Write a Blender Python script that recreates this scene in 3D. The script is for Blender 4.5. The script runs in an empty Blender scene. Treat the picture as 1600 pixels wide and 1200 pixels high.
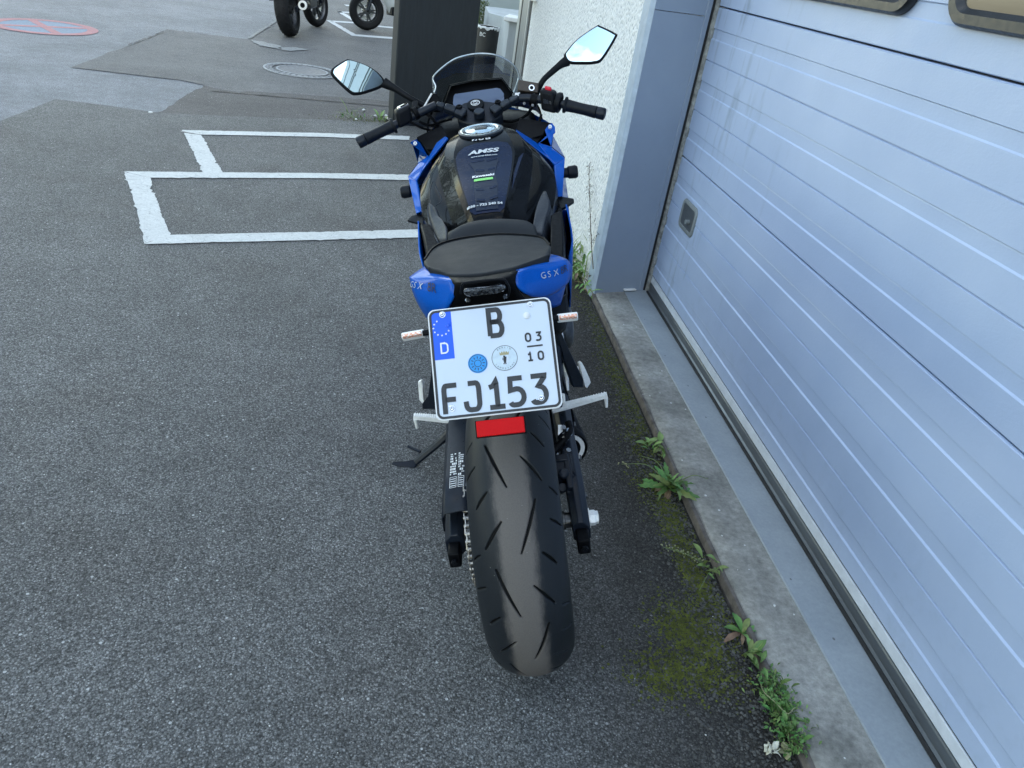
import bpy, bmesh, math, random
import numpy as np
from mathutils import Vector, Matrix
from mathutils.bvhtree import BVHTree

random.seed(7)
SC = bpy.context.scene
COL = SC.collection
R = math.radians

# ------------------------------------------------------------------ camera
cam = bpy.data.cameras.new('camera')
cam.sensor_width = 36.0
cam.lens = 26.5832
cam.clip_start = 0.02
cam.clip_end = 2000
cam_ob = bpy.data.objects.new('camera', cam)
COL.objects.link(cam_ob)
_r = [[0.985575, 0.070403, 0.153901], [-0.096771, -0.511607, 0.853753], [0.138843, -0.856331, -0.497414]]          # rows: world axes in the camera's right / down / forward frame
cam_ob.matrix_world = Matrix(((_r[0][0], -_r[0][1], -_r[0][2], 0),
                              (_r[1][0], -_r[1][1], -_r[1][2], 0),
                              (_r[2][0], -_r[2][1], -_r[2][2], (0,0,1.4119)[2]),
                              (0, 0, 0, 1)))
SC.camera = cam_ob

# ------------------------------------------------------------------ sky and sun
SUN_EL, SUN_AZ = R(38), R(125)          # the sun stands behind the workshop building (to the +X side)
world = bpy.data.worlds.new('World')
SC.world = world
world.use_nodes = True
nt = world.node_tree
nt.nodes.clear()
sky = nt.nodes.new('ShaderNodeTexSky')
sky.sky_type = 'NISHITA'
sky.sun_disc = False
sky.sun_elevation = SUN_EL
sky.sun_rotation = SUN_AZ
sky.air_density = 1.0
sky.dust_density = 1.2
sky.ozone_density = 0.25
tc = nt.nodes.new('ShaderNodeTexCoord')
mp = nt.nodes.new('ShaderNodeMapping')
mp.inputs['Scale'].default_value = (1.0, 1.0, 2.2)
nz = nt.nodes.new('ShaderNodeTexNoise')
nz.inputs['Scale'].default_value = 1.7
nz.inputs['Detail'].default_value = 6
rp = nt.nodes.new('ShaderNodeValToRGB')
rp.color_ramp.elements[0].position = 0.54
rp.color_ramp.elements[1].position = 0.85
mx = nt.nodes.new('ShaderNodeMix')
mx.data_type = 'RGBA'
mx.inputs[7].default_value = (8.5, 8.8, 9.2, 1)      # sunlit cloud
bg = nt.nodes.new('ShaderNodeBackground')
bg.inputs['Strength'].default_value = 0.15
wo = nt.nodes.new('ShaderNodeOutputWorld')
L = nt.links.new
L(tc.outputs['Generated'], mp.inputs['Vector'])
L(mp.outputs['Vector'], nz.inputs['Vector'])
L(nz.outputs['Fac'], rp.inputs['Fac'])
L(rp.outputs['Color'], mx.inputs['Factor'])
L(sky.outputs['Color'], mx.inputs[6])
wb = nt.nodes.new('ShaderNodeMix')               # the camera's daylight white balance, seen as the tint of the sky light
wb.data_type = 'RGBA'
wb.blend_type = 'MULTIPLY'
wb.inputs[0].default_value = 1.0
wb.inputs[7].default_value = (1.15, 1.06, 0.87, 1)
L(mx.outputs[2], wb.inputs[6])
L(wb.outputs[2], bg.inputs['Color'])
L(bg.outputs[0], wo.inputs[0])

sun = bpy.data.lights.new('sun', 'SUN')
sun.energy = 3.0
sun.angle = R(0.5)
sun.color = (1.0, 0.95, 0.88)
sun_ob = bpy.data.objects.new('sun', sun)
COL.objects.link(sun_ob)
_sd = Vector((math.sin(SUN_AZ) * math.cos(SUN_EL), math.cos(SUN_AZ) * math.cos(SUN_EL), math.sin(SUN_EL)))
sun_ob.rotation_euler = _sd.to_track_quat('Z', 'Y').to_euler()

vs = SC.view_settings
vs.view_transform = 'Standard'
vs.look = 'None'
vs.gamma = 1
vs.exposure = 2.35
SC.render.engine = 'CYCLES'
SC.cycles.use_denoising = True
SC.cycles.denoiser = 'OPENIMAGEDENOISE'
SC.cycles.denoising_input_passes = 'RGB_ALBEDO_NORMAL'
SC.cycles.denoising_prefilter = 'NONE'
SC.cycles.max_bounces = 8
SC.cycles.caustics_reflective = False
SC.cycles.caustics_refractive = False

# ------------------------------------------------------------------ materials
def srgb(r, g, b):
    f = lambda c: (c / 255 / 12.92) if c / 255 <= 0.04045 else ((c / 255 + 0.055) / 1.055) ** 2.4
    return (f(r), f(g), f(b), 1)

class NT:
    """tiny node builder"""
    def __init__(s, name):
        s.m = bpy.data.materials.new(name)
        s.m.use_nodes = True
        s.t = s.m.node_tree
        s.p = s.t.nodes['Principled BSDF']
        s.tc = s.t.nodes.new('ShaderNodeTexCoord')
    def n(s, kind, **kw):
        x = s.t.nodes.new('ShaderNode' + kind)
        for k, v in kw.items():
            setattr(x, k, v)
        return x
    def l(s, a, b):
        s.t.links.new(a, b)
    def vec(s, scale=(1, 1, 1), rot=(0, 0, 0), src=None):
        m = s.n('Mapping')
        m.inputs['Scale'].default_value = scale
        m.inputs['Rotation'].default_value = rot
        s.l(src or s.tc.outputs['Object'], m.inputs['Vector'])
        return m.outputs['Vector']
    def noise(s, scale, detail=4, rough=0.6, v=None):
        x = s.n('TexNoise')
        x.inputs['Scale'].default_value = scale
        x.inputs['Detail'].default_value = detail
        x.inputs['Roughness'].default_value = rough
        s.l(v or s.tc.outputs['Object'], x.inputs['Vector'])
        return x.outputs['Fac']
    def voro(s, scale, feature='F1', v=None, rnd=1.0):
        x = s.n('TexVoronoi', feature=feature)
        x.inputs['Scale'].default_value = scale
        x.inputs['Randomness'].default_value = rnd
        s.l(v or s.tc.outputs['Object'], x.inputs['Vector'])
        return x
    def ramp(s, fac, stops):
        x = s.n('ValToRGB')
        e = x.color_ramp.elements
        while len(e) < len(stops):
            e.new(0.5)
        for k, (p, c) in enumerate(stops):
            e[k].position = p
            e[k].color = c if hasattr(c, '__len__') else (c, c, c, 1)
        s.l(fac, x.inputs['Fac'])
        return x.outputs['Color']
    def mix(s, fac, a, b, mode='MIX'):
        x = s.n('Mix', data_type='RGBA', blend_type=mode)
        for val, i in ((fac, 0), (a, 6), (b, 7)):
            if hasattr(val, 'is_linked'):
                s.l(val, x.inputs[i])
            elif hasattr(val, '__len__'):
                x.inputs[i].default_value = tuple(val) if len(val) == 4 else tuple(val) + (1,)
            elif i == 0:
                x.inputs[0].default_value = val
            else:
                x.inputs[i].default_value = (val, val, val, 1)
        return x.outputs[2]
    def math(s, op, a, b=0.0, c=None):
        x = s.n('Math', operation=op)
        for k, v in enumerate((a, b) if c is None else (a, b, c)):
            if hasattr(v, 'is_linked'):
                s.l(v, x.inputs[k])
            else:
                x.inputs[k].default_value = v
        return x.outputs[0]
    def xyz(s):
        x = s.n('SeparateXYZ')
        s.l(s.tc.outputs['Object'], x.inputs[0])
        return x.outputs
    def bump(s, h, strength=0.3, dist=0.002, prev=None):
        b = s.n('Bump')
        b.inputs['Strength'].default_value = strength
        b.inputs['Distance'].default_value = dist
        s.l(h, b.inputs['Height'])
        if prev:
            s.l(prev, b.inputs['Normal'])
        s.l(b.outputs[0], s.p.inputs['Normal'])
        return b.outputs[0]
    def set(s, **kw):
        names = dict(color='Base Color', rough='Roughness', metal='Metallic', coat='Coat Weight', coat_rough='Coat Roughness',
                     ior='IOR', trans='Transmission Weight', spec='Specular IOR Level', alpha='Alpha', sub='Subsurface Weight')
        for k, v in kw.items():
            i = s.p.inputs[names[k]]
            if hasattr(v, 'is_linked'):
                s.l(v, i)
            else:
                i.default_value = v
        return s

def pm(name, col, rough=0.5, metal=0.0, var=0.15, scale=30, bump=0.0, bscale=300, bdist=0.0006, coat=0.0, spec=0.5, stretch=(1, 1, 1), rvar=0.12):
    """plain procedural material: colour mottling, roughness variation, fine relief"""
    s = NT(name)
    v = s.vec(stretch)
    a = s.noise(scale, 5, 0.65, v)
    lo = tuple(c * (1 - var) for c in col[:3]) + (1,)
    hi = tuple(min(1, c * (1 + var)) for c in col[:3]) + (1,)
    s.set(color=s.ramp(a, [(0.3, lo), (0.7, hi)]), metal=metal, coat=coat, spec=spec)
    b = s.noise(scale * 2.7, 4, 0.7, v)
    s.set(rough=s.ramp(b, [(0.3, max(0.02, rough - rvar)), (0.75, min(1, rough + rvar))]))
    if bump:
        s.bump(s.noise(bscale, 3, 0.6, v), bump, bdist)
    return s.m

M = {}
# --- asphalt, three ages
def asphalt(name, tone, stone, dirt_shade=False, chips=True, bmp=1.0):
    s = NT(name)
    v1 = s.voro(330)
    v2 = s.voro(205)
    sep1 = s.n('SeparateColor'); s.l(v1.outputs['Color'], sep1.inputs[0])
    sep2 = s.n('SeparateColor'); s.l(v2.outputs['Color'], sep2.inputs[0])
    lo, hi = stone
    c1 = s.ramp(sep1.outputs[0], [(0.0, tuple(x * lo for x in tone) + (1,)), (0.55, tuple(tone) + (1,)), (0.9, tuple(x * hi for x in tone) + (1,)), (1.0, tuple(x * hi * 2.0 for x in tone) + (1,))])
    c2 = s.ramp(sep2.outputs[0], [(0.0, tuple(x * lo for x in tone) + (1,)), (0.6, tuple(x * 0.95 for x in tone) + (1,)), (1.0, tuple(x * hi for x in tone) + (1,))])
    c = s.mix(0.45, c1, c2)
    gap = s.ramp(v2.outputs['Distance'], [(0.25, 1.0), (0.75, 0.45)])
    c = s.mix(1.0, c, gap, 'MULTIPLY')
    big = s.ramp(s.noise(1.1, 6, 0.65), [(0.32, 0.80), (0.68, 1.18)])
    c = s.mix(1.0, c, big, 'MULTIPLY')
    mid = s.ramp(s.noise(9, 5, 0.7), [(0.3, 0.86), (0.7, 1.12)])
    c = s.mix(1.0, c, mid, 'MULTIPLY')
    if chips:
        v3 = s.voro(52)
        sep3 = s.n('SeparateColor'); s.l(v3.outputs['Color'], sep3.inputs[0])
        pick = s.math('MULTIPLY', s.math('GREATER_THAN', sep3.outputs[1], 0.945), s.math('LESS_THAN', v3.outputs['Distance'], 0.17))
        c = s.mix(pick, c, (0.42, 0.43, 0.43, 1))
    if dirt_shade:
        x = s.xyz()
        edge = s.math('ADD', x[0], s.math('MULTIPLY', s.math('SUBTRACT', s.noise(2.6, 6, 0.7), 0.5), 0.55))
        near = s.ramp(edge, [(0.40, 0.0), (0.70, 0.75), (0.86, 1.0)])  # kerb strip: real dirt plus painted shade from wall and bike
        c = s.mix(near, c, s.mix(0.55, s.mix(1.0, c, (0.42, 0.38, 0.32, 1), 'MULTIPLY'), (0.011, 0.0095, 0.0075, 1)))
        # oil-dark patches in the bays
        bay = s.ramp(s.noise(1.7, 4, 0.55), [(0.53, 0.0), (0.72, 0.45)])
        c = s.mix(bay, c, s.mix(1.0, c, (0.62, 0.56, 0.52, 1), 'MULTIPLY'))
    s.set(color=c, rough=s.ramp(sep1.outputs[2], [(0.0, 0.62), (1.0, 0.92)]), spec=0.35)
    h = s.mix(0.5, s.ramp(v2.outputs['Distance'], [(0.1, 1.0), (0.8, 0.0)]), s.ramp(v1.outputs['Distance'], [(0.1, 1.0), (0.8, 0.0)]))
    h = s.mix(0.5, h, sep2.outputs[1])
    s.bump(h, 0.85 * bmp, 0.004)
    return s.m
M['asphalt'] = asphalt('asphalt', (0.148, 0.150, 0.149), (0.30, 2.0), dirt_shade=True)
M['asphalt_mid'] = asphalt('asphalt_patch', (0.162, 0.163, 0.165), (0.5, 1.5), bmp=0.6)
M['asphalt_dark'] = asphalt('asphalt_dark', (0.112, 0.105, 0.104), (0.5, 1.6), bmp=0.6)
M['road'] = asphalt('road_asphalt', (0.235, 0.249, 0.268), (0.6, 1.4), chips=False, bmp=0.45)

def paint_mat(name, col, wear=0.56, under=(0.07, 0.073, 0.077, 1), wscale=38):
    s = NT(name)
    g = s.noise(wscale, 6, 0.75)
    g2 = s.noise(7, 4, 0.6)
    c = s.mix(s.ramp(g2, [(0.35, 0.0), (0.75, 0.35)]), col, tuple(x * 0.72 for x in col[:3]) + (1,))
    v = s.voro(150)
    sep = s.n('SeparateColor'); s.l(v.outputs['Color'], sep.inputs[0])
    c = s.mix(1.0, c, s.ramp(sep.outputs[0], [(0, 0.86), (1, 1.05)]), 'MULTIPLY')
    # hairline cracks
    cr = s.voro(16, 'DISTANCE_TO_EDGE', s.vec((1, 1.6, 1)))
    crk = s.math('MULTIPLY', s.math('LESS_THAN', cr.outputs['Distance'], 0.018), s.math('GREATER_THAN', s.noise(5, 3), 0.5))
    c = s.mix(s.math('MULTIPLY', crk, 0.45), c, (0.2, 0.21, 0.22, 1))
    c = s.mix(s.ramp(g, [(wear, 0.0), (wear + 0.1, 0.85)]), c, under)
    s.set(color=c, rough=0.75, spec=0.3)
    s.bump(v.outputs['Distance'], 0.35, 0.002)
    return s.m
M['line'] = paint_mat('white_road_paint', (0.60, 0.615, 0.60, 1), 0.60)
M['line_far'] = paint_mat('white_road_paint_old', (0.60, 0.62, 0.63, 1), 0.62)
M['sign_red'] = paint_mat('faded_red_road_paint', (0.40, 0.19, 0.20, 1), 0.52, (0.17, 0.16, 0.17, 1))
M['sign_blue'] = paint_mat('faded_blue_road_paint', (0.20, 0.265, 0.345, 1), 0.50, (0.16, 0.17, 0.19, 1))

# --- concrete kerb
s = NT('kerb_concrete')
a = s.noise(5, 8, 0.7); b = s.noise(60, 6, 0.75)
c = s.ramp(a, [(0.28, (0.15, 0.15, 0.135, 1)), (0.5, (0.29, 0.285, 0.262, 1)), (0.72, (0.42, 0.415, 0.385, 1))])
c = s.mix(1.0, c, s.ramp(b, [(0.3, 0.62), (0.7, 1.2)]), 'MULTIPLY')
v = s.voro(42); sp = s.n('SeparateColor'); s.l(v.outputs['Color'], sp.inputs[0])
wh = s.math('MULTIPLY', s.math('GREATER_THAN', sp.outputs[0], 0.975), s.math('LESS_THAN', v.outputs['Distance'], 0.16))
c = s.mix(wh, c, (0.6, 0.61, 0.6, 1))
dk = s.ramp(s.noise(14, 5, 0.7), [(0.62, 0.0), (0.8, 0.7)])
c = s.mix(dk, c, (0.055, 0.055, 0.05, 1))
s.set(color=c, rough=0.9, spec=0.3)
s.bump(s.mix(0.5, b, v.outputs['Distance']), 0.5, 0.003)
M['concrete'] = s.m
M['rust'] = pm('rusty_steel_edge', (0.105, 0.093, 0.084), 0.85, 0.0, 0.5, 26, 0.5, 180, 0.002)
# --- galvanised / painted sheet of the threshold
s = NT('threshold_sheet')
a = s.noise(7, 6, 0.65); b = s.noise(90, 5, 0.7)
c = s.ramp(a, [(0.3, (0.26, 0.295, 0.325, 1)), (0.7, (0.335, 0.37, 0.40, 1))])
c = s.mix(1.0, c, s.ramp(b, [(0.3, 0.9), (0.7, 1.06)]), 'MULTIPLY')
v = s.voro(38, v=s.vec((1, 0.7, 1))); sp = s.n('SeparateColor'); s.l(v.outputs['Color'], sp.inputs[0])
dots = s.math('MULTIPLY', s.math('GREATER_THAN', sp.outputs[0], 0.93), s.math('LESS_THAN', v.outputs['Distance'], 0.13))
c = s.mix(s.math('MULTIPLY', dots, 0.75), c, (0.07, 0.07, 0.075, 1))
s.set(color=c, rough=0.55, metal=0.0)
s.bump(b, 0.08, 0.001)
M['sheet'] = s.m
# --- garage door paint: embossed, with dark vertical smears
s = NT('door_paint')
a = s.noise(3.0, 4, 0.5)
c = s.ramp(a, [(0.3, (0.375, 0.462, 0.640, 1)), (0.7, (0.43, 0.515, 0.690, 1))])
sm = s.math('MULTIPLY', s.noise(9, 5, 0.6, s.vec((1, 2.2, 0.30))), s.math('ADD', s.noise(3.1, 3, 0.6), 0.5))
x = s.xyz()
near_edge = s.ramp(s.math('SUBTRACT', x[1], 2.2), [(0.0, 0.0), (0.9, 1.0)])
c = s.mix(s.math('MULTIPLY', s.ramp(sm, [(0.56, 0.0), (0.76, 0.60)]), near_edge), c, (0.17, 0.215, 0.28, 1))
low = s.ramp(x[2], [(0.12, 0.5), (0.42, 0.0)])
c = s.mix(s.math('MULTIPLY', low, s.ramp(s.noise(22, 5, 0.7), [(0.5, 0.0), (0.8, 0.6)])), c, (0.22, 0.27, 0.33, 1))
s.set(color=c, rough=s.ramp(s.noise(18, 3), [(0.3, 0.38), (0.7, 0.48)]), spec=0.5)
s.bump(s.noise(190, 3, 0.55, s.vec((1, 0.5, 1))), 0.38, 0.0014)
M['door'] = s.m
s = NT('door_post_paint')
a = s.noise(2.2, 6, 0.6)
c = s.ramp(a, [(0.3, (0.245, 0.298, 0.385, 1)), (0.7, (0.295, 0.350, 0.435, 1))])
ch = s.ramp(s.noise(34, 6, 0.75), [(0.68, 0.0), (0.73, 0.8)])
c = s.mix(ch, c, (0.12, 0.13, 0.13, 1))
s.set(color=c, rough=s.ramp(s.noise(12, 4), [(0.3, 0.40), (0.7, 0.55)]))
s.bump(s.noise(6, 2, 0.4), 0.25, 0.012)
M['post'] = s.m
M['post_edge'] = pm('door_post_flange_paint', (0.36, 0.44, 0.54), 0.45, 0, 0.14, 20, 0.1, 60)
M['seal'] = pm('weathered_seal', (0.24, 0.245, 0.235), 0.8, 0, 0.6, 35, 0.5, 120, 0.002)
M['bottom_seal'] = pm('aluminium_bottom_rail', (0.135, 0.15, 0.165), 0.45, 0.55, 0.22, 14, 0.05, 90, stretch=(1, 0.2, 1))
M['dark_gap'] = pm('black_rubber_gap', (0.012, 0.013, 0.015), 0.8, 0, 0.3, 40)
M['green_gap'] = pm('mossy_black_joint', (0.016, 0.022, 0.014), 0.9, 0, 0.6, 60)
M['white_strip'] = pm('door_foot_paint', (0.60, 0.64, 0.70), 0.42, 0, 0.12, 20, 0.1, 90)
# --- white roughcast wall
s = NT('white_roughcast')
v = s.voro(62, v=s.vec((1, 1, 0.8)))
n1 = s.noise(75, 4, 0.75)
h = s.mix(0.5, v.outputs['Distance'], n1)
c = s.ramp(h, [(0.30, (0.34, 0.37, 0.40, 1)), (0.40, (0.72, 0.74, 0.75, 1)), (0.6, (0.83, 0.84, 0.84, 1))])
c = s.mix(1.0, c, s.ramp(s.noise(2.0, 4), [(0.3, 0.94), (0.7, 1.0)]), 'MULTIPLY')
x = s.xyz()
low = s.ramp(x[2], [(0.0, 0.55), (0.5, 0.0)])
c = s.mix(s.math('MULTIPLY', low, s.ramp(s.noise(12, 5, 0.7), [(0.4, 0.0), (0.7, 0.6)])), c, (0.30, 0.30, 0.27, 1))
s.set(color=c, rough=0.95, spec=0.2)
s.bump(h, 1.0, 0.010)
M['wall'] = s.m
M['white_metal'] = pm('white_sheet_metal', (0.80, 0.80, 0.79), 0.45, 0, 0.05, 8)
M['fascia'] = pm('dark_fascia_line', (0.16, 0.165, 0.17), 0.6, 0, 0.2, 8)
M['alu'] = pm('grey_aluminium_frame', (0.20, 0.225, 0.245), 0.42, 0.4, 0.08, 8, stretch=(1, 1, 0.1))
M['alu_light'] = pm('light_aluminium_bead', (0.42, 0.45, 0.46), 0.4, 0.4, 0.1, 8)
M['pillar'] = pm('anthracite_brushed_board', (0.0075, 0.0115, 0.0168), 0.65, 0, 0.3, 26, 0.35, 120, 0.002, stretch=(1, 1, 0.12), rvar=0.08)
M['render_wall'] = pm('pale_render', (0.46, 0.49, 0.50), 0.9, 0, 0.16, 3.5, 0.4, 60, 0.004, stretch=(1, 1, 0.35))
M['pale_panel'] = pm('pale_green_grey_panel', (0.42, 0.47, 0.46), 0.5, 0, 0.05, 2)
M['glass_dark'] = pm('window_glass', (0.10, 0.095, 0.090), 0.06, 0, 0.5, 1.6, spec=0.3, stretch=(1, 0.35, 3), rvar=0.02)
M['frame_black'] = pm('black_window_frame', (0.014, 0.016, 0.019), 0.38, 0, 0.25, 30, 0.1, 200)
M['handle_grey'] = pm('grey_plastic_handle', (0.20, 0.22, 0.225), 0.55, 0, 0.15, 60, 0.15, 300)
M['handle_in'] = pm('shaded_plastic_recess', (0.055, 0.065, 0.075), 0.5, 0, 0.15, 60)  # darker than the handle frame, painting in the depth shade of the recess
# --- motorcycle
M['blue'] = NT('blue_gloss_paint').set(metal=0.25, rough=0.22, coat=1.0, coat_rough=0.04).m
_s = M['blue'].node_tree
def car_paint(name, col, metal, rough, flake=900, spec=0.03, coat=0.40):
    s = NT(name)
    f = s.voro(flake)
    sp = s.n('SeparateColor'); s.l(f.outputs['Color'], sp.inputs[0])
    s.set(color=s.mix(s.math('MULTIPLY', sp.outputs[0], 0.35), col, tuple(min(1, c * 1.5 + 0.004) for c in col[:3]) + (1,)), metal=metal,
          rough=rough, coat=coat, coat_rough=0.035, spec=spec)
    # road dust, barely visible
    d = s.ramp(s.noise(7, 6, 0.7), [(0.45, 0.02), (0.8, 0.075)])
    s.set(coat_rough=d)
    return s.m
M['blue'] = car_paint('blue_gloss_paint', (0.0, 0.075, 0.385, 1), 0.0, 0.38)
M['black_gloss'] = car_paint('black_gloss_paint', (0.0015, 0.002, 0.003, 1), 0.0, 0.25, coat=0.17)
M['matte'] = pm('matte_black_plastic', (0.0050, 0.0064, 0.0090), 0.5, 0, 0.2, 40, 0.3, 900, 0.0004, spec=0.14)
M['matte_dark'] = pm('dark_plastic', (0.0022, 0.0027, 0.0040), 0.55, 0, 0.25, 40, 0.2, 700, 0.0004, spec=0.11)
M['satin'] = pm('satin_black_metal', (0.0085, 0.0125, 0.0205), 0.38, 0.0, 0.2, 50, 0.1, 500, 0.0003, spec=0.26)
M['knee'] = pm('grained_charcoal_cover', (0.020, 0.025, 0.034), 0.5, 0, 0.15, 60, 0.35, 1100, 0.0004, spec=0.2)
M['seat'] = pm('charcoal_seat_vinyl', (0.0185, 0.0215, 0.0255), 0.6, 0, 0.05, 12, 0.4, 900, 0.0005, spec=0.14, rvar=0.05)
M['pad'] = pm('tank_pad_vinyl', (0.0035, 0.010, 0.034), 0.25, 0, 0.15, 12, 0.05, 500, 0.0003, spec=0.10)
M['pad_relief'] = pm('tank_pad_relief', (0.008, 0.015, 0.034), 0.36, 0, 0.15, 12, 0.05, 500, 0.0003, spec=0.12)
M['gloss_switch'] = pm('glossy_switch_cover', (0.05, 0.055, 0.065), 0.16, 0.6, 0.1, 40, coat=1.0)
M['chrome'] = pm('polished_steel', (0.62, 0.64, 0.66), 0.14, 1.0, 0.08, 60, rvar=0.06)
M['cap'] = pm('brushed_fuel_cap', (0.46, 0.55, 0.60), 0.22, 0.9, 0.1, 90, rvar=0.08)
M['alloy'] = pm('cast_alloy', (0.82, 0.83, 0.82), 0.38, 0.15, 0.12, 80, 0.25, 300, 0.0006)
M['steel_dark'] = pm('dark_steel', (0.10, 0.105, 0.11), 0.42, 0.9, 0.3, 60, 0.2, 300, 0.0005)
M['disc'] = pm('brake_disc_steel', (0.17, 0.165, 0.16), 0.45, 0.5, 0.15, 60)
M['chain'] = pm('oiled_chain_steel', (0.34, 0.325, 0.30), 0.34, 0.7, 0.45, 120)
M['white'] = pm('white_print', (0.74, 0.76, 0.78), 0.5, 0, 0.04, 60)
M['soft_print'] = pm('tank_print', (0.50, 0.53, 0.56), 0.5, 0, 0.04, 60)
M['grey_print'] = pm('silver_print', (0.40, 0.46, 0.55), 0.4, 0.2, 0.05, 60)
M['dark_print'] = pm('dark_print', (0.006, 0.012, 0.04), 0.4, 0, 0.05, 60)
M['green_print'] = pm('green_print', (0.20, 0.62, 0.13), 0.45, 0, 0.06, 60)
M['plate'] = pm('white_plate_film', (0.56, 0.635, 0.74), 0.38, 0, 0.02, 6, 0.03, 200, coat=0.15)
M['plate_ink'] = pm('plate_black', (0.022, 0.024, 0.028), 0.5, 0, 0.1, 60)
M['plate_blue'] = pm('plate_blue', (0.004, 0.10, 0.72), 0.42, 0, 0.03, 30)
M['sticker_blue'] = pm('inspection_sticker_blue', (0.02, 0.27, 0.66), 0.45, 0, 0.08, 80)
M['seal_pale'] = pm('registration_seal', (0.50, 0.60, 0.68), 0.42, 0, 0.12, 90)
M['gold'] = pm('seal_gold', (0.34, 0.30, 0.16), 0.5, 0, 0.1, 90)
s = NT('red_reflector')
g = s.voro(420, v=s.vec((1, 1, 1)), rnd=0.0)
s.set(color=s.ramp(g.outputs['Distance'], [(0.1, (0.70, 0.004, 0.006, 1)), (0.8, (0.48, 0.002, 0.004, 1))]), rough=0.3, coat=0.0, spec=0.12)
s.bump(g.outputs['Distance'], 0.35, 0.001)
M['red'] = s.m
M['red_switch'] = pm('red_switch', (0.66, 0.010, 0.035), 0.45, 0, 0.1, 60)
s = NT('amber_indicator_lens')
g = s.voro(260, v=s.vec((1, 1.0, 1)))
s.set(color=s.ramp(g.outputs['Distance'], [(0.25, (0.85, 0.82, 0.78, 1)), (0.6, (0.80, 0.36, 0.24, 1))]), rough=0.15, coat=1.0)
M['amber'] = s.m
s = NT('clear_lamp_lens')
g = s.voro(160, v=s.vec((1, 0.4, 1)))
s.set(color=s.ramp(g.outputs['Distance'], [(0.2, (0.20, 0.22, 0.25, 1)), (0.7, (0.04, 0.045, 0.055, 1))]), rough=0.08, coat=1.0, metal=0.5)
s.bump(g.outputs['Distance'], 0.2, 0.001)
M['lens'] = s.m
M['screen'] = pm('display_glass', (0.075, 0.10, 0.165), 0.16, 0, 0.06, 6, coat=0.5)
M['reservoir'] = pm('bronze_fluid_cap', (0.060, 0.048, 0.040), 0.45, 0.4, 0.15, 60, 0.1, 400)
M['brown_foil'] = pm('pale_sticker', (0.62, 0.64, 0.65), 0.45, 0, 0.1, 90)
s = NT('mirror_glass'); s.set(color=s.ramp(s.noise(3, 2), [(0, (0.50, 0.63, 0.68, 1)), (1, (0.54, 0.67, 0.72, 1))]), metal=1.0, rough=0.015)
M['mirror'] = s.m
# thin clear acrylic: straight-through transmission with surface reflection
s = NT('clear_screen')
tr = s.n('BsdfTransparent'); gl = s.n('BsdfGlossy'); fr = s.n('LayerWeight'); mxs = s.n('MixShader')
s.l(s.ramp(s.noise(60, 5, 0.8), [(0.3, (0.92, 0.95, 0.955, 1)), (0.7, (0.96, 0.975, 0.98, 1))]), tr.inputs[0])
gl.inputs['Roughness'].default_value = 0.02; fr.inputs['Blend'].default_value = 0.12
s.l(s.math('MULTIPLY', fr.outputs['Fresnel'], 0.55), mxs.inputs[0]); s.l(tr.outputs[0], mxs.inputs[1]); s.l(gl.outputs[0], mxs.inputs[2])
s.l(mxs.outputs[0], s.t.nodes['Material Output'].inputs[0])
M['clear'] = s.m
M['screen_edge'] = pm('screen_edge_glint', (0.55, 0.62, 0.66), 0.12, 0.3, 0.25, 40, coat=0.5)  # pale colour paints the light that gathers along the clear edge
# tyre: dusty brown-grey crown, blue-black shoulders, darker unworn sipes
s = NT('tyre_rubber')
x = s.xyz()
ax = s.math('ABSOLUTE', x[0])
axn = s.math('ADD', ax, s.math('MULTIPLY', s.math('SUBTRACT', s.noise(45, 6, 0.8, s.vec((1, 0.35, 0.35))), 0.5), 0.030))
worn = s.ramp(axn, [(0.026, 1.0), (0.040, 0.0)])
fine = s.noise(420, 4, 0.8)
c = s.mix(worn, s.mix(fine, (0.009, 0.0115, 0.0150, 1), (0.017, 0.0205, 0.025, 1)), s.mix(fine, (0.084, 0.077, 0.073, 1), (0.160, 0.146, 0.136, 1)))
sp_ = s.voro(170); spc = s.n('SeparateColor'); s.l(sp_.outputs['Color'], spc.inputs[0])
speck = s.math('MULTIPLY', s.math('GREATER_THAN', spc.outputs[0], 0.985), s.math('LESS_THAN', sp_.outputs['Distance'], 0.15))
c = s.mix(s.math('MULTIPLY', speck, 0.6), c, (0.25, 0.25, 0.24, 1))
at_ = s.n('Attribute', attribute_name='sipe')
c = s.mix(s.ramp(at_.outputs['Fac'], [(0.25, 0.0), (0.8, 1.0)]), c, (0.002, 0.0025, 0.003, 1))
s.set(color=c, rough=s.ramp(worn, [(0.0, 0.48), (1.0, 0.80)]), spec=0.22)
s.bump(fine, 0.25, 0.0008)
M['tyre'] = s.m
M['tyre_plain'] = pm('black_rubber', (0.009, 0.0095, 0.011), 0.68, 0, 0.3, 60, 0.3, 500, spec=0.25)
M['rubber'] = pm('grip_rubber', (0.0065, 0.0090, 0.0135), 0.5, 0, 0.2, 80, 0.35, 700, 0.0006, spec=0.2)
M['white_paint'] = car_paint('white_scooter_paint', (0.62, 0.64, 0.63, 1), 0.0, 0.3)
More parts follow.
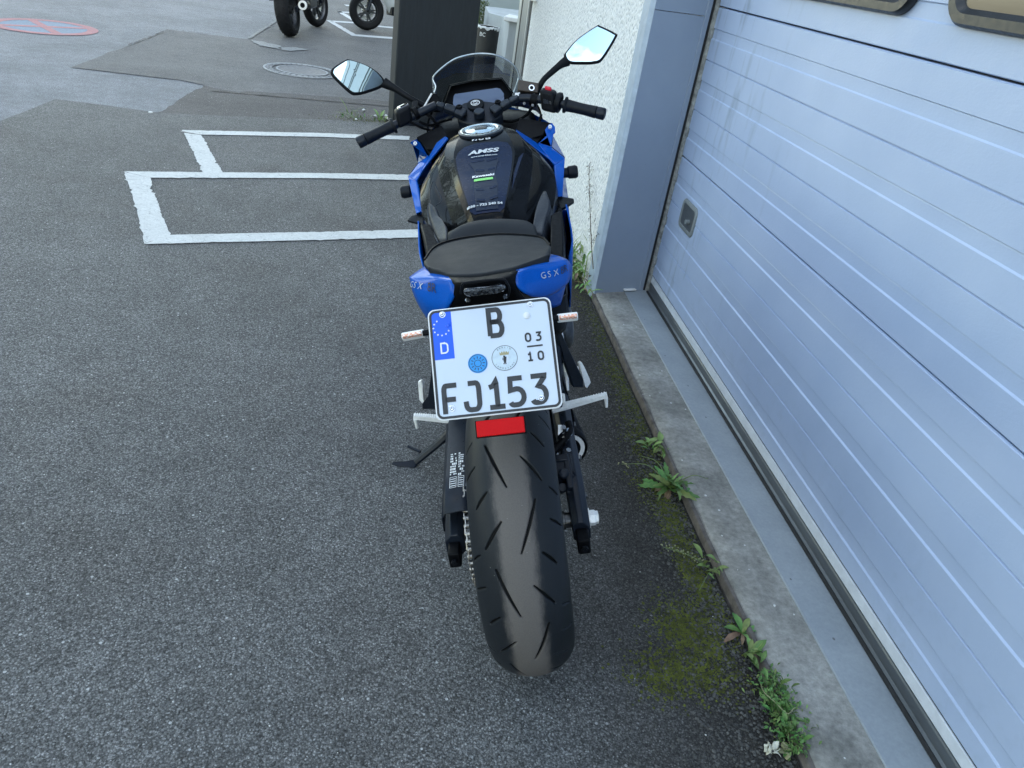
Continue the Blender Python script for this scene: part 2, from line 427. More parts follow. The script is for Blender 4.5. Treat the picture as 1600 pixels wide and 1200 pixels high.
# --- plants
def leaf_mat(name, a, b):
    s = NT(name)
    oi = s.n('ObjectInfo')
    c = s.ramp(s.noise(45, 4, 0.6), [(0.3, a), (0.7, b)])
    hv = s.n('HueSaturation'); s.l(c, hv.inputs['Color'])
    s.l(s.math('ADD', s.math('MULTIPLY', oi.outputs['Random'], 0.05), 0.475), hv.inputs['Hue'])
    s.l(s.math('ADD', s.math('MULTIPLY', oi.outputs['Random'], 0.5), 0.75), hv.inputs['Value'])
    s.set(color=hv.outputs[0], rough=0.5, spec=0.4, sub=0.0)
    s.bump(s.noise(160, 3), 0.3, 0.001)
    return s.m
M['leaf'] = leaf_mat('weed_leaf', (0.055, 0.135, 0.032, 1), (0.12, 0.23, 0.06, 1))
M['leaf_light'] = leaf_mat('pale_weed_leaf', (0.12, 0.21, 0.055, 1), (0.22, 0.31, 0.10, 1))
M['leaf_dry'] = leaf_mat('withered_leaf', (0.14, 0.095, 0.055, 1), (0.26, 0.18, 0.11, 1))
M['stem_dry'] = pm('dry_stalk', (0.10, 0.085, 0.065), 0.8, 0, 0.3, 80)
M['stem'] = pm('green_stem', (0.12, 0.17, 0.06), 0.6, 0, 0.3, 80)
M['seed'] = pm('seed_heads', (0.27, 0.28, 0.15), 0.8, 0, 0.3, 90)
M['petal'] = pm('crumpled_white_petals', (0.62, 0.62, 0.52), 0.7, 0, 0.25, 80)
M['moss'] = pm('moss', (0.072, 0.084, 0.010), 0.95, 0, 0.7, 30, 0.6, 200, 0.004)
M['pebble'] = pm('grit', (0.070, 0.070, 0.066), 0.85, 0, 0.9, 60)
M['speck'] = pm('white_grit', (0.62, 0.63, 0.62), 0.8, 0, 0.2, 9)
M['iron'] = pm('manhole_iron', (0.135, 0.14, 0.15), 0.6, 0.5, 0.25, 20, 0.3, 120)
M['iron_light'] = pm('manhole_concrete_fill', (0.33, 0.34, 0.35), 0.85, 0, 0.25, 30)
M['bin'] = pm('black_bin_plastic', (0.016, 0.018, 0.02), 0.5, 0, 0.2, 20)
M['bin_patch'] = pm('grey_bin_panel', (0.045, 0.048, 0.055), 0.5, 0, 0.2, 20)
M['liner'] = pm('white_bin_liner', (0.66, 0.68, 0.68), 0.5, 0, 0.2, 40, 0.6, 60, 0.01)
M['shrub'] = leaf_mat('shrub_leaf', (0.07, 0.13, 0.03, 1), (0.15, 0.22, 0.06, 1))
M['tree'] = leaf_mat('tree_leaf', (0.03, 0.055, 0.018, 1), (0.055, 0.09, 0.03, 1))
M['bark'] = pm('bark', (0.07, 0.055, 0.04), 0.9, 0, 0.4, 20, 0.5, 60, 0.01)

# ------------------------------------------------------------------ geometry helpers
V3 = Vector
def geo():
    return [[], [], []]
def add(g, verts, faces, mi=0):
    o = len(g[0])
    g[0].extend(tuple(v) for v in verts)
    g[1].extend(tuple(i + o for i in f) for f in faces)
    g[2].extend([mi] * len(faces))
    return g
def mk(name, g, mats, parent=None, smooth=True, ang=38, bevel=0, seg=2, solid=0, off=-1, sub=0):
    me = bpy.data.meshes.new(name)
    me.from_pydata(g[0], [], g[1])
    if not isinstance(mats, (list, tuple)):
        mats = [mats]
    for m in mats:
        me.materials.append(m)
    if len(mats) > 1:
        me.polygons.foreach_set('material_index', g[2])
    me.validate()
    if smooth:
        me.polygons.foreach_set('use_smooth', [True] * len(me.polygons))
        me.set_sharp_from_angle(angle=R(ang))
    me.update()
    o = bpy.data.objects.new(name, me)
    COL.objects.link(o)
    if parent:
        o.parent = parent
    if sub:
        m = o.modifiers.new('s', 'SUBSURF'); m.levels = m.render_levels = sub
    if solid:
        m = o.modifiers.new('t', 'SOLIDIFY'); m.thickness = solid; m.offset = off
    if bevel:
        m = o.modifiers.new('b', 'BEVEL'); m.width = bevel; m.segments = seg; m.limit_method = 'ANGLE'; m.angle_limit = R(32)
        m.harden_normals = False
    return o
def share(name, mesh, parent=None):
    o = bpy.data.objects.new(name, mesh)
    COL.objects.link(o)
    if parent:
        o.parent = parent
    return o
def tag(o, label=None, cat=None, group=None, kind=None):
    if label: o['label'] = label
    if cat: o['category'] = cat
    if group: o['group'] = group
    if kind: o['kind'] = kind
    return o
def empty(name, loc=(0, 0, 0), rz=0):
    o = bpy.data.objects.new(name, None)
    o.empty_display_size = 0.1
    COL.objects.link(o)
    o.location = loc
    o.rotation_euler = (0, 0, rz)
    return o
def box(g, c, s, mi=0, rz=0, mat=None):
    x, y, z = (d / 2 for d in s)
    vs_ = [V3((a * x, b * y, d * z)) for d in (-1, 1) for b in (-1, 1) for a in (-1, 1)]
    if mat is not None:
        vs_ = [mat @ v for v in vs_]
    elif rz:
        r_ = Matrix.Rotation(rz, 3, 'Z'); vs_ = [r_ @ v for v in vs_]
    if mat is None:
        vs_ = [v + V3(c) for v in vs_]
    return add(g, vs_, [(0, 2, 3, 1), (4, 5, 7, 6), (0, 1, 5, 4), (2, 6, 7, 3), (0, 4, 6, 2), (1, 3, 7, 5)], mi)
def frame(d, up=(0, 0, 1)):
    d = V3(d).normalized()
    u = V3(up)
    if abs(d.dot(u)) > 0.98:
        u = V3((1, 0, 0)) if abs(d.x) < 0.9 else V3((0, 1, 0))
    x = u.cross(d).normalized()
    return x, d.cross(x).normalized(), d
def beam(g, p, q, w, h, up=(0, 0, 1), w2=None, h2=None, mi=0):
    """box from p to q, w across, h along 'up'"""
    p, q = V3(p), V3(q)
    x, y, d = frame(q - p, up)
    w2 = w if w2 is None else w2; h2 = h if h2 is None else h2
    vs_ = []
    for o, a, b in ((p, w, h), (q, w2, h2)):
        for sx, sy in ((-1, -1), (1, -1), (1, 1), (-1, 1)):
            vs_.append(o + x * sx * a / 2 + y * sy * b / 2)
    return add(g, vs_, [(3, 2, 1, 0), (4, 5, 6, 7), (0, 1, 5, 4), (1, 2, 6, 5), (2, 3, 7, 6), (3, 0, 4, 7)], mi)
def cat(pts, k=4, closed=False):
    """Catmull-Rom through the points"""
    P = [V3(p) for p in pts]
    n = len(P); out = []
    rng = range(n) if closed else range(n - 1)
    for i in rng:
        a = P[(i - 1) % n] if closed or i else P[0] * 2 - P[1]
        b = P[i]; c = P[(i + 1) % n]
        d = P[(i + 2) % n] if closed or i + 2 < n else P[-1] * 2 - P[-2]
        for j in range(k):
            t = j / k
            out.append(0.5 * (2 * b + (c - a) * t + (2 * a - 5 * b + 4 * c - d) * t * t + (3 * b - a - 3 * c + d) * t ** 3))
    if not closed:
        out.append(P[-1])
    return out
def tube(g, pts, r, n=10, cap=True, mi=0, sx=1.0):
    P = [V3(p) for p in pts]
    rs = r if hasattr(r, '__len__') else [r] * len(P)
    if hasattr(r, '__len__') and len(r) != len(P):
        rs = [np.interp(i / (len(P) - 1), np.linspace(0, 1, len(r)), r) for i in range(len(P))]
    base = len(g[0]); vs_ = []; x = None
    for i, p in enumerate(P):
        d = (P[min(i + 1, len(P) - 1)] - P[max(i - 1, 0)]).normalized()
        if x is None:
            x, y, _ = frame(d)
        else:
            x = (x - d * x.dot(d)).normalized(); y = d.cross(x)
        for k in range(n):
            a = 2 * math.pi * k / n
            vs_.append(p + (x * math.cos(a) * sx + y * math.sin(a)) * rs[i])
    fs = []
    for i in range(len(P) - 1):
        for k in range(n):
            fs.append((i * n + k, i * n + (k + 1) % n, (i + 1) * n + (k + 1) % n, (i + 1) * n + k))
    if cap:
        fs.append(tuple(range(n))[::-1]); fs.append(tuple((len(P) - 1) * n + k for k in range(n)))
    return add(g, vs_, fs, mi)
def grid(g, rows, ku=1, kv=1, mi=0):
    """patch through rows of control points (smooth if ku, kv > 1)"""
    if kv > 1:
        rows = [cat(r_, kv) for r_ in rows]
    if ku > 1:
        cols = [cat([r_[j] for r_ in rows], ku) for j in range(len(rows[0]))]
        rows = [[c_[i] for c_ in cols] for i in range(len(cols[0]))]
    m = len(rows[0])
    fs = [(i * m + j, i * m + j + 1, (i + 1) * m + j + 1, (i + 1) * m + j) for i in range(len(rows) - 1) for j in range(m - 1)]
    return add(g, [p for r_ in rows for p in r_], fs, mi)
def loft(g, rings, cap=True, mi=0):
    m = len(rings[0])
    fs = [(i * m + j, i * m + (j + 1) % m, (i + 1) * m + (j + 1) % m, (i + 1) * m + j) for i in range(len(rings) - 1) for j in range(m)]
    if cap:
        fs.append(tuple(range(m))[::-1]); fs.append(tuple((len(rings) - 1) * m + k for k in range(m)))
    return add(g, [p for r_ in rings for p in r_], fs, mi)
def prism(g, poly, vec, mi=0):
    n = len(poly); v = V3(vec)
    vs_ = [V3(p) for p in poly] + [V3(p) + v for p in poly]
    fs = [tuple(range(n))[::-1], tuple(range(n, 2 * n))] + [(i, (i + 1) % n, n + (i + 1) % n, n + i) for i in range(n)]
    return add(g, vs_, fs, mi)
def lathe(g, prof, o, axis, n=24, mi=0, a0=0.0, a1=2 * math.pi, closed_prof=False):
    """prof: (radius, distance along the axis)"""
    x, y, d = frame(axis)
    o = V3(o); full = abs(a1 - a0 - 2 * math.pi) < 1e-6
    m = n if full else n + 1
    vs_ = []
    for r_, t in prof:
        for k in range(m):
            a = a0 + (a1 - a0) * k / n
            vs_.append(o + d * t + (x * math.cos(a) + y * math.sin(a)) * r_)
    fs = []
    np_ = len(prof)
    for i in range(np_ if closed_prof else np_ - 1):
        i2 = (i + 1) % np_
        for k in range(n):
            k2 = (k + 1) % m
            fs.append((i * m + k, i * m + k2, i2 * m + k2, i2 * m + k))
    return add(g, vs_, fs, mi)
def disc(g, o, axis, r_, t, n=24, mi=0):
    return lathe(g, [(0, 0), (r_, 0), (r_, t), (0, t)], o, axis, n, mi)
def sheet(g, pts, z=None, mi=0):
    vs_ = [(p[0], p[1], p[2] if z is None else z) for p in pts]
    return add(g, vs_, [tuple(range(len(vs_)))], mi)
def text_geo(txt, size, extrude=0.0, align='CENTER', sx=1.0, shear=0.0, bold=0.0):
    cu = bpy.data.curves.new('lettering', 'FONT')
    cu.body = txt; cu.size = size; cu.align_x = align; cu.align_y = 'CENTER'; cu.extrude = extrude; cu.shear = shear; cu.offset = bold
    cu.resolution_u = 3
    o = bpy.data.objects.new('lettering', cu)
    COL.objects.link(o)
    dg = bpy.context.evaluated_depsgraph_get()
    dg.update()
    me = bpy.data.meshes.new_from_object(o.evaluated_get(dg))
    g = geo()
    add(g, [(v.co.x * sx, v.co.y, v.co.z) for v in me.vertices], [tuple(p.vertices) for p in me.polygons])
    bpy.data.objects.remove(o)
    bpy.data.meshes.remove(me)
    bpy.data.curves.remove(cu)
    return g
def ribbon(g, pts, w, h=0.0006, z0=0.0, mi=0, closed=False):
    """flat raised stroke of width w through 2-D points"""
    P = [V3((p[0], p[1], 0)) for p in pts]
    n = len(P); le = []; ri = []
    for i in range(n):
        if closed:
            a = (P[i] - P[i - 1]).normalized(); b = (P[(i + 1) % n] - P[i]).normalized()
        else:
            a = (P[i] - P[i - 1]).normalized() if i else (P[1] - P[0]).normalized()
            b = (P[i + 1] - P[i]).normalized() if i < n - 1 else a
        t = (a + b).normalized()
        nn = V3((-t.y, t.x, 0)); k = 1 / max(0.5, nn.dot(V3((-a.y, a.x, 0))))
        le.append(P[i] + nn * w / 2 * k); ri.append(P[i] - nn * w / 2 * k)
    vs_ = []
    for l_, r_ in zip(le, ri):
        vs_ += [l_ + V3((0, 0, z0)), r_ + V3((0, 0, z0)), r_ + V3((0, 0, z0 + h)), l_ + V3((0, 0, z0 + h))]
    fs = []
    for i in range(n if closed else n - 1):
        a, b = i * 4, ((i + 1) % n) * 4
        for k in range(4):
            fs.append((a + k, a + (k + 1) % 4, b + (k + 1) % 4, b + k)[::-1])
    if not closed:
        fs += [(0, 1, 2, 3), ((n - 1) * 4 + 3, (n - 1) * 4 + 2, (n - 1) * 4 + 1, (n - 1) * 4)]
    return add(g, vs_, fs, mi)
def arc(cx, cy, rx, ry, a0, a1, n=8):
    return [(cx + rx * math.cos(R(a0 + (a1 - a0) * k / n)), cy + ry * math.sin(R(a0 + (a1 - a0) * k / n))) for k in range(n + 1)]
def rrect(w, h, r_, n=5, cx=0, cy=0):
    out = []
    for sx, sy, a in ((1, 1, 0), (-1, 1, 90), (-1, -1, 180), (1, -1, 270)):
        out += arc(cx + sx * (w / 2 - r_), cy + sy * (h / 2 - r_), r_, r_, a, a + 90, n)
    return out
def jag(pts, step=0.03, amp=0.006, rnd=random):
    """walk a ground polygon and make its edge uneven"""
    out = []
    n = len(pts)
    for i in range(n):
        a, b = V3(pts[i]), V3(pts[(i + 1) % n])
        k = max(1, int((b - a).length / step))
        for j in range(k):
            p = a.lerp(b, j / k)
            q = amp * (0.35 if rnd.random() < 0.72 else rnd.uniform(0.8, 2.2))
            out.append((p.x + rnd.uniform(-q, q), p.y + rnd.uniform(-q, q), p.z))
    return out

# ================================================================== THE SETTING
Z_ROAD, Z_MID, Z_DARK, Z_LOT, Z_LINE = -0.016, -0.011, -0.006, 0.0, 0.004
def surface(name, pts, z, m, fine=False, kind='structure'):
    g = geo()
    sheet(g, pts, z)
    return tag(mk(name, g, m, smooth=False), kind=kind)
surface('road', [(-300, -300), (300, -300), (300, 300), (-300, 300)], Z_ROAD, M['road'])
rr = random.Random(3)
def edge(pts, z, step=0.06, amp=0.012):
    return jag([(p[0], p[1], z) for p in pts], step, amp, rr)
# older patched asphalt behind, with the parked vehicles on it
surface('asphalt_patch', edge([(-2.919,7.28,0), (-2.908,10.167,0), (-2.005,10.28,0), (-2.066,12.433,0), (-2.126,15.43,0), (-1.2, 26, 0), (6, 26, 0), (6, 5.6, 0), (-0.023,6.585,0), (-1.838,5.949,0), (-1.803,7.243,0), (-2.046,7.318,0)], 0, 0.15, 0.012), Z_MID, M['asphalt_mid'])
surface('dark_asphalt_patch', edge([(-1.84,5.971,0), (-1.832,6.438,-0), (-1.829,6.883,0), (-1.814,7.202,0), (-1.649,7.105,0), (-1.171,7.294,0), (-0.511,7.472,0), (-0.041,7.567,0), (1.0, 7.35, 0), (1.0, 5.9, 0), (-0.021,6.489,0), (-1.095,6.209,0), (-1.611,6.018,0)], 0, 0.09, 0.03), Z_DARK, M['asphalt_dark'])
# coarse parking-lot asphalt in front
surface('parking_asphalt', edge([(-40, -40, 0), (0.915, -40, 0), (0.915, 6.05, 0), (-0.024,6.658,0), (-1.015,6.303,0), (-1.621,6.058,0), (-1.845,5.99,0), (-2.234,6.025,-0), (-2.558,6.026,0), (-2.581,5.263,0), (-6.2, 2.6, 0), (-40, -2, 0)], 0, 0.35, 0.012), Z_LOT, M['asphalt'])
# a tar joint and pale worn streaks between the surfaces
g = geo()
for a, b, w in (((-2.906,8.7,0), (-2.908,10.167,0), 0.012), ((-2.908,10.167,0), (-2.448,10.208,0), 0.010), ((-1.704,7.003,0), (-0.176,7.297,0), 0.022)):
    a, b = V3((a[0], a[1], 0)), V3((b[0], b[1], 0))
    t = (b - a).normalized(); nn = V3((-t.y, t.x, 0))
    k = 24
    top = [a.lerp(b, i / k) + nn * (w / 2 + rr.uniform(-0.008, 0.012)) for i in range(k + 1)]
    bot = [a.lerp(b, i / k) - nn * (w / 2 + rr.uniform(-0.008, 0.012)) for i in range(k + 1)]
    grid(g, [[(p.x, p.y, Z_LOT - 0.001) for p in bot], [(p.x, p.y, Z_LOT - 0.001) for p in top]])
tag(mk('tar_seam', g, M['asphalt_dark'], smooth=False), kind='structure')
g = geo()
for poly in ([(-1.991,10.169,0), (-1.856,10.199,0), (-1.607,10.048,0), (-1.593,9.775,0), (-1.832,9.864,0)], [(-1.591,9.948,0), (-1.451,10.097,0), (-1.292,10.031,0), (-1.452,9.754,0), (-1.561,9.753,0)], [(-2.062,10.342,0), (-2.066,12.433,0), (-2.027,12.305,0), (-2.017,10.266,0)]):
    sheet(g, jag([(p[0], p[1], 0) for p in poly], 0.05, 0.02, rr), Z_DARK + 0.002)
tag(mk('pale_road_stain', g, paint_mat('pale_worn_asphalt', (0.27, 0.28, 0.28, 1), 0.5, (0.12, 0.12, 0.12, 1)), smooth=False), kind='structure')

# ---- parking bay lines
def marking(name, pts, m, z=Z_LINE, step=0.022, amp=0.0045):
    g = geo()
    P = jag([(p[0], p[1], 0) for p in pts], step, amp, rr)
    # triangulated fill through a bmesh so that the ragged outline stays clean
    sheet(g, P, z)
    return tag(mk(name, g, m, smooth=False), kind='structure')
marking('bay_line', [(-1.553,5.567,0), (-1.107,5.757,0), (-0.679,5.944,0), (-0.016,6.185,0), (-0.013,6.058,0), (-0.665,5.827,-0), (-1.087,5.648,0), (-1.423,5.501,-0), (-1.562,5.523,0)], M['line'])
marking('bay_line', [(-1.535,5.499,-0), (-1.421,5.494,0), (-1.094,4.67,0), (-1.195,4.621,0)], M['line'], Z_LINE - 0.001, amp=0.007)
marking('bay_line', [(-1.595,4.496,0), (-1.093,4.684,0), (-0.556,4.892,0), (0.005,5.084,0), (0.264,5.166,0), (0.26,5.027,0), (0.007,4.957,0), (-0.543,4.781,0), (-1.07,4.577,0), (-1.438,4.429,0)], M['line'], Z_LINE + 0.001)
marking('bay_line', [(-1.594,4.491,0), (-1.432,4.431,0), (-1.361,4.224,0), (-1.358,4.19,0), (-1.34,4.173,0), (-1.1,3.594,0), (-1.173,3.454,0), (-1.337,3.881,0)], M['line'], amp=0.007)
marking('bay_line', [(-1.11,3.588,0), (-0.731,3.726,0), (-0.432,3.833,0), (0.095,4.031,0), (0.31,4.117,0), (0.305,3.985,0), (0.095,3.904,0), (-0.418,3.719,0), (-0.766,3.593,0), (-1.171,3.449,0)], M['line'], Z_LINE + 0.001)
# far bays
def farline(pts):
    marking('bay_line', [(p[0], p[1], 0) for p in pts], M['line_far'], Z_MID + 0.004, 0.06, 0.008)
farline([(-1.446,13.326,0), (-1.391,13.455,0), (-0.896,12.097,0), (-0.275,12.443,0), (0.253,12.817,0), (0.251,12.575,0), (-0.268,12.216,-0), (-0.933,11.896,0)])
farline([(-1.412,13.375,0), (-0.979,13.687,0), (-0.669,13.619,0), (-0.158,13.812,0), (-0.155,13.627,0), (-0.678,13.415,0), (-1.002,13.457,0), (-1.338,13.233,0)])
farline([(-1.443,14.886,0), (-1.377,14.993,0), (-1.045,14.007,0), (-1.051,13.688,0)])
farline([(-1.443,14.886,0), (-1.098,15.255,0), (-1.085,15.088,0), (-1.385,14.735,0)])
farline([(-1.441,16.307,0), (-1.193,16.524,0), (-1.174,16.267,0), (-1.387,16.11,0)])

# ---- no-stopping symbol painted on the road: red ring, red cross, blue quarters
root = tag(empty('painted_road_sign', (-3.90, 9.217, Z_ROAD + 0.003)), 'faded red and blue no-stopping circle painted on the road', 'road sign')
def ringpoly(r0, r1, a0, a1, n=60):
    return [(r1 * math.cos(R(a0 + (a1 - a0) * i / n)), r1 * math.sin(R(a0 + (a1 - a0) * i / n)), 0) for i in range(n + 1)] + \
           [(r0 * math.cos(R(a1 - (a1 - a0) * i / n)), r0 * math.sin(R(a1 - (a1 - a0) * i / n)), 0) for i in range(n + 1)]
g = geo(); lathe(g, [(0.40, 0), (0.505, 0)], (0, 0, 0.002), (0, 0, 1), 72)
mk('ring', g, M['sign_red'], root, False)
g = geo(); lathe(g, [(0.0, 0), (0.405, 0)], (0, 0, 0), (0, 0, 1), 72)
mk('disc', g, M['sign_blue'], root, False)
for a in (38, 128):
    g = geo(); box(g, (0, 0, 0.001 + a * 0.000004), (0.82, 0.088, 0.0005), rz=R(a))
    mk('bar', g, M['sign_red'], root, False)

# ---- manhole
mc = V3((-1.165, 8.565, Z_MID + 0.002))
root = tag(empty('manhole_cover', mc), 'round iron manhole cover with pale rings in the asphalt', 'manhole cover')
g = geo(); disc(g, (0, 0, -0.03), (0, 0, 1), 0.243, 0.034, 48); mk('lid', g, M['iron'], root)
g = geo(); lathe(g, [(0.30, 0.0), (0.30, 0.005), (0.385, 0.005), (0.385, 0.0)], (0, 0, 0), (0, 0, 1), 64); mk('frame', g, M['iron'], root)
g = geo(); lathe(g, [(0.243, 0.0), (0.243, 0.007), (0.262, 0.007), (0.262, 0.0)], (0, 0, 0), (0, 0, 1), 64)
lathe(g, [(0.365, 0.0), (0.365, 0.0075), (0.388, 0.0075), (0.388, 0.0)], (0, 0, 0), (0, 0, 1), 64); mk('rim', g, M['iron_light'], root)
g = geo()
for k in range(36):
    a = 2 * math.pi * k / 36
    for r_ in (0.315, 0.345):
        lathe(g, [(r_ - 0.010, 0.004), (r_ - 0.010, 0.009), (r_ + 0.010, 0.009), (r_ + 0.010, 0.004)], (0, 0, 0), (0, 0, 1), 2, a0=a, a1=a + 0.11)
tag(mk('raised_stud', g, M['iron_light'], root, False), kind='stuff')

# ---- kerb, threshold sheet
KZ = 0.03
g = geo()
n = 90
rows = []
for i in range(n + 1):
    y = 3.40 - 7.4 * i / n
    w = rr.uniform(-0.003, 0.003)
    rows.append([(0.928 + w, y, -0.03), (0.929 + w, y, KZ - 0.007 + rr.uniform(-.002, .001)), (0.937 + w, y, KZ + rr.uniform(-.0015, .001)), (1.0, y, KZ + rr.uniform(-.001, .001)), (1.082, y, KZ), (1.082, y, -0.03)])
grid(g, rows)
tag(mk('concrete_kerb', g, M['concrete'], ang=50), kind='structure')
g = geo()
rows = []
for i in range(n + 1):
    y = 3.40 - 7.4 * i / n
    w = rr.uniform(-0.0025, 0.0025)
    h_ = KZ - 0.004 + rr.uniform(-.004, .002)
    rows.append([(0.914 + w, y, -0.03), (0.915 + w, y, h_ - 0.006), (0.918 + w, y, h_), (0.9275, y, h_ + 0.001), (0.9275, y, -0.02)])
grid(g, rows)
tag(mk('kerb_edge_angle', g, M['rust'], ang=50), kind='structure')
g = geo()
box(g, (1.1435, -0.275, KZ - 0.002), (0.123, 7.35, 0.013))
tag(mk('threshold_sheet', g, M['sheet'], bevel=0.0025), kind='structure')

# ================================================================== GARAGE DOOR
DX = 1.208
YR, YL = 3.362, -4.2
door = tag(empty('garage_door', (DX, 1.5, 0)), 'pale blue sectional garage door with ribbed panels, black windows and a grab recess', 'garage door')
door_inv = Matrix.Translation((-DX, -1.5, 0))
def dpart(name, g, m, **kw):
    o = mk(name, g, m, door, **kw)
    o.matrix_parent_inverse = door_inv
    return o
def section(z0, z1, last=False):
    """one door section as an extruded profile, top at z1"""
    H_ = z1 - z0
    prof = [(0.0, z1 - 0.0045), (-0.0, z1 - 0.0045)]
    P = [(0.040, z1 - 0.0025), (0.006, z1 - 0.0025), (0.0, z1 - 0.0065)]
    k = 0
    while True:
        zt = z1 - 0.2032 * k
        gz = zt - 0.081
        if gz - 0.06 < z0: break
        P += [(0.0, gz), (0.0050, gz - 0.0022), (0.0036, gz - 0.0060), (0.0040, gz - 0.0385), (0.0, gz - 0.0430)]
        dz = zt - 0.2032
        if dz < z0 + 0.03: break
        P += [(0.0, dz + 0.0030), (0.0060, dz + 0.0018), (0.0060, dz + 0.0002), (0.0, dz - 0.0034)]
        k += 1
    P += [(0.0, z0 + 0.0045), (0.006, z0 + 0.0020), (0.040, z0 + 0.0020)]
    return P
zs = [0.1225, 0.7045, 1.3135, 1.9225, 2.5315, 3.1405]
def panel_geo(z0, z1, y0=YL, y1=YR):
    g = geo()
    P = section(z0, z1)
    ys = list(np.linspace(y0, y1, 13))
    grid(g, [[(DX + a, y, b) for a, b in P] for y in ys])
    return g
def clip(P, za, zb):
    """part of the profile (running downwards) between zb (top) and za (bottom)"""
    out = []
    for (a0, b0), (a1, b1) in zip(P, P[1:]):
        for (a, b) in ((a0, b0), (a1, b1)):
            if za <= b <= zb and (not out or out[-1] != (a, b)): out.append((a, b))
        for zc in (zb, za):
            if (b0 - zc) * (b1 - zc) < 0:
                t = (zc - b0) / (b1 - b0); out.append((a0 + (a1 - a0) * t, zc))
    return sorted(set(out), key=lambda p: -p[1])
hy, hz, hw, hh = 3.093, 0.505, 0.192, 0.128
for k in range(5):
    if k == 0:                                   # lowest panel: with the hole for the grab recess
        g = geo(); P = section(zs[0], zs[1])
        ya, yb = hy - hw / 2 + 0.013, hy + hw / 2 - 0.013
        za, zb = hz - hh / 2 + 0.013, hz + hh / 2 - 0.013
        for y0, y1 in ((YL, ya), (yb, YR)):
            grid(g, [[(DX + a, y, b) for a, b in P] for y in np.linspace(y0, y1, 4)])
        for Q in (clip(P, zb, 9), clip(P, -9, za)):
            grid(g, [[(DX + a, y, b) for a, b in Q] for y in (ya, yb)])
        dpart('panel', g, M['door'], ang=20)
    else:
        dpart('panel', panel_geo(zs[k], zs[k + 1]), M['door'], ang=20)
g = geo(); box(g, (DX + 0.045, (YL + YR) / 2, 1.63), (0.012, YR - YL, 3.02)); dpart('backing', g, M['dark_gap'], smooth=False)
# foot of the door: white rail, dark joint, aluminium seal rail
g = geo(); box(g, (DX + 0.018, (YL + YR) / 2, 0.1035), (0.036, YR - YL, 0.0335)); dpart('foot_rail', g, M['white_strip'], bevel=0.002)
g = geo(); box(g, (DX + 0.022, (YL + YR) / 2, 0.1215), (0.036, YR - YL, 0.004)); dpart('foot_joint', g, M['green_gap'], smooth=False)
g = geo(); grid(g, [[(DX + 0.03, y, 0.0862), (DX - 0.002, y, 0.0862), (DX - 0.004, y, 0.082), (DX - 0.001, y, 0.052), (DX - 0.006, y, 0.046), (DX - 0.006, y, 0.036), (DX + 0.03, y, 0.034)] for y in (YL, YR - 0.01)])
dpart('bottom_seal', g, M['bottom_seal'], ang=20)
g = geo(); tube(g, [(DX - 0.008, YL, 0.040), (DX - 0.008, YR - 0.01, 0.040)], 0.006, 8); dpart('rubber_lip', g, M['dark_gap'])
# grab recess
hy, hz, hw, hh = 3.093, 0.505, 0.192, 0.128
g = geo()
def hring(w, h, r_, x):
    return [(x, hy + p[0], hz + p[1]) for p in rrect(w, h, r_, 5)]
loft(g, [hring(hw, hh, 0.03, DX + 0.002), hring(hw, hh, 0.03, DX - 0.004), hring(hw - 0.006, hh - 0.006, 0.028, DX - 0.007), hring(hw - 0.034, hh - 0.034, 0.018, DX - 0.007), hring(hw - 0.038, hh - 0.038, 0.016, DX - 0.004)], cap=False)
hd = dpart('grab_handle', g, M['handle_grey'], ang=50)
g = geo()
loft(g, [hring(hw - 0.038, hh - 0.038, 0.016, DX - 0.0045), hring(hw - 0.046, hh - 0.046, 0.014, DX + 0.046), hring(0.02, 0.02, 0.005, DX + 0.047)], cap=True)
o = mk('recess', g, M['handle_in'], hd, ang=50)
g = geo(); disc(g, (DX - 0.002, hy - 0.03, hz - 0.01), (-1, 0, 0), 0.010, 0.02, 16); mk('knob', g, M['handle_grey'], hd)
# windows
def door_window(yc, w, zc, h):
    g = geo()
    def ring(w_, h_, r_, x):
        return [(x, yc + p[0], zc + p[1]) for p in rrect(w_, h_, r_, 7)]
    loft(g, [ring(w, h, 0.075, DX + 0.002), ring(w, h, 0.075, DX - 0.012), ring(w - 0.012, h - 0.012, 0.07, DX - 0.020), ring(w - 0.052, h - 0.052, 0.055, DX - 0.020), ring(w - 0.076, h - 0.076, 0.045, DX - 0.006)], cap=False)
    f = dpart('window', g, M['frame_black'], ang=40)
    g = geo(); prism(g, ring(w - 0.070, h - 0.070, 0.045, DX - 0.005), (0.003, 0, 0))
    mk('pane', g, M['glass_dark'], f, ang=30)
for k in range(4):
    door_window(2.405 - 0.995 * k, 0.86, 1.394 + 0.17, 0.34)
# ---- door post: folded sheet-metal reveal at the far side of the opening
post = tag(empty('door_post', (1.05, 3.35, 0)), 'blue grey sheet-metal door post between white wall and garage door', 'door post')
post_inv = Matrix.Translation((-1.05, -3.35, 0))
def ppart(name, g, m, **kw):
    o = mk(name, g, m, post, **kw); o.matrix_parent_inverse = post_inv; return o
A_, B_ = V3((0.9235, 3.297, 0)), V3((1.189, 3.385, 0))
def plate_geo(z0, z1, a=A_, b=B_):
    g = geo()
    t = (b - a).normalized(); nn = V3((t.y, -t.x, 0))
    rows = []
    for z in np.linspace(z0, z1, 9):
        rows.append([a + V3((0, 0, z)) - nn * 0.03, a + V3((0, 0, z)), *[a.lerp(b, u) + V3((0, 0, z)) for u in (0.15, 0.4, 0.7, 0.88)], b + V3((0, 0, z)), b + V3((0, 0, z)) - nn * 0.03])
    grid(g, rows)
    return g
ppart('cover_plate', plate_geo(0.018, 1.268), M['post'], ang=25)
ppart('cover_plate', plate_geo(1.2705, 3.2), M['post'], ang=25)
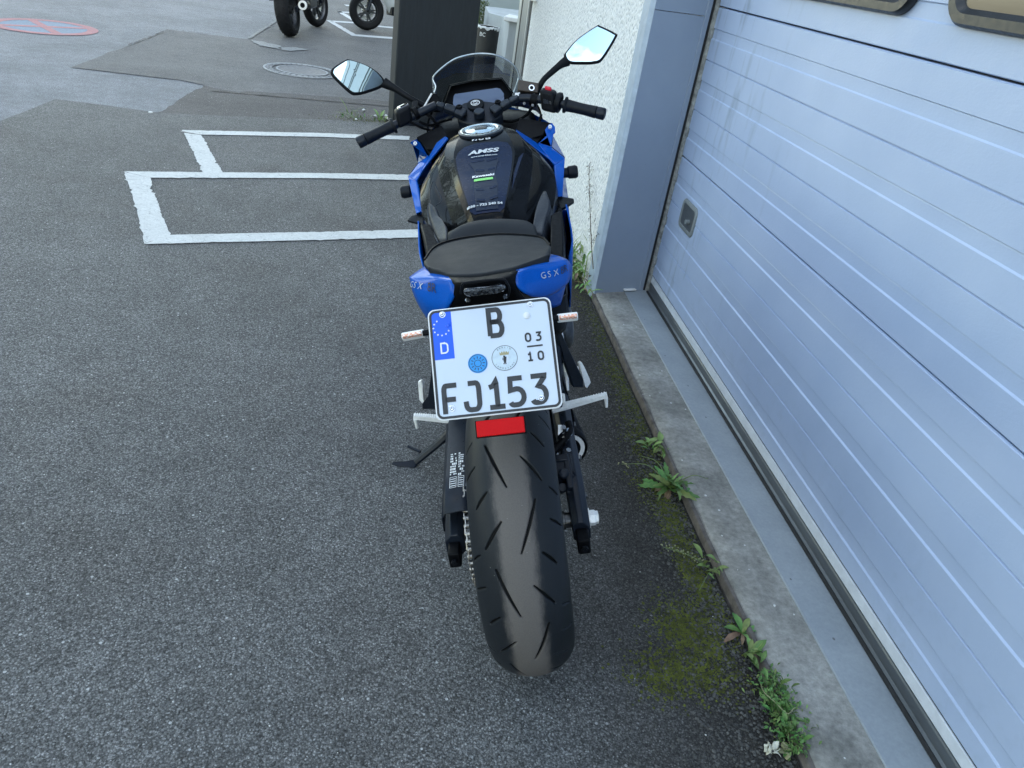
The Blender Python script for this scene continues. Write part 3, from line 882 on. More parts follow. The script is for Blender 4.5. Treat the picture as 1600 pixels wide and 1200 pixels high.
g = geo(); prism(g, [(0.9235, 3.2965, 0.0), (0.9065, 3.318, 0.0), (0.9065, 3.42, 0), (0.9235, 3.42, 0)], (0, 0, 3.2)); ppart('flange', g, M['post_edge'], bevel=0.002)
t_ = (B_ - A_).normalized(); n_ = V3((t_.y, -t_.x, 0))
g = geo(); a = A_.lerp(B_, 0.895) + n_ * 0.006; b = A_.lerp(B_, 0.975) + n_ * 0.006
prism(g, [a, b, b - n_ * 0.02, a - n_ * 0.02], (0, 0, 3.2)); ppart('edge_strip', g, M['post'], bevel=0.0015)
g = geo(); prism(g, [(1.186, 3.381, 0.03), (1.196, 3.381, 0.03), (1.196, 3.43, 0.03), (1.186, 3.43, 0.03)], (0, 0, 3.1)); ppart('gap', g, M['dark_gap'], smooth=False)
g = geo()
rows = []
for z in np.linspace(0.034, 3.1, 130):
    w = rr.uniform(-0.0016, 0.0016)
    rows.append([(1.1965 + w * .5, 3.42, z), (1.1965 + w * .5, 3.374 + w, z), (1.201, 3.366 + w, z), (1.2085 + w, 3.3635, z), (1.215, 3.366, z)])
grid(g, rows); ppart('brush_seal', g, M['seal'], ang=40)
g = geo(); box(g, (1.108, 3.352, 0.043), (0.066, 0.022, 0.006), rz=R(18)); ppart('foot_bracket', g, M['white_metal'], bevel=0.001)

# ================================================================== WORKSHOP WALL
# white roughcast wall from the door post to the corner, and the storey over the door
wall = tag(empty('workshop_wall', (0.91, 5, 0)), 'white roughcast workshop wall beside and above the garage door', 'wall')
winv = Matrix.Translation((-0.91, -5, 0))
def wpart(name, g, m, **kw):
    o = mk(name, g, m, wall, **kw); o.matrix_parent_inverse = winv; return o
g = geo()
box(g, (1.46, 5.16, 2.78), (1.10, 3.55, 5.64))
wpart('roughcast', g, M['wall'], smooth=False)
g = geo(); box(g, (1.81, -3.4, 4.4), (1.80, 13.5, 2.4)); wpart('upper_storey', g, M['white_metal'], smooth=False)
g = geo(); box(g, (1.9, -7.2, 1.6), (1.90, 5.98, 3.2)); wpart('end_wall', g, M['white_metal'], smooth=False)
g = geo(); box(g, (2.85, -1.6, 2.76), (0.26, 17.3, 5.58)); wpart('sun_stop', g, M['white_metal'], smooth=False)  # added behind the wall to stop the sun leaking through
for z in (3.26, 3.42, 4.2, 4.34, 5.1):
    g = geo(); box(g, (0.905, -3.4, z), (0.014, 13.46, 0.045)); wpart('fascia_joint', g, M['fascia'], smooth=False)
# building mass added out of view to keep the sun off the yard
bld = geo(); box(bld, (8.3, 10.5, 4.5), (10.6, 45, 9.06))
tag(mk('sun_blocking_mass', bld, M['render_wall'], smooth=False), 'unseen pale mass added behind the workshop to block the sun', 'building')
# aluminium shopfront post at the end of the wall
fr = tag(empty('aluminium_frame', (0.95, 7.3, 0)), 'grey aluminium frame post at the end of the white wall', 'frame post')
finv = Matrix.Translation((-0.95, -7.3, 0))
def fpart(name, g, m, **kw):
    o = mk(name, g, m, fr, **kw); o.matrix_parent_inverse = finv; return o
g = geo(); box(g, (0.955, 7.37, 1.6), (0.085, 0.50, 3.25)); fpart('profile', g, M['alu'], bevel=0.003)
g = geo(); box(g, (0.935, 7.66, 1.6), (0.05, 0.07, 3.25)); fpart('gasket', g, M['dark_gap'], smooth=False)
g = geo(); box(g, (0.945, 7.83, 1.6), (0.05, 0.26, 3.25)); fpart('sash', g, M['alu_light'], bevel=0.003)
g = geo(); box(g, (0.925, 7.085, 1.6), (0.055, 0.05, 3.25)); fpart('bead', g, M['alu_light'], bevel=0.002)
g = geo(); box(g, (0.93, 7.005, 1.6), (0.04, 0.10, 3.25)); fpart('joint', g, M['dark_gap'], smooth=False)
# white cable box on the wall
g = geo(); box(g, (0.880, 6.82, 1.36), (0.064, 0.26, 0.62))
tag(mk('cable_box', g, M['white_metal'], bevel=0.008), 'small white box mounted high on the end of the roughcast wall', 'junction box')

# dark board pillar
pl = tag(empty('dark_pillar', (0.155, 6.65, 0), math.atan2(0.232, 0.64)), 'wide anthracite board pillar standing beyond the blue motorcycle', 'pillar')
g = geo(); box(g, (0, 0.07, 1.5), (0.675, 0.14, 3.02)); mk('board', g, M['pillar'], pl, bevel=0.012, seg=3)
g = geo(); box(g, (0, 0.07, 0.012), (0.72, 0.18, 0.03)); mk('foot', g, M['satin'], pl, bevel=0.004)

# low pale wall with a coping, panel above, shrub and bin seen between pillar and frame
lw = tag(empty('low_rendered_wall', (1.3, 11.0, 0)), 'low pale rendered wall with a small white coping behind the black bin', 'low wall')
linv = Matrix.Translation((-1.3, -11, 0))
def lpart(name, g, m, **kw):
    o = mk(name, g, m, lw, **kw); o.matrix_parent_inverse = linv; return o
g = geo(); prism(g, [(0.90, 11.2, -0.02), (1.06, 10.9, -0.02), (1.10, 10.34, -0.02), (3.2, 10.34, -0.02), (3.2, 13.2, -0.02), (0.93, 12.3, -0.02)], (0, 0, 0.61)); lpart('render', g, M['render_wall'], smooth=False)
g = geo(); prism(g, [(1.02, 10.30, 0.592), (1.30, 10.24, 0.592), (1.34, 10.60, 0.592), (1.12, 10.72, 0.592)], (0, 0, 0.055)); lpart('coping', g, M['white_metal'], bevel=0.01)
pw = geo(); box(pw, (1.6, 15.4, 1.12), (2.8, 0.12, 1.72))
tag(mk('pale_panel', pw, M['pale_panel'], bevel=0.01), 'flat pale green-grey panel wall in the far background', 'wall panel')

def leaf_geo(L_, W_, curl=0.25, lobes=0.0, n=5, rnd=random, fold=0.25):
    """one leaf along +X, folded on its midrib, drooping"""
    g = geo(); vs_ = []; fs = []
    for i in range(n + 1):
        t = i / n
        w = W_ * (math.sin(math.pi * min(1, t * 0.92 + 0.06)) ** 0.8) * (0.45 + 0.75 * t if t < 0.75 else 1.0)
        if lobes and i % 2:
            w *= 1 - lobes
        if i == n: w = W_ * 0.03
        x = L_ * t; z = L_ * (0.30 * t - curl * 1.6 * t * t)
        vs_ += [(x, -w / 2, z + w * fold), (x, 0, z), (x, w / 2, z + w * fold)]
    for i in range(n):
        for k in (0, 1):
            a = i * 3 + k
            fs.append((a, a + 3, a + 4, a + 1))
    return add(g, vs_, fs)

# bin
b_ = V3((0.931,10.215,0))
bn = tag(empty('litter_bin', (0.785, 9.55, Z_MID)), 'small round black bin with a white liner rim by the wall', 'bin')
g = geo(); lathe(g, [(0, 0.0), (0.115, 0.0), (0.128, 0.54), (0.128, 0.58), (0.117, 0.58), (0.108, 0.1), (0, 0.1)], (0, 0, 0), (0, 0, 1), 32); mk('body', g, M['bin'], bn)
g = geo()
prof = []
rows = []
for k in range(49):
    a = 2 * math.pi * k / 48
    q = rr.uniform(-0.02, 0.012) if k % 48 else 0
    rows.append([(math.cos(a) * r_, math.sin(a) * r_, z) for r_, z in ((0.115, 0.54), (0.122, 0.588 + q * .3), (0.133, 0.580 + q * .4), (0.133, 0.565 + q))])
rows[-1] = rows[0]
grid(g, rows); mk('liner', g, M['liner'], bn)
g = text_geo('BC', 0.06, 0.002)
o = mk('lettering', g, M['white'], bn, False); o.location = (-0.070, -0.116, 0.50); o.rotation_euler = (R(90), 0, R(-30))
g = geo(); lathe(g, [(0.122, 0.29), (0.1255, 0.29), (0.1285, 0.41), (0.125, 0.41)], (0, 0, 0), (0, 0, 1), 8, a0=R(218), a1=R(262)); mk('panel', g, M['dark_gap'], bn)
g = geo(); lathe(g, [(0.116, 0.06), (0.1185, 0.06), (0.1248, 0.285), (0.121, 0.285)], (0, 0, 0), (0, 0, 1), 8, a0=R(205), a1=R(262)); mk('panel', g, M['bin_patch'], bn)
# shrub and grass strip behind the bin
def leafy(name, cx, cy, z0, rx, ry, h, n, L_, m, seed, label, cat_, stems=6):
    rd = random.Random(seed)
    root = tag(empty(name, (cx, cy, z0)), label, cat_)
    g = geo()
    for _ in range(n):
        a = rd.uniform(0, 2 * math.pi); q = rd.random() ** 0.5; z = rd.random() ** 0.8 * h
        s_ = (1 - 0.55 * (z / h) ** 2) * q * rd.uniform(0.75, 1.15)
        p = V3((math.cos(a) * rx * s_, math.sin(a) * ry * s_, z))
        m_ = Matrix.Translation(p) @ Matrix.Rotation(rd.uniform(0, 6.28), 4, 'Z') @ Matrix.Rotation(rd.uniform(-1.1, 0.6), 4, 'Y')
        lg = leaf_geo(L_ * rd.uniform(0.6, 1.3), L_ * 0.42, 0.2, n=3)
        add(g, [m_ @ V3(v) for v in lg[0]], lg[1])
    tag(mk('foliage', g, m, root), kind='stuff')
    g = geo()
    for _ in range(stems):
        a = rd.uniform(0, 6.28)
        tube(g, cat([(0, 0, 0), (math.cos(a) * rx * .3, math.sin(a) * ry * .3, h * .5), (math.cos(a) * rx * .5, math.sin(a) * ry * .5, h * .85)], 3), [0.008, 0.003], 5)
    mk('stem', g, M['bark'], root)
    return root
leafy('garden_shrub', 0.945, 12.9, Z_MID, 0.15, 0.2, 0.62, 600, 0.05, M['shrub'], 5, 'round green shrub growing behind the low pale wall', 'shrub')
leafy('grass_clump', 0.70, 11.4, Z_MID, 0.10, 0.7, 0.58, 800, 0.08, M['shrub'], 6, 'narrow strip of yellow-green growth beside the dark pillar edge', 'shrub')
# trees behind the photographer and an added row left: only their reflection shows in the gloss paint
def tree(x, y, h, r_, seed, label):
    rd = random.Random(seed)
    root = tag(empty('broadleaf_tree', (x, y, Z_ROAD)), label, 'tree')
    g = geo()
    tube(g, cat([(0, 0, 0), (0.1, 0.05, h * .3), (0, 0.1, h * .7)], 4), [0.22, 0.07], 8)
    for k in range(6):
        a = k * 1.05; tube(g, cat([(0.05, 0.05, h * .32), (math.cos(a) * r_ * .4, math.sin(a) * r_ * .4, h * .55), (math.cos(a) * r_ * .7, math.sin(a) * r_ * .7, h * .7)], 3), [0.09, 0.02], 6)
    mk('trunk', g, M['bark'], root)
    g = geo()
    cl = [(rd.uniform(-1, 1) * r_ * .7, rd.uniform(-1, 1) * r_ * .7, h * rd.uniform(.45, .92), r_ * rd.uniform(.3, .55)) for _ in range(16)]
    for cx, cy, cz, cr in cl:
        for _ in range(110):
            d = V3((rd.gauss(0, 1), rd.gauss(0, 1), rd.gauss(0, .8))).normalized() * cr * rd.random() ** .4
            m_ = Matrix.Translation(V3((cx, cy, cz)) + d) @ Matrix.Rotation(rd.uniform(0, 6.28), 4, 'Z') @ Matrix.Rotation(rd.uniform(-1, 1), 4, 'Y')
            add(g, [m_ @ V3(v) for v in ((-.22, 0, 0), (0, -.11, .04), (.22, 0, 0), (0, .11, .04))], [(0, 1, 2, 3)])
    tag(mk('crown', g, M['tree'], root, False), kind='stuff')
for k_, (x_, y_, h_) in enumerate(((-13, -7, 7.5), (-14.5, -1, 8.5), (-13.5, 4.5, 7.8), (-15, 10.5, 8.8), (-13.6, 16.5, 7.6))):  # unseen row added on the left so the tank mirrors something dark
    tree(x_, y_, h_, 3.2, 30 + k_, ('first', 'second', 'third', 'fourth', 'fifth')[k_] + ' unseen tree of the left row added to darken tank reflections')
tree(-3.5, -19.5, 5.0, 2.6, 11, 'dark broad tree across the yard behind the viewpoint')
tree(-0.5, -22, 4.6, 2.4, 12, 'smaller bushy tree across the yard nearer the workshop line')

# ================================================================== THE BLUE MOTORCYCLE (bike frame: rear contact patch = origin, +Y forward, +Z up)
bike = tag(empty('motorcycle'), 'blue and black sport motorcycle on its side stand, white number plate facing the viewer', 'motorcycle')
_m = [[0.966392, 0.067627, -0.248018], [-0.065504, 0.997711, 0.016811], [0.248587, 0.0, 0.96861]]; _t = (0.3802,1.2717,0)
bike.matrix_world = Matrix(((*_m[0], _t[0]), (*_m[1], _t[1]), (*_m[2], _t[2]), (0, 0, 0, 1)))
def bp(name, g, m, parent=None, **kw):
    return mk(name, g, m, parent or bike, **kw)
def mir(P): return [(-p[0], p[1], p[2]) for p in P]

# ---------------- rear wheel
def tyre_profile(R_, hw, drop, rim_r, rim_w, n):
    u = np.linspace(-1, 1, n)
    px_ = hw * np.sin(u * np.pi / 2); pr_ = R_ - drop * (1 - np.cos(u * np.pi / 2))
    left = [(-hw * 0.965, R_ - drop - 0.016), (-rim_w * 1.04, rim_r + 0.012), (-rim_w, rim_r)]
    return list(zip(px_, pr_)), left
def sipe_pattern():
    segs = []
    base = [(0.0, 0.30, .0425, .0075, .0036), (0.497, 0.648, .0235, .0575, .0034), (0.312, 0.398, .046, .0685, .0032), (0.122, 0.172, .0665, .0845, .0030), (0.688, 0.728, .0705, .0838, .0028)]
    per = 2 * math.pi / 8
    for k in range(8):
        for a, b, x0, x1, w in base:
            f = per / 0.77
            o = 2.675 + per * (k - 1) 
            segs.append((o + a * f, o + b * f, -x0, -x1, w))
            segs.append((o + 0.3855 * f + a * f, o + 0.3855 * f + b * f, x0, x1, w))
    return segs
def sport_tyre(R_, hw, drop, rim_r, rim_w, na, nu, sipes=True):
    top, side = tyre_profile(R_, hw, drop, rim_r, rim_w, nu)
    prof = side[::-1] + top + [(-a, b) for a, b in side]
    X = np.array([p[0] for p in prof]); RR = np.array([p[1] for p in prof])
    th = np.linspace(0, 2 * np.pi, na, endpoint=False)
    TH, XX = np.meshgrid(th, X, indexing='ij'); RRR = np.broadcast_to(RR, TH.shape).copy()
    sip = np.zeros(TH.shape)
    if sipes:
        for a, b, x0, x1, w in sipe_pattern():
            # distance in the unrolled tread to a tapered stroke
            sx = (((TH - (a + b) / 2 + np.pi) % (2 * np.pi)) - np.pi) * R_
            a_, b_ = (a - b) / 2 * R_, (b - a) / 2 * R_
            du, dv = b_ - a_, x1 - x0
            t = np.clip(((sx - a_) * du + (XX - x0) * dv) / (du * du + dv * dv), 0, 1)
            # slight curve of the sipe
            cur = 0.0016 * np.sin(np.pi * t) * np.sign(x0)
            d = np.hypot(sx - (a_ + du * t), XX - (x0 + dv * t) - cur)
            ww = 1.02 * w * (0.42 + 0.58 * np.sin(np.pi * np.clip(0.12 + 0.80 * t, 0, 1)))
            sip = np.maximum(sip, np.clip((ww - d) / 0.0014, 0, 1) * (np.abs(XX) < hw * 0.985))
        RRR = RRR - sip * 0.006
    co = np.stack([XX, RRR * np.cos(TH), RRR * np.sin(TH)], -1).reshape(-1, 3)
    m = len(prof)
    i = np.arange(na)[:, None]; j = np.arange(m - 1)[None, :]
    i2 = (i + 1) % na
    f = np.stack([i * m + j, i * m + j + 1, i2 * m + j + 1, i2 * m + j], -1).reshape(-1, 4)
    return co, f, sip.reshape(-1)
def np_mesh(name, co, f, mats, mi, parent):
    me = bpy.data.meshes.new(name)
    me.vertices.add(len(co)); me.vertices.foreach_set('co', co.ravel())
    me.loops.add(f.size); me.loops.foreach_set('vertex_index', f.ravel().astype(np.int32))
    me.polygons.add(len(f)); me.polygons.foreach_set('loop_start', np.arange(0, f.size, 4, dtype=np.int32))
    for m in mats: me.materials.append(m)
    at = me.attributes.new('sipe', 'FLOAT', 'POINT'); at.data.foreach_set('value', mi.astype(np.float32))
    me.polygons.foreach_set('use_smooth', [True] * len(f))
    me.update(calc_edges=True); me.validate()
    return share(name, me, parent)
rw = empty('rear_wheel'); rw.parent = bike; rw.location = (0, 0, 0.316)
co, f, mi = sport_tyre(0.316, 0.090, 0.072, 0.216, 0.070, 1500, 181)
np_mesh('tyre', co, f, [M['tyre']], mi, rw)
def rim_geo(rad, w, spokes=5):
    g = geo()
    lathe(g, [(rad + .003, -w), (rad - .006, -w), (rad - .022, -w * .45), (rad - .026, 0), (rad - .022, w * .45), (rad - .006, w), (rad + .003, w), (rad - .012, w * .4), (rad - .014, 0), (rad - .012, -w * .4)], (0, 0, 0), (1, 0, 0), 64, closed_prof=True)
    for k in range(spokes):
        for s in (-1, 1):
            a = 2 * math.pi * k / spokes + s * 0.16
            d = V3((0, math.cos(a), math.sin(a))); d0 = V3((0, math.cos(a - s * .08), math.sin(a - s * .08)))
            beam(g, d0 * 0.045, d * (rad - 0.018), 0.026, 0.034, (1, 0, 0), 0.018, 0.026)
    lathe(g, [(0.018, -0.075), (0.05, -0.07), (0.05, 0.07), (0.018, 0.075)], (0, 0, 0), (1, 0, 0), 24)
    return g
mk('rim', rim_geo(0.218, 0.070), M['satin'], rw)
def toothed(g, r_, teeth, t, x, hole):
    prof = []
    for k in range(teeth * 4):
        a = 2 * math.pi * k / (teeth * 4)
        q = r_ + (0.0035 if k % 4 in (0, 1) else -0.0035)
        prof.append((x, q * math.cos(a), q * math.sin(a)))
    inner = [(x, hole * math.cos(2 * math.pi * k / (teeth * 4)), hole * math.sin(2 * math.pi * k / (teeth * 4))) for k in range(teeth * 4)]
    loft(g, [inner, prof, [(p[0] + t, p[1], p[2]) for p in prof], [(p[0] + t, p[1], p[2]) for p in inner], inner], cap=False)
    for k in range(5):
        a = 2 * math.pi * k / 5
        beam(g, (x + t / 2, 0.03 * math.cos(a), 0.03 * math.sin(a)), (x + t / 2, (hole + .01) * math.cos(a), (hole + .01) * math.sin(a)), 0.022, t, (1, 0, 0))
CHX = -0.1045
g = geo(); toothed(g, 0.116, 46, 0.006, CHX - 0.003, 0.085); mk('sprocket', g, M['steel_dark'], rw, ang=30)
g = geo(); lathe(g, [(0.075, 0.079), (0.110, 0.079), (0.110, 0.084), (0.075, 0.084)], (0, 0, 0), (1, 0, 0), 48, closed_prof=True)
for k in range(5):
    a = 2 * math.pi * k / 5; beam(g, (0.0815, .03 * math.cos(a), .03 * math.sin(a)), (0.0815, .08 * math.cos(a + .3), .08 * math.sin(a + .3)), 0.016, 0.005, (1, 0, 0))
mk('brake_disc', g, M['disc'], rw)
g = geo(); lathe(g, [(0, .075), (.021, .075), (.021, .098), (.017, .099), (.017, .111), (0, .111)], (0, 0, 0), (1, 0, 0), 24); mk('hub_spacer', g, M['steel_dark'], rw)

# ---------------- drive chain, link by link
ch = empty('drive_chain'); ch.parent = bike
def link_geo(outer):
    g = geo()
    for sx in (-1, 1):
        x = sx * (0.0078 if outer else 0.0056)
        pts = []
        for cx in (-0.0079, 0.0079):
            for k in range(7):
                a = R(90 + 180 * k / 6) if cx < 0 else R(-90 + 180 * k / 6)
                pts.append((x - 0.001, cx + 0.0066 * math.cos(a), 0.0066 * math.sin(a)))
        pts = [p for p in pts]
        prism(g, pts, (0.002, 0, 0))
    if not outer:
        for cy in (-0.0079, 0.0079):
            lathe(g, [(0, -0.0046), (0.0052, -0.0046), (0.0052, 0.0046), (0, 0.0046)], (0, cy, 0), (1, 0, 0), 10)
    else:
        for cy in (-0.0079, 0.0079):
            lathe(g, [(0, -0.0102), (0.0027, -0.0102), (0.0027, 0.0102), (0, 0.0102)], (0, cy, 0), (1, 0, 0), 8)
    return g
lk = []
for k in range(2):
    me = bpy.data.meshes.new('chain_link')
    gg = link_geo(k == 1); me.from_pydata(gg[0], [], gg[1]); me.materials.append(M['chain']); me.update(); lk.append(me)
# path: round the rear sprocket, forward to the front sprocket and back
rc, fc, rR, fR = (0.0, 0.316), (0.585, 0.392), 0.116, 0.040
path = []
for k in range(181):
    a = R(94 + 176 * k / 180); path.append((rc[0] + rR * math.cos(a), rc[1] + rR * math.sin(a)))
for k in range(41):
    a = R(-86 + 172 * k / 40); path.append((fc[0] + fR * math.cos(a), fc[1] + fR * math.sin(a)))
path.append(path[0])
P_ = np.array(path); dl = np.r_[0, np.cumsum(np.hypot(*np.diff(P_, axis=0).T))]
nl = int(dl[-1] / 0.015875) // 2 * 2
for k in range(nl):
    s0 = dl[-1] * (k + .5) / nl
    y, z = np.interp(s0, dl, P_[:, 0]), np.interp(s0, dl, P_[:, 1])
    y1, z1 = np.interp(s0 + .003, dl, P_[:, 0]), np.interp(s0 + .003, dl, P_[:, 1])
    o = share('chain_link', lk[k % 2], ch)
    o.location = (CHX, y, z); o.rotation_euler = (math.atan2(z1 - z, y1 - y), 0, 0)

# ---------------- swingarm, chain guard, axle
g = geo()
YA = 0.62
for s, xo, xi in ((-1, 0.166, 0.118), (1, 0.150, 0.106)):
    ring = []
    for y, zc, hh_, a, b in ((0.60, 0.415, 0.10, .150, .100), (0.42, 0.395, 0.105, xo - .004, xi - .006), (0.20, 0.364, 0.098, xo - .003, xi), (0.05, 0.342, 0.088, xo, xi + .004), (-0.02, 0.332, 0.078, xo, xi + .005), (-0.052, 0.322, 0.060, xo, xi + .006)):
        c1 = 0.012
        ring.append([(s * (b), y, zc - hh_ / 2 + c1), (s * (b + c1), y, zc - hh_ / 2), (s * (a - c1), y, zc - hh_ / 2), (s * a, y, zc - hh_ / 2 + c1), (s * a, y, zc + hh_ / 2 - c1 * 1.4), (s * (a - c1 * 1.2), y, zc + hh_ / 2), (s * (b + c1), y, zc + hh_ / 2), (s * b, y, zc + hh_ / 2 - c1)])
    loft(g, ring)
beam(g, (-0.15, 0.55, 0.41), (0.15, 0.55, 0.41), 0.12, 0.11, (0, 0, 1))
sw = bp('swingarm', g, M['satin'], ang=25, bevel=0.002)
for s, xo, xi in ((-1, 0.164, 0.128), (1, 0.150, 0.112)):
    g = geo(); box(g, (s * (xo + xi) / 2, -0.072, 0.316), (xo - xi - 0.010, 0.040, 0.040))
    bp('end_cap', g, M['matte_dark'], sw, bevel=0.004)
    g = geo()
    for k in range(4): box(g, (s * (xo + 0.0005), -0.02 + 0.012 * k, 0.318), (0.0012, 0.0018, 0.018))
    bp('adjuster_mark', g, M['steel_dark'], sw, smooth=False)
# tall chain-side beam with the warning label, chain guard
g = geo()
grid(g, [[(-0.161, y, z - .050), (-0.160, y, z - .014), (-0.152, y, z - .002), (-0.118, y, z + .002), (-0.090, y, z), (-0.088, y, z - .014)] for y, z in ((0.40, 0.468), (0.22, 0.452), (0.05, 0.441), (-0.068, 0.430))], 1, 1)
cg = bp('chain_guard', g, M['satin'], ang=20, solid=0.003, off=1)
g = geo()
rl = random.Random(4)
def label_on(g, y, x):
    z = np.interp(y, (-0.068, 0.05, 0.22), (0.430, 0.441, 0.452)) + np.interp(x, (-.152, -.118, -.090), (-.002, .002, .0)) + 0.0008
    return (x, y, z)
def lab(g, x0, x1, y0, y1, mi=0):
    add(g, [label_on(g, y0, x0), label_on(g, y0, x1), label_on(g, y1, x1), label_on(g, y1, x0)], [(0, 1, 2, 3)], mi)
for c0, c1 in ((-.143, -.128), (-.1245, -.111), (-.107, -.092)):
    y = 0.118
    while y > 0.045:
        h_ = rl.uniform(0.003, 0.0075)
        x = c0
        while x < c1 - .002:
            w = rl.uniform(.0015, .004)
            if rl.random() < .8: lab(g, x, min(c1, x + w), y - h_, y)
            x += w + .0009
        y -= h_ + 0.003
    for y0, y1 in ((0.004, 0.038),):
        for a, b, c_, d in ((c0, c1, y0, y0 + .0012), (c0, c1, y1 - .0012, y1), (c0, c0 + .001, y0, y1), (c1 - .001, c1, y0, y1)): lab(g, a, b, c_, d)
        for k in range(4): lab(g, c0 + .002, c1 - .002, y0 + .005 + k * .007, y0 + .0072 + k * .007)
bp('warning_label', g, M['white'], cg, smooth=False)
g = geo()
lathe(g, [(0, -0.155), (0.009, -0.155), (0.009, 0.150), (0.0225, 0.150), (0.0225, 0.1535), (0.0175, 0.1535)], (0, 0, 0.316), (1, 0, 0), 24)
lathe(g, [(0.0175, 0.1535), (0.0175, 0.164), (0.0145, 0.168), (0.0145, 0.172), (0.006, 0.174), (0, 0.174)], (0, 0, 0.316), (1, 0, 0), 6)
bp('axle', g, M['alloy'], ang=30)
# fasteners, weld beads and adjusters that break up the arms
for s, xo in ((-1, 0.164), (1, 0.150)):
    g = geo(); tube(g, [(s * (xo - .018), -0.090, .318), (s * (xo - .018), -0.104, .318)], 0.0042, 6); lathe(g, [(0, 0), (.0075, 0), (.0075, .006), (0, .006)], (s * (xo - .018), -0.096, .318), (0, -1, 0), 6); bp('adjuster_bolt', g, M['matte'], sw)
    g = geo()
    for y in (.06, .20, .34):
        tube(g, cat([(s * (xo - .001), y, .30 + .05 * y), (s * (xo - .001), y + .004, .345 + .10 * y), (s * (xo - .02), y + .006, .388 + .14 * y)], 3), 0.0022, 5)
    bp('weld_bead', g, M['satin'], sw)
for y, z in ((.05, .36), (.16, .385), (.28, .40)):
    g = geo(); lathe(g, [(0, 0), (.0075, 0), (.0065, .004), (.003, .004), (.003, .002), (0, .002)], (.1515, y, z - .02), (1, 0, 0), 12); bp('bolt', g, M['steel_dark'], sw)
# caliper, hose, sensor on the right
g = geo()
box(g, (0, 0, 0), (0.040, 0.070, 0.034), mat=Matrix.Translation((0.110, 0.095, 0.384)) @ Matrix.Rotation(R(12), 4, 'X'))
box(g, (0, 0, 0), (0.030, 0.020, 0.012), mat=Matrix.Translation((0.108, 0.112, 0.404)) @ Matrix.Rotation(R(12), 4, 'X'))
lathe(g, [(0, -.012), (.013, -.012), (.013, .010), (.009, .014), (0, .014)], (0.106, 0.066, 0.392), (.2, -.5, 1), 16)
lathe(g, [(0, -.012), (.011, -.012), (.011, .008), (0, .008)], (0.100, 0.045, 0.372), (.2, -.6, .8), 14)
box(g, (0, 0, 0), (0.022, 0.030, 0.020), mat=Matrix.Translation((0.120, 0.040, 0.372)) @ Matrix.Rotation(R(30), 4, 'X'))
beam(g, (0.118, 0.03, 0.36), (0.118, 0.15, 0.385), 0.014, 0.06)
cl = bp('brake_caliper', g, M['satin'], bevel=0.003)
g = geo()
tube(g, cat([(0.086,0.13,0.405), (0.099,0.14,0.415), (0.115,0.15,0.424), (0.127,0.16,0.434), (0.135,0.18,0.435), (0.134,0.2,0.442)], 6), 0.0085, 10)
bp('brake_hose', g, M['matte_dark'])
g = geo()
for q in ((0.123,0.157,0.432), (0.131,0.168,0.436)): tube(g, [V3(q) + V3((-.0022, .001, -.0014)), V3(q) + V3((.0022, -.001, .0014))], 0.0102, 14)
bp('hose_clip', g, M['chrome'])
g = geo(); tube(g, cat([(0.125,0.4,0.508), (0.151,0.34,0.387), (0.15,0.3,0.358), (0.125,0.155,0.423), (0.112,0.145,0.413), (0.1,0.135,0.407)], 6), 0.0032, 7); bp('sensor_cable', g, M['matte_dark'])
g = geo(); prism(g, [(0.109,0.19,0.445), (0.117,0.19,0.444), (0.121,0.18,0.435), (0.106,0.17,0.429)], (0, .006, -.004)); bp('bracket_plate', g, M['alloy'])
for px_ in ((0.118,0.185,0.441), (0.123,0.135,0.41)):
    g = geo(); disc(g, V3(px_) - V3((0, 0, 0.008)), (0.3, -0.4, 1), 0.0062, 0.012, 6); bp('bolt', g, M['chrome'])

# ---------------- engine, frame, radiator, exhaust, front end (mostly hidden from behind)
g = geo(); box(g, (0, 0.83, 0.47), (0.30, 0.36, 0.36)); box(g, (0, 1.00, 0.60), (0.28, 0.20, 0.22)); box(g, (0, 0.80, 0.30), (0.26, 0.42, 0.10))
for s in (-1, 1): lathe(g, [(0, 0.14), (0.085, 0.14), (0.080, 0.19), (0.03, 0.198), (0, 0.198)], (0, 0.74, 0.44), (s, 0, 0), 28)
bp('engine', g, M['steel_dark'], bevel=0.02, seg=3)
g = geo()
for s in (-1, 1):
    tube(g, cat([(s * .05, 1.16, .86), (s * .15, 1.0, .80), (s * .165, .80, .72), (s * .145, .62, .60), (s * .13, .56, .45), (s * .12, .60, .34)], 4), [0.03, 0.036, 0.03], 8, sx=0.6)
    tube(g, cat([(s * .12, .62, .66), (s * .10, .35, .78), (s * .07, .08, .85)], 4), 0.016, 8)
    tube(g, cat([(s * .13, .58, .50), (s * .11, .35, .70), (s * .08, .12, .84)], 4), 0.012, 8)
bp('chassis', g, M['satin'])
g = geo(); box(g, (0, 1.14, 0.60), (0.30, 0.04, 0.30)); bp('radiator', g, M['matte_dark'], bevel=0.005)
g = geo()
tube(g, cat([(-.06, 1.02, .46), (-.06, 1.10, .34), (-.02, 1.02, .22), (.04, .80, .17), (.10, .62, .19)], 5), 0.024, 10)
tube(g, cat([(.06, 1.02, .46), (.06, 1.10, .34), (.03, 1.0, .22), (.04, .80, .17)], 5), 0.024, 10)
ec = V3((0.143,0.335,0.27))
ec = V3((0.137, 0.335, ec.z))
lathe(g, [(0.0, 0.30), (0.042, 0.30), (0.050, 0.24), (0.050, 0.01), (0.043, 0.0)], ec, (-.10, 1, -0.12), 28)
lathe(g, [(0.041, -.002), (0.0465, -.006), (0.0505, .004), (0.0505, .03)], ec, (-.10, 1, -0.12), 32)
ex = bp('exhaust', g, M['matte_dark'], ang=40)
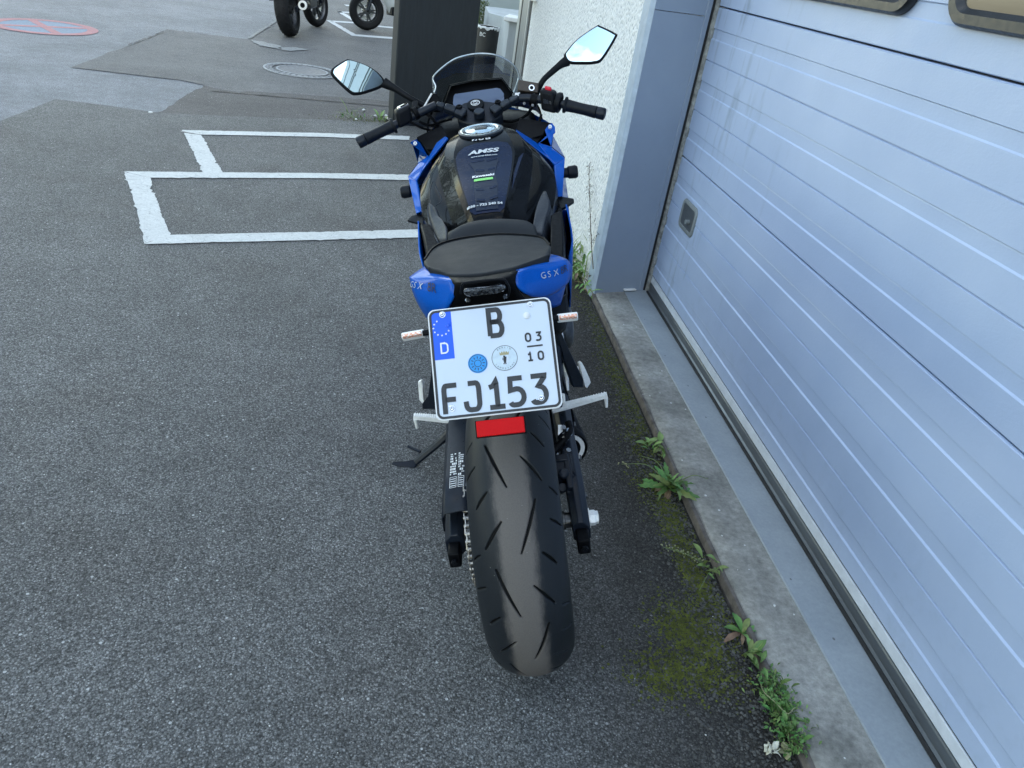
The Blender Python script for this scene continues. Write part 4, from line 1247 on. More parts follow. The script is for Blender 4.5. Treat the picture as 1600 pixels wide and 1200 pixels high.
g = geo(); lathe(g, [(0.027, -0.002), (0.040, -0.004), (0.042, 0.002), (0.027, 0.004)], ec, (-.10, 1, -0.12), 32, closed_prof=True); bp('end_ring', g, M['white_metal'], ex)
g = geo(); lathe(g, [(0.031, 0.0), (0.028, -0.006), (0.021, -0.004), (0.019, 0.05), (0, 0.05)], ec, (-.10, 1, -0.12), 28); bp('tailpipe', g, M['matte_dark'], ex)

fw = empty('front_wheel'); fw.parent = bike; fw.location = (0, 1.465, 0.300)
co, f, mi = sport_tyre(0.300, 0.060, 0.050, 0.216, 0.045, 160, 29, False)
np_mesh('tyre', co, f, [M['tyre_plain']], mi, fw)
mk('rim', rim_geo(0.218, 0.045), M['satin'], fw)
g = geo()
for s in (-1, 1): lathe(g, [(0.085, s * .060), (0.155, s * .060), (0.155, s * .065), (0.085, s * .065)], (0, 0, 0), (1, 0, 0), 40, closed_prof=True)
mk('brake_disc', g, M['steel_dark'], fw)
g = geo()
for s in (-1, 1):
    tube(g, [(s * .095, 1.085, .94), (s * .095, 1.27, .62)], 0.0255, 14)
    tube(g, [(s * .095, 1.26, .64), (s * .095, 1.42, .33)], 0.021, 14)
    beam(g, (s * .095, 1.44, .37), (s * .095, 1.47, .28), .04, .05, (0, 1, 0))
    box(g, (s * .085, 1.36, .36), (.05, .06, .11))
bp('front_fork', g, M['matte_dark'])
g = geo()
rows = []
for a in np.linspace(R(30), R(165), 12):
    r_ = 0.325
    rows.append([(x, 1.465 + (r_ - abs(x) ** 2 * 5) * math.cos(a), .300 + (r_ - abs(x) ** 2 * 5) * math.sin(a)) for x in (-.082, -.07, -.04, 0, .04, .07, .082)])
grid(g, rows, 1, 2); bp('front_mudguard', g, M['matte'], solid=0.003)

# ---------------- tank
ST = [  # y, then half profile (x, z): centre, pad edge, ridge, under ridge, flank, belly
 (0.395, (0, .862), (.022, .860), (.034, .850), (.052, .835), (.085, .800), (.095, .70)),
 (0.42, (0, .888), (.034, .886), (.045, .872), (.070, .846), (.105, .808), (.112, .70)),
 (0.46, (0, .906), (.044, .903), (.054, .888), (.086, .862), (.126, .824), (.130, .72)),
 (0.54, (0, .926), (.058, .922), (.069, .908), (.100, .884), (.156, .848), (.155, .74)),
 (0.62, (0, .944), (.070, .939), (.084, .925), (.112, .905), (.174, .876), (.170, .77)),
 (0.70, (0, .967), (.080, .961), (.102, .945), (.124, .928), (.178, .893), (.175, .79)),
 (0.76, (0, .986), (.074, .981), (.106, .964), (.126, .945), (.168, .906), (.165, .81)),
 (0.82, (0, .997), (.062, .994), (.098, .980), (.118, .955), (.150, .915), (.150, .83)),
 (0.88, (0, .996), (.050, .994), (.080, .984), (.100, .955), (.125, .915), (.130, .84)),
 (0.93, (0, .978), (.040, .976), (.060, .968), (.080, .940), (.105, .905), (.115, .85)),
]
g = geo()
rows = []
for st in ST:
    h = st[1:]
    rows.append([(-x, st[0], z) for x, z in h[::-1]] + [(x, st[0], z) for x, z in h[1:]])
def pcat(row, k):
    """smooth across but keep the ridge lines crisp"""
    out = []
    n = len(row)
    for i in range(n - 1):
        a, b = V3(row[i]), V3(row[i + 1])
        for j in range(k): out.append(a.lerp(b, j / k))
    out.append(V3(row[-1])); return out
cols = [cat([r_[j] for r_ in rows], 7) for j in range(11)]
rows2 = [[c_[i] for c_ in cols] for i in range(len(cols[0]))]
tg = geo()
dense = []
for r_ in rows2:
    # centre crown is bowed; the flanks are slightly hollow
    q = pcat(r_, 4)
    for j, p in enumerate(q):
        seg = j // 4; t = (j % 4) / 4
        bow = math.sin(math.pi * t)
        if seg in (4, 5): p.z += 0.0015 * bow
        if seg in (1, 8): p.z += 0.006 * bow
        if seg in (0, 9): p.x += (0.006 if seg == 9 else -0.006) * bow
    dense.append(q)
grid(tg, dense)
fb = tg[0][:]
tank = bp('fuel_tank', tg, M['black_gloss'], ang=11)
tank_bvh = BVHTree.FromPolygons([V3(v) for v in tg[0]], tg[1])
def on_tank(x, y, off=0.0012):
    h = tank_bvh.ray_cast(V3((x, y, 1.3)), V3((0, 0, -1)))
    return (h[0] + h[1].normalized() * (off if h[1].z > 0 else -off)) if h[0] else V3((x, y, 0.95))
def wrap(g, cx, cy, ang=0.0, off=0.0016, mi=0, out=None):
    """lay flat lettering (x right, y forward) on the tank"""
    ca, sa = math.cos(ang), math.sin(ang)
    vs_ = []
    for v in g[0]:
        x = cx + v[0] * ca - v[1] * sa; y = cy + v[0] * sa + v[1] * ca
        p = on_tank(x, y, off); vs_.append(p)
    o_ = out or geo()
    return add(o_, vs_, g[1], mi)
# tank pad: outline in the photo, laid on the tank
def padpatch(half, off, nx=10):
    g = geo(); rows = []
    for y, w0, w1 in half:
        rows.append([on_tank(w0 + (w1 - w0) * k / nx, y, off) for k in range(nx + 1)])
    return grid(g, rows)
pad = bp('tank_pad', padpatch([(0.432, -.030, .030), (0.445, -.040, .040), (0.47, -.0435, .0435), (0.52, -.052, .052), (0.57, -.059, .059), (0.62, -.066, .066), (0.66, -.071, .071), (0.70, -.074, .074), (0.725, -.068, .072), (0.745, -.050, .064), (0.752, -.02, .04)], 0.0012), M['pad'], ang=60)
g = padpatch([(0.440, -.026, .026), (0.50, -.027, .027), (0.545, -.029, .029), (0.585, -.026, .026), (0.60, -.024, .025), (0.625, -.026, .028), (0.66, -.037, .036), (0.675, -.034, .036)], 0.0026)
bp('pad_relief', g, M['pad_relief'], pad, ang=60)
g = geo()
for cx, cy, w, a in ((-.017, .668, .035, .06), (.020, .668, .030, .35), (-.012, .622, .024, -.25), (.017, .624, .020, .45), (-.015, .527, .020, -.35), (.018, .532, .020, .45), (-.014, .480, .022, -.35), (.018, .484, .022, .45)):
    wrap([[(p[0], p[1], 0) for p in rrect(w, 0.0085, 0.004, 3)], [tuple(range(16))], [0]], cx, cy, a, 0.0034, out=g)
bp('pad_slot', g, M['pad'], pad, smooth=False)
def tank_text(txt, size, cx, cy, m, sx=1.0, shear=0.0, bold=0.0, ang=0.0, name='lettering'):
    t_g = text_geo(txt, size, 0, 'CENTER', sx, shear, bold)
    return bp(name, wrap(t_g, cx, cy, ang, 0.0040), m, pad, smooth=False)
tank_text('AMSS', 0.024, -0.001, 0.708, M['soft_print'], 1.35, 0.22, 0.0009, 0.02)
tank_text('www.amss-bikes.com', 0.0078, 0.001, 0.688, M['soft_print'], 1.0, 0, 0.0002)
tank_text('Kawasaki', 0.0148, -0.005, 0.592, M['white'], 1.0, 0.1, 0.0006, 0.03)
tank_text('030 - 723 240 54', 0.0115, -0.004, 0.458, M['soft_print'], 1.02, 0, 0.0005, 0.02)
g = geo(); wrap([[(x, y, 0) for y in (-.0058, .0058) for x in np.linspace(-.0235, .0235, 9)], [(i, i + 1, i + 10, i + 9) for i in range(8)], [0] * 8], -0.0045, 0.574, 0.02, 0.0038, out=g)
bp('green_stripe', g, M['green_print'], pad, smooth=False)
# three pale maker's marks on the gloss at the front of the pad
g = geo()
for k, cx in enumerate((-.022, -.004, .014)):
    wrap([[(p[0], p[1], 0) for p in rrect(0.0135, 0.0095, 0.0035, 3)], [tuple(range(16))], [0]], cx, 0.772, 0, 0.0012, out=g)
bp('small_print', g, M['white'], tank, smooth=False)
g = geo()
for k, cx in enumerate((-.004, .014)):
    wrap([[(p[0], p[1], 0) for p in rrect(0.0065, 0.003, 0.001, 2)], [tuple(range(12))], [0]], cx, 0.772, 0, 0.0019, out=g)
wrap([[(-.004, -.006, 0), (.001, -.006, 0), (.006, .006, 0), (.001, .006, 0)], [(0, 1, 2, 3)], [0]], -.0225, 0.772, 0, .0019, out=g)
bp('small_print', g, M['dark_print'], tank, smooth=False)
# fuel cap
capz = 1.0
ca_ = V3((-0.004, 0.835, 0.9985)); cn = V3((0, -0.06, 1)).normalized()
g = geo(); lathe(g, [(0.0, 0.0), (0.062, -0.004), (0.062, 0.002), (0.059, 0.0035), (0.053, 0.0030), (0.051, 0.001)], ca_, cn, 48)
fc_ = bp('fuel_cap', g, M['satin'], tank)
g = geo(); lathe(g, [(0.056, 0.0025), (0.056, 0.0048), (0.044, 0.0056), (0.042, 0.0045)], ca_, cn, 48, closed_prof=False); bp('cap_ring', g, M['cap'], fc_)
g = geo(); lathe(g, [(0.043, 0.0042), (0.034, 0.0042), (0.032, 0.0055), (0.0, 0.0055)], ca_, cn, 40); bp('cap_lid', g, M['cap'], fc_)
g = geo(); box(g, (0, 0, 0), (0.034, 0.012, 0.004), mat=Matrix.Translation(ca_ + cn * 0.0068)); bp('lock_flap', g, M['steel_dark'], fc_, bevel=0.001)
g = geo()
for k in range(7):
    a = 2 * math.pi * k / 7; disc(g, ca_ + cn * 0.0050 + V3((math.cos(a) * .050, math.sin(a) * .052, 0)), cn, 0.0028, 0.0014, 8)
bp('cap_screw', g, M['steel_dark'], fc_)
# crease strips and flank insets on the tank
g = geo()
tube(g, cat([(-0.138,0.53,0.902), (-0.14,0.57,0.922), (-0.131,0.6,0.94), (-0.12,0.565,0.924), (-0.111,0.53,0.91), (-0.126,0.525,0.9)], 4), 0.0013, 5)
bp('flank_trim', g, M['knee'], tank)
g = geo()
prism(g, [(0.102,0.68,0.961), (0.086,0.62,0.942), (0.064,0.54,0.913), (0.06,0.52,0.906), (0.072,0.6,0.933), (0.089,0.66,0.956)], (0, 0.0, 0.0025))
bp('flank_inset', g, M['pad'], tank)

# ---------------- seats and covers
g = geo()
rows = [[(q[0], q[1] + .012, q[2] - .034) for q in ((-0.088,0.27,0.894), (-0.047,0.275,0.896), (0.011,0.28,0.894), (0.069,0.275,0.889), (0.109,0.26,0.883))],
        [(-0.091,0.33,0.888), (-0.049,0.345,0.897), (0.012,0.35,0.896), (0.076,0.345,0.887), (0.107,0.33,0.878)],
        [(-0.088,0.36,0.883), (-0.044,0.385,0.892), (0.011,0.405,0.888), (0.081,0.395,0.88), (0.103,0.37,0.874)]]
rows.append([(x * 1.05, y + .012, z - .03) for x, y, z in rows[-1]])
rows.append([(x * 1.1, y + .0, z - .09) for x, y, z in rows[-1]])
grid(g, rows, 4, 4); bp('rider_seat', g, M['seat'], ang=60, solid=0.01)
g = geo()
T0 = [(-0.126,0.135,0.908), (-0.114,0.215,0.902), (-0.084,0.25,0.901), (-0.03,0.27,0.898), (0.032,0.272,0.895), (0.109,0.25,0.887), (0.128,0.175,0.893)]
T1 = [(-0.123,0.105,0.915), (-0.093,0.14,0.907), (-0.059,0.15,0.908), (-0.016,0.15,0.911), (0.035,0.15,0.91), (0.096,0.135,0.907), (0.127,0.125,0.907)]
T2 = [(-0.11,0.065,0.92), (-0.084,0.035,0.922), (-0.064,0.012,0.922), (-0.017,0.006,0.92), (0.028,0.006,0.922), (0.062,0.012,0.924), (0.119,0.065,0.917)]
def low(P, dz, k=1.0, dy=0.0): return [(p[0] * k, p[1] + dy, p[2] - dz) for p in P]
def up(P, dz): return [(p[0], p[1], p[2] + dz * (1 - (abs(i - 3) / 3.0) ** 2)) for i, p in enumerate(P)]
def mixp(A, B2, t): return [tuple(V3(a).lerp(V3(b), t)) for a, b in zip(A, B2)]
rows = [low(T0, .055, .93, .004), low(T0, .016, .985, .006), low(T0, .003, 1, .002), mixp(T0, T1, .08), T1, mixp(T1, T2, .86), T2, low(T2, .004, 1.0, -.004), low(T2, .020, .985, -.006), low(T2, .038, .95, .006)]
grid(g, rows, 4, 5); pil = bp('pillion_seat', g, M['seat'], ang=50, solid=0.008, off=1)
g = geo(); tube(g, cat([V3(p) + V3((0, .002, .001)) for p in T0], 6), 0.0024, 6); bp('piping', g, M['matte_dark'], pil)
g = geo(); tube(g, cat([V3(p) + V3((0, -.004, -.026)) for p in T2], 6), 0.003, 6); bp('piping', g, M['matte_dark'], pil)
# knee covers beside the rider seat
for name_, rows in (('left', [[(-0.141,0.53,0.902), (-0.132,0.52,0.901), (-0.123,0.5,0.9)], [(-0.141,0.49,0.886), (-0.121,0.475,0.888), (-0.111,0.45,0.886)], [(-0.128,0.42,0.873), (-0.105,0.4,0.88), (-0.094,0.385,0.884)], [(-0.11,0.34,0.867), (-0.098,0.33,0.871), (-0.091,0.32,0.875)]]),
                    ('right', [[(0.132,0.53,0.887), (0.14,0.545,0.891), (0.146,0.54,0.896)], [(0.115,0.47,0.874), (0.131,0.48,0.877), (0.15,0.485,0.877)], [(0.102,0.4,0.864), (0.116,0.41,0.862), (0.133,0.415,0.863)], [(0.098,0.35,0.857), (0.109,0.34,0.857), (0.12,0.335,0.857)]])):
    g = geo(); grid(g, rows, 4, 3)
    # turn the outer edge down so that the cover has depth
    edge_ = [r_[0 if name_ == 'left' else -1] for r_ in rows]
    grid(g, [edge_, [(p[0] * 1.03, p[1], p[2] - 0.05) for p in edge_], [(p[0], p[1], p[2] - 0.14) for p in edge_]], 2, 3)
    bp('knee_cover', g, M['knee'], ang=40, solid=0.006)
# dark side frames under the seat
for s, P in ((-1, [(-0.139,0.45,0.881), (-0.119,0.38,0.867), (-0.108,0.33,0.863), (-0.116,0.26,0.872), (-0.137,0.28,0.87), (-0.148,0.36,0.878), (-0.163,0.45,0.883)]),
             (1, [(0.147,0.45,0.867), (0.161,0.46,0.871), (0.175,0.46,0.87), (0.17,0.37,0.854), (0.158,0.25,0.836), (0.131,0.25,0.842), (0.134,0.3,0.853)])):
    g = geo(); prism(g, P, (0, 0.01, -0.13)); bp('side_cover', g, M['matte_dark'], bevel=0.004)

# ---------------- blue front fairing
def fairing(side, top, mid, out):
    """top = inner/upper edge, mid = crease, out = outer edge; then the flank runs forward to the nose"""
    s = -1 if side == 'left' else 1
    g = geo()
    grid(g, [top, out], 1, 1)
    nose = [(s * .030, 1.46, .93), (s * .075, 1.44, .90), (s * .13, 1.37, .83), (s * .165, 1.26, .74), (s * .205, 1.05, .66), (s * .205, .82, .62), (s * .19, .66, .70)]
    return g
# left: tab, shoulder, lower blade (facets as in the photo)
LA = [(-0.213,0.985,0.963), (-0.205,0.99,0.964), (-0.19,0.985,0.954), (-0.163,0.92,0.928)]
LB = [(-0.215,0.975,0.958), (-0.209,0.955,0.94), (-0.199,0.91,0.913)]
# right
RA = [(0.189,0.99,0.96), (0.199,0.99,0.962), (0.205,0.985,0.953), (0.15,0.93,0.924)]
def blue_side(s, tab, tab_in, tab_out, corner, low_out, low_in, mid_in, strip, strip_in):
    g = geo()
    # tab facet
    prism(g, tab + [tab_out, tab_in], (0, 0.006, -0.004))
    sk = [tab_in, tab_out, corner, mid_in]
    prism(g, sk, (0, 0.008, -0.006))
    prism(g, [mid_in, corner, low_out, low_in], (-s * 0.004, 0.010, -0.004))
    # narrow strip that follows the tank edge to the front
    prism(g, [tab_in, mid_in] + [strip_in[k] for k in range(len(strip_in))][::1] + strip[::-1], (0, 0.004, -0.008))
    # flank running forward to the nose
    def fw_(p, y, x, z): return (s * x, y, z)
    o0, o1, o2, o3 = V3(tab[0 if s < 0 else 1]), V3(tab_out), V3(corner), V3(low_out)
    f1 = [o0 + V3((0, .01, 0)), o1 + V3((0, .01, 0)), o2 + V3((0, .01, 0)), o3 + V3((0, .012, 0)), V3((s * .175, .66, .70))]
    f2 = [V3((s * .185, 1.08, .955)), V3((s * .205, 1.05, .91)), V3((s * .225, 1.02, .85)), V3((s * .222, .86, .76)), V3((s * .20, .80, .60))]
    f3 = [V3((s * .150, 1.22, .955)), V3((s * .165, 1.22, .91)), V3((s * .180, 1.22, .83)), V3((s * .185, 1.14, .70)), V3((s * .185, 1.05, .52))]
    f4 = [V3((s * .070, 1.42, .95)), V3((s * .085, 1.44, .90)), V3((s * .085, 1.43, .84)), V3((s * .10, 1.38, .76)), V3((s * .15, 1.20, .55))]
    f5 = [V3((s * .0, 1.48, .93)), V3((s * .0, 1.50, .88)), V3((s * .0, 1.48, .82)), V3((s * .0, 1.42, .75)), V3((s * .12, 1.24, .54))]
    rows = [f1, f2, f3, f4, f5]
    if s > 0: rows = rows[::-1]
    grid(g, rows)
    o = bp('front_fairing', g, M['blue'], ang=25, bevel=0.0025)
    return o
fl = blue_side(-1, [(-0.216,0.98,0.96), (-0.213,0.985,0.963), (-0.203,0.99,0.964), (-0.191,0.985,0.956), (-0.184,0.97,0.946)], (-0.165,0.925,0.927), (-0.199,0.91,0.913), (-0.228,0.86,0.891), (-0.197,0.66,0.845), (-0.179,0.665,0.848), (-0.198,0.8,0.893), [(-0.138,0.95,0.954), (-0.113,0.97,0.968)], [(-0.18,0.83,0.913), (-0.149,0.87,0.938), (-0.102,0.92,0.973)])
fr_ = blue_side(1, [(0.203,0.965,0.943), (0.205,0.985,0.953), (0.198,0.99,0.961), (0.191,0.99,0.959), (0.179,0.97,0.95)], (0.15,0.925,0.926), (0.19,0.91,0.912), (0.221,0.86,0.891), (0.193,0.66,0.844), (0.177,0.665,0.843), (0.187,0.8,0.891), [(0.127,0.95,0.94), (0.093,0.97,0.962)], [(0.173,0.83,0.904), (0.14,0.87,0.927), (0.091,0.92,0.964)])
for q, pr in (((-0.203,0.972,0.953), fl), ((0.192,0.975,0.953), fr_)):
    g = geo(); lathe(g, [(0.0022, 0.002), (0.0058, 0.002), (0.0052, -0.004), (0.0022, -0.004)], V3(q) + V3((0, -0.004, 0.004)), (0, 0.75, -0.6), 16, closed_prof=True)
    bp('rivet', g, M['white'], pr)
# black inner panels beside the dash
for P in ([(-0.2,1,0.969), (-0.124,1.03,0.987), (-0.106,0.98,0.966), (-0.162,0.925,0.928), (-0.188,0.99,0.955)], [(0.203,1,0.961), (0.108,1.03,0.981), (0.092,0.98,0.958), (0.15,0.925,0.927), (0.189,0.99,0.958)]):
    g = geo(); prism(g, P, (0, 0.02, -0.03)); bp('inner_panel', g, M['matte_dark'], bevel=0.002)
# lower fairing skirts (dark inside, blue skin outside) down either side of the engine
for s, A, B2 in ((-1, [(-0.186,0.62,0.837), (-0.184,0.56,0.815), (-0.181,0.5,0.794), (-0.169,0.44,0.772)], None), (1, [(0.195,0.62,0.834), (0.198,0.58,0.803), (0.198,0.53,0.77), (0.182,0.46,0.752)], None)):
    A = [V3(p) for p in A]
    r1 = [p + V3((s * 0.0, .0, 0)) for p in A]
    r2 = [V3((s * .215, .86, .74)), V3((s * .215, .88, .66)), V3((s * .21, .86, .56)), V3((s * .19, .80, .42))]
    r3 = [V3((s * .19, 1.10, .70)), V3((s * .19, 1.12, .60)), V3((s * .185, 1.10, .48)), V3((s * .15, 1.02, .30))]
    r4 = [V3((s * .12, 1.25, .68)), V3((s * .12, 1.26, .58)), V3((s * .12, 1.22, .44)), V3((s * .08, 1.14, .28))]
    rows = [r1, r2, r3, r4] if s < 0 else [r4, r3, r2, r1]
    g = geo(); grid(g, rows, 2, 2); bp('lower_fairing', g, M['blue'], ang=40, solid=0.004)
    ri = [p + V3((-s * .012, .004, 0)) for p in A]
    rows = [[p + V3((-s * .05, .05, .0)) for p in A], ri] if s < 0 else [ri, [p + V3((-s * .05, .05, .0)) for p in A]]
    g = geo(); grid(g, rows); bp('fairing_liner', g, M['matte_dark'], solid=0.004)
# winglets: matte deflectors with an arm
for P, Q in (([(-0.224,0.66,0.83), (-0.213,0.68,0.835), (-0.189,0.68,0.838), (-0.172,0.64,0.838), (-0.156,0.6,0.83), (-0.177,0.62,0.829), (-0.202,0.65,0.826)], [(-0.185,0.62,0.834), (-0.157,0.6,0.832), (-0.142,0.52,0.82), (-0.132,0.46,0.814), (-0.147,0.44,0.811), (-0.167,0.53,0.82)]),
             ([(0.178,0.68,0.84), (0.195,0.68,0.837), (0.223,0.68,0.829), (0.222,0.66,0.827), (0.196,0.62,0.828), (0.183,0.61,0.828), (0.156,0.58,0.829)], [(0.156,0.58,0.83), (0.184,0.6,0.834), (0.177,0.5,0.808), (0.164,0.4,0.781), (0.139,0.4,0.787), (0.147,0.49,0.815)])):
    g = geo(); prism(g, P, (0, 0.012, -0.010)); w_ = bp('deflector', g, M['matte'], bevel=0.003)
    g = geo(); prism(g, Q, (0, 0.012, -0.03)); bp('arm', g, M['matte_dark'], w_, bevel=0.003)
# crash bungs
for a, b in (((-0.205,0.88,0.842), (-0.257,0.88,0.845)), ((0.199,0.88,0.847), (0.255,0.88,0.844))):
    a, b = V3(a), V3(b); d = (b - a).normalized(); s = 1 if d.x > 0 else -1
    a = V3((s * .14, a.y, b.z)); b = V3((b.x, a.y, b.z))
    g = geo(); L_ = (b - a).length
    lathe(g, [(0, 0), (0.014, 0), (0.014, L_ - .030), (0.0175, L_ - .026), (0.0185, L_ - .006), (0.015, L_), (0.006, L_), (0.005, L_ - .004), (0, L_ - .004)], a, (s, 0, 0), 20)
    bp('crash_bung', g, M['rubber'])

# ---------------- tail
CL = [(-0.115,0.075,0.913), (-0.066,0,0.921), (-0.057,-0.02,0.918)]
def tail_side(rows, txt):
    g = geo(); grid(g, rows, 3, 3); return bp('tail_cowl', g, M['blue'], ang=24, solid=0.004, off=1)
tl = tail_side([[(-0.122,0.1,0.91), (-0.093,0.05,0.914), (-0.066,0.01,0.918), (-0.061,0,0.919)],
                [(-0.152,0.09,0.897), (-0.131,0.065,0.904), (-0.094,0.02,0.915), (-0.059,-0.02,0.922)],
                [(-0.153,0.08,0.895), (-0.131,0.05,0.899), (-0.095,0.012,0.907), (-0.057,-0.03,0.915)],
                [(-0.149,0.06,0.876), (-0.127,0.03,0.88), (-0.095,0,0.886), (-0.064,-0.035,0.897)],
                [(-0.141,0.05,0.85), (-0.121,0.02,0.855), (-0.097,-0.005,0.864), (-0.076,-0.03,0.876)],
                [(-0.129,0.05,0.818), (-0.114,0.03,0.823), (-0.102,0.01,0.834), (-0.088,-0.01,0.847)]], 'l')
tr = tail_side([[(0.056,0,0.921), (0.06,0.01,0.918), (0.087,0.05,0.911), (0.123,0.1,0.905)],
                [(0.054,-0.02,0.922), (0.088,0.02,0.915), (0.121,0.065,0.904), (0.147,0.1,0.895)],
                [(0.052,-0.03,0.915), (0.091,0.01,0.904), (0.129,0.05,0.898), (0.159,0.085,0.89)],
                [(0.054,-0.035,0.905), (0.094,0,0.89), (0.132,0.04,0.881), (0.161,0.075,0.874)],
                [(0.066,-0.035,0.889), (0.097,0,0.871), (0.127,0.03,0.864), (0.152,0.06,0.858)],
                [(0.076,-0.02,0.873), (0.101,0.01,0.855), (0.124,0.035,0.85), (0.139,0.055,0.85)]], 'r')
g = geo(); grid(g, [[(0.097,0.02,0.855), (0.125,0.045,0.848), (0.147,0.07,0.848)], [(0.101,0.04,0.832), (0.124,0.06,0.825), (0.141,0.08,0.823)], [(0.11,0.07,0.803), (0.124,0.08,0.8), (0.135,0.095,0.797)]], 3, 3)
bp('tail_lower', g, M['blue'], tr, ang=40, solid=0.004, off=1)
g = geo(); grid(g, [[(0.112,0.09,0.805), (0.131,0.1,0.804), (0.151,0.12,0.806)], [(0.114,0.1,0.763), (0.133,0.11,0.756), (0.152,0.13,0.761)], [(0.12,0.12,0.72), (0.131,0.13,0.713), (0.143,0.14,0.717)]], 3, 3)
bp('mudflap', g, M['matte'], ang=40, solid=0.004, off=1)
# lettering on the cowls: laid on the surface by casting onto it from behind
def cowl_text(txt, size, o, rt, up_, m, parent, sx=1.2, shear=0.25, bold=0.0):
    o, rt, up_ = V3(o), V3(rt), V3(up_)
    X = (rt - o).normalized(); Yv = (up_ - X * up_.dot(X)).normalized(); N = X.cross(Yv)
    me = parent.data
    bvh = BVHTree.FromPolygons([v.co for v in me.vertices], [tuple(p.vertices) for p in me.polygons])
    tg_ = text_geo(txt, size, 0, 'LEFT', sx, shear, bold)
    g = geo(); vs_ = []
    for v in tg_[0]:
        p = o + X * v[0] + Yv * v[1]
        h = bvh.find_nearest(p)
        nn = h[1] if h[1].dot(V3((0, -.5, .8))) > 0 else -h[1]
        vs_.append(h[0] + nn * 0.0022)
    add(g, vs_, tg_[1])
    return bp('lettering', g, m, parent, smooth=False)
cowl_text('G', 0.017, (0.095,0.01,0.896), (0.11,0.02,0.896), (0, .5, 1), M['grey_print'], tr, 1.25)
cowl_text('S', 0.017, (0.111,0.02,0.895), (0.125,0.03,0.894), (0, .5, 1), M['grey_print'], tr, 1.25)
cowl_text('X', 0.017, (0.125,0.03,0.892), (0.14,0.045,0.89), (0, .5, 1), M['grey_print'], tr, 1.25)
cowl_text('8R', 0.021, (0.139,0.045,0.889), (0.157,0.07,0.886), (0, .5, 1), M['dark_print'], tr, 1.05, 0.3, 0.0)
cowl_text('G', 0.017, (-0.151,0.07,0.888), (-0.139,0.055,0.89), (0, .5, 1), M['grey_print'], tl, 0.9)
cowl_text('S', 0.017, (-0.141,0.06,0.889), (-0.129,0.045,0.891), (0, .5, 1), M['grey_print'], tl, 1.0)
cowl_text('X', 0.017, (-0.129,0.05,0.889), (-0.115,0.03,0.894), (0, .5, 1), M['grey_print'], tl, 1.1)
cowl_text('8R', 0.024, (-0.112,0.025,0.896), (-0.094,0.01,0.897), (0, .5, 1), M['dark_print'], tl, 1.0, -0.15, 0.0)
# centre: dark bridge, lamp recess, lens
g = geo()
grid(g, [[(-0.071,0.015,0.918), (-0.024,0.005,0.915), (0.018,0.005,0.916), (0.064,0.015,0.917)],
         [(-0.062,-0.02,0.923), (-0.022,-0.035,0.924), (0.018,-0.035,0.925), (0.056,-0.02,0.923)],
         [(-0.058,-0.035,0.919), (-0.022,-0.05,0.924), (0.021,-0.05,0.925), (0.052,-0.035,0.912)],
         [(-0.067,-0.03,0.887), (-0.034,-0.03,0.883), (0.025,-0.03,0.883), (0.057,-0.03,0.887)],
         [(-0.091,0,0.837), (-0.041,0,0.833), (0.025,0,0.833), (0.077,0,0.842)]], 3, 3)
tc_ = bp('tail_centre', g, M['matte_dark'], ang=30, solid=0.006, off=1)
g = geo()
rc_ = [(-0.047,-0.055,0.91), (-0.042,-0.062,0.928), (-0.032,-0.066,0.934), (0.027,-0.066,0.933), (0.037,-0.062,0.923), (0.04,-0.057,0.908), (0.035,-0.05,0.891)]
tube(g, cat(rc_, 3), 0.0022, 6); bp('lamp_surround', g, M['matte'], tc_)
g = geo()
ol = [(-0.043,-0.06,0.916), (-0.038,-0.064,0.922), (-0.016,-0.068,0.921), (0.01,-0.068,0.922), (0.03,-0.064,0.921), (0.035,-0.06,0.913), (0.03,-0.056,0.905), (0.016,-0.056,0.902), (-0.031,-0.056,0.902), (-0.041,-0.056,0.906)]
prism(g, ol, (0, 0.03, -0.008)); bp('tail_lamp', g, M['lens'], tc_, bevel=0.004, seg=3)
for q in ((-0.037,-0.045,0.889), (0.031,-0.045,0.887), (-0.069,-0.02,0.886)):
    g = geo(); disc(g, q, (0, -.6, .8), 0.005, 0.006, 6); bp('screw', g, M['chrome'], tc_)

# ---------------- number plate
PC = V3((0,-0.133,0.8152)); PA = 0.72998
npm = Matrix.Translation(PC) @ Matrix.Rotation(math.pi / 2 - PA, 4, 'X')
g = geo(); prism(g, [(p[0], p[1], -0.0016) for p in rrect(0.2195, 0.200, 0.012, 6)], (0, 0, 0.0016))
npl = bp('number_plate', g, M['white'], bevel=0.0006)
npl.matrix_local = npm
def pp(name, g, m, parent=None, **kw):
    return mk(name, g, m, parent or npl, **kw)
g = geo(); prism(g, [(p[0], p[1], 0.0001) for p in rrect(0.206, 0.1865, 0.008, 6)], (0, 0, 0.0006)); pp('plate_face', g, M['plate'], smooth=False)
g = geo(); ribbon(g, rrect(0.2105, 0.191, 0.0095, 6), 0.0042, 0.0013, 0.0, closed=True); pp('plate_border', g, M['plate_ink'], ang=50)
EB = [(-0.1076,0.0967), (-0.1072,0.0081), (-0.0684,0.0086), (-0.0682,0.0956)]
g = geo(); prism(g, [(-0.1035, 0.0925, 0.0007), (-0.1035, 0.0078, 0.0007), (-0.0682, 0.0078, 0.0007), (-0.0682, 0.0935, 0.0007), (-0.100, 0.0935, 0.0007)], (0, 0, 0.0004)); eb = pp('euro_band', g, M['plate_blue'], smooth=False)
g = geo()
sc_ = (-0.0870, 0.0655)
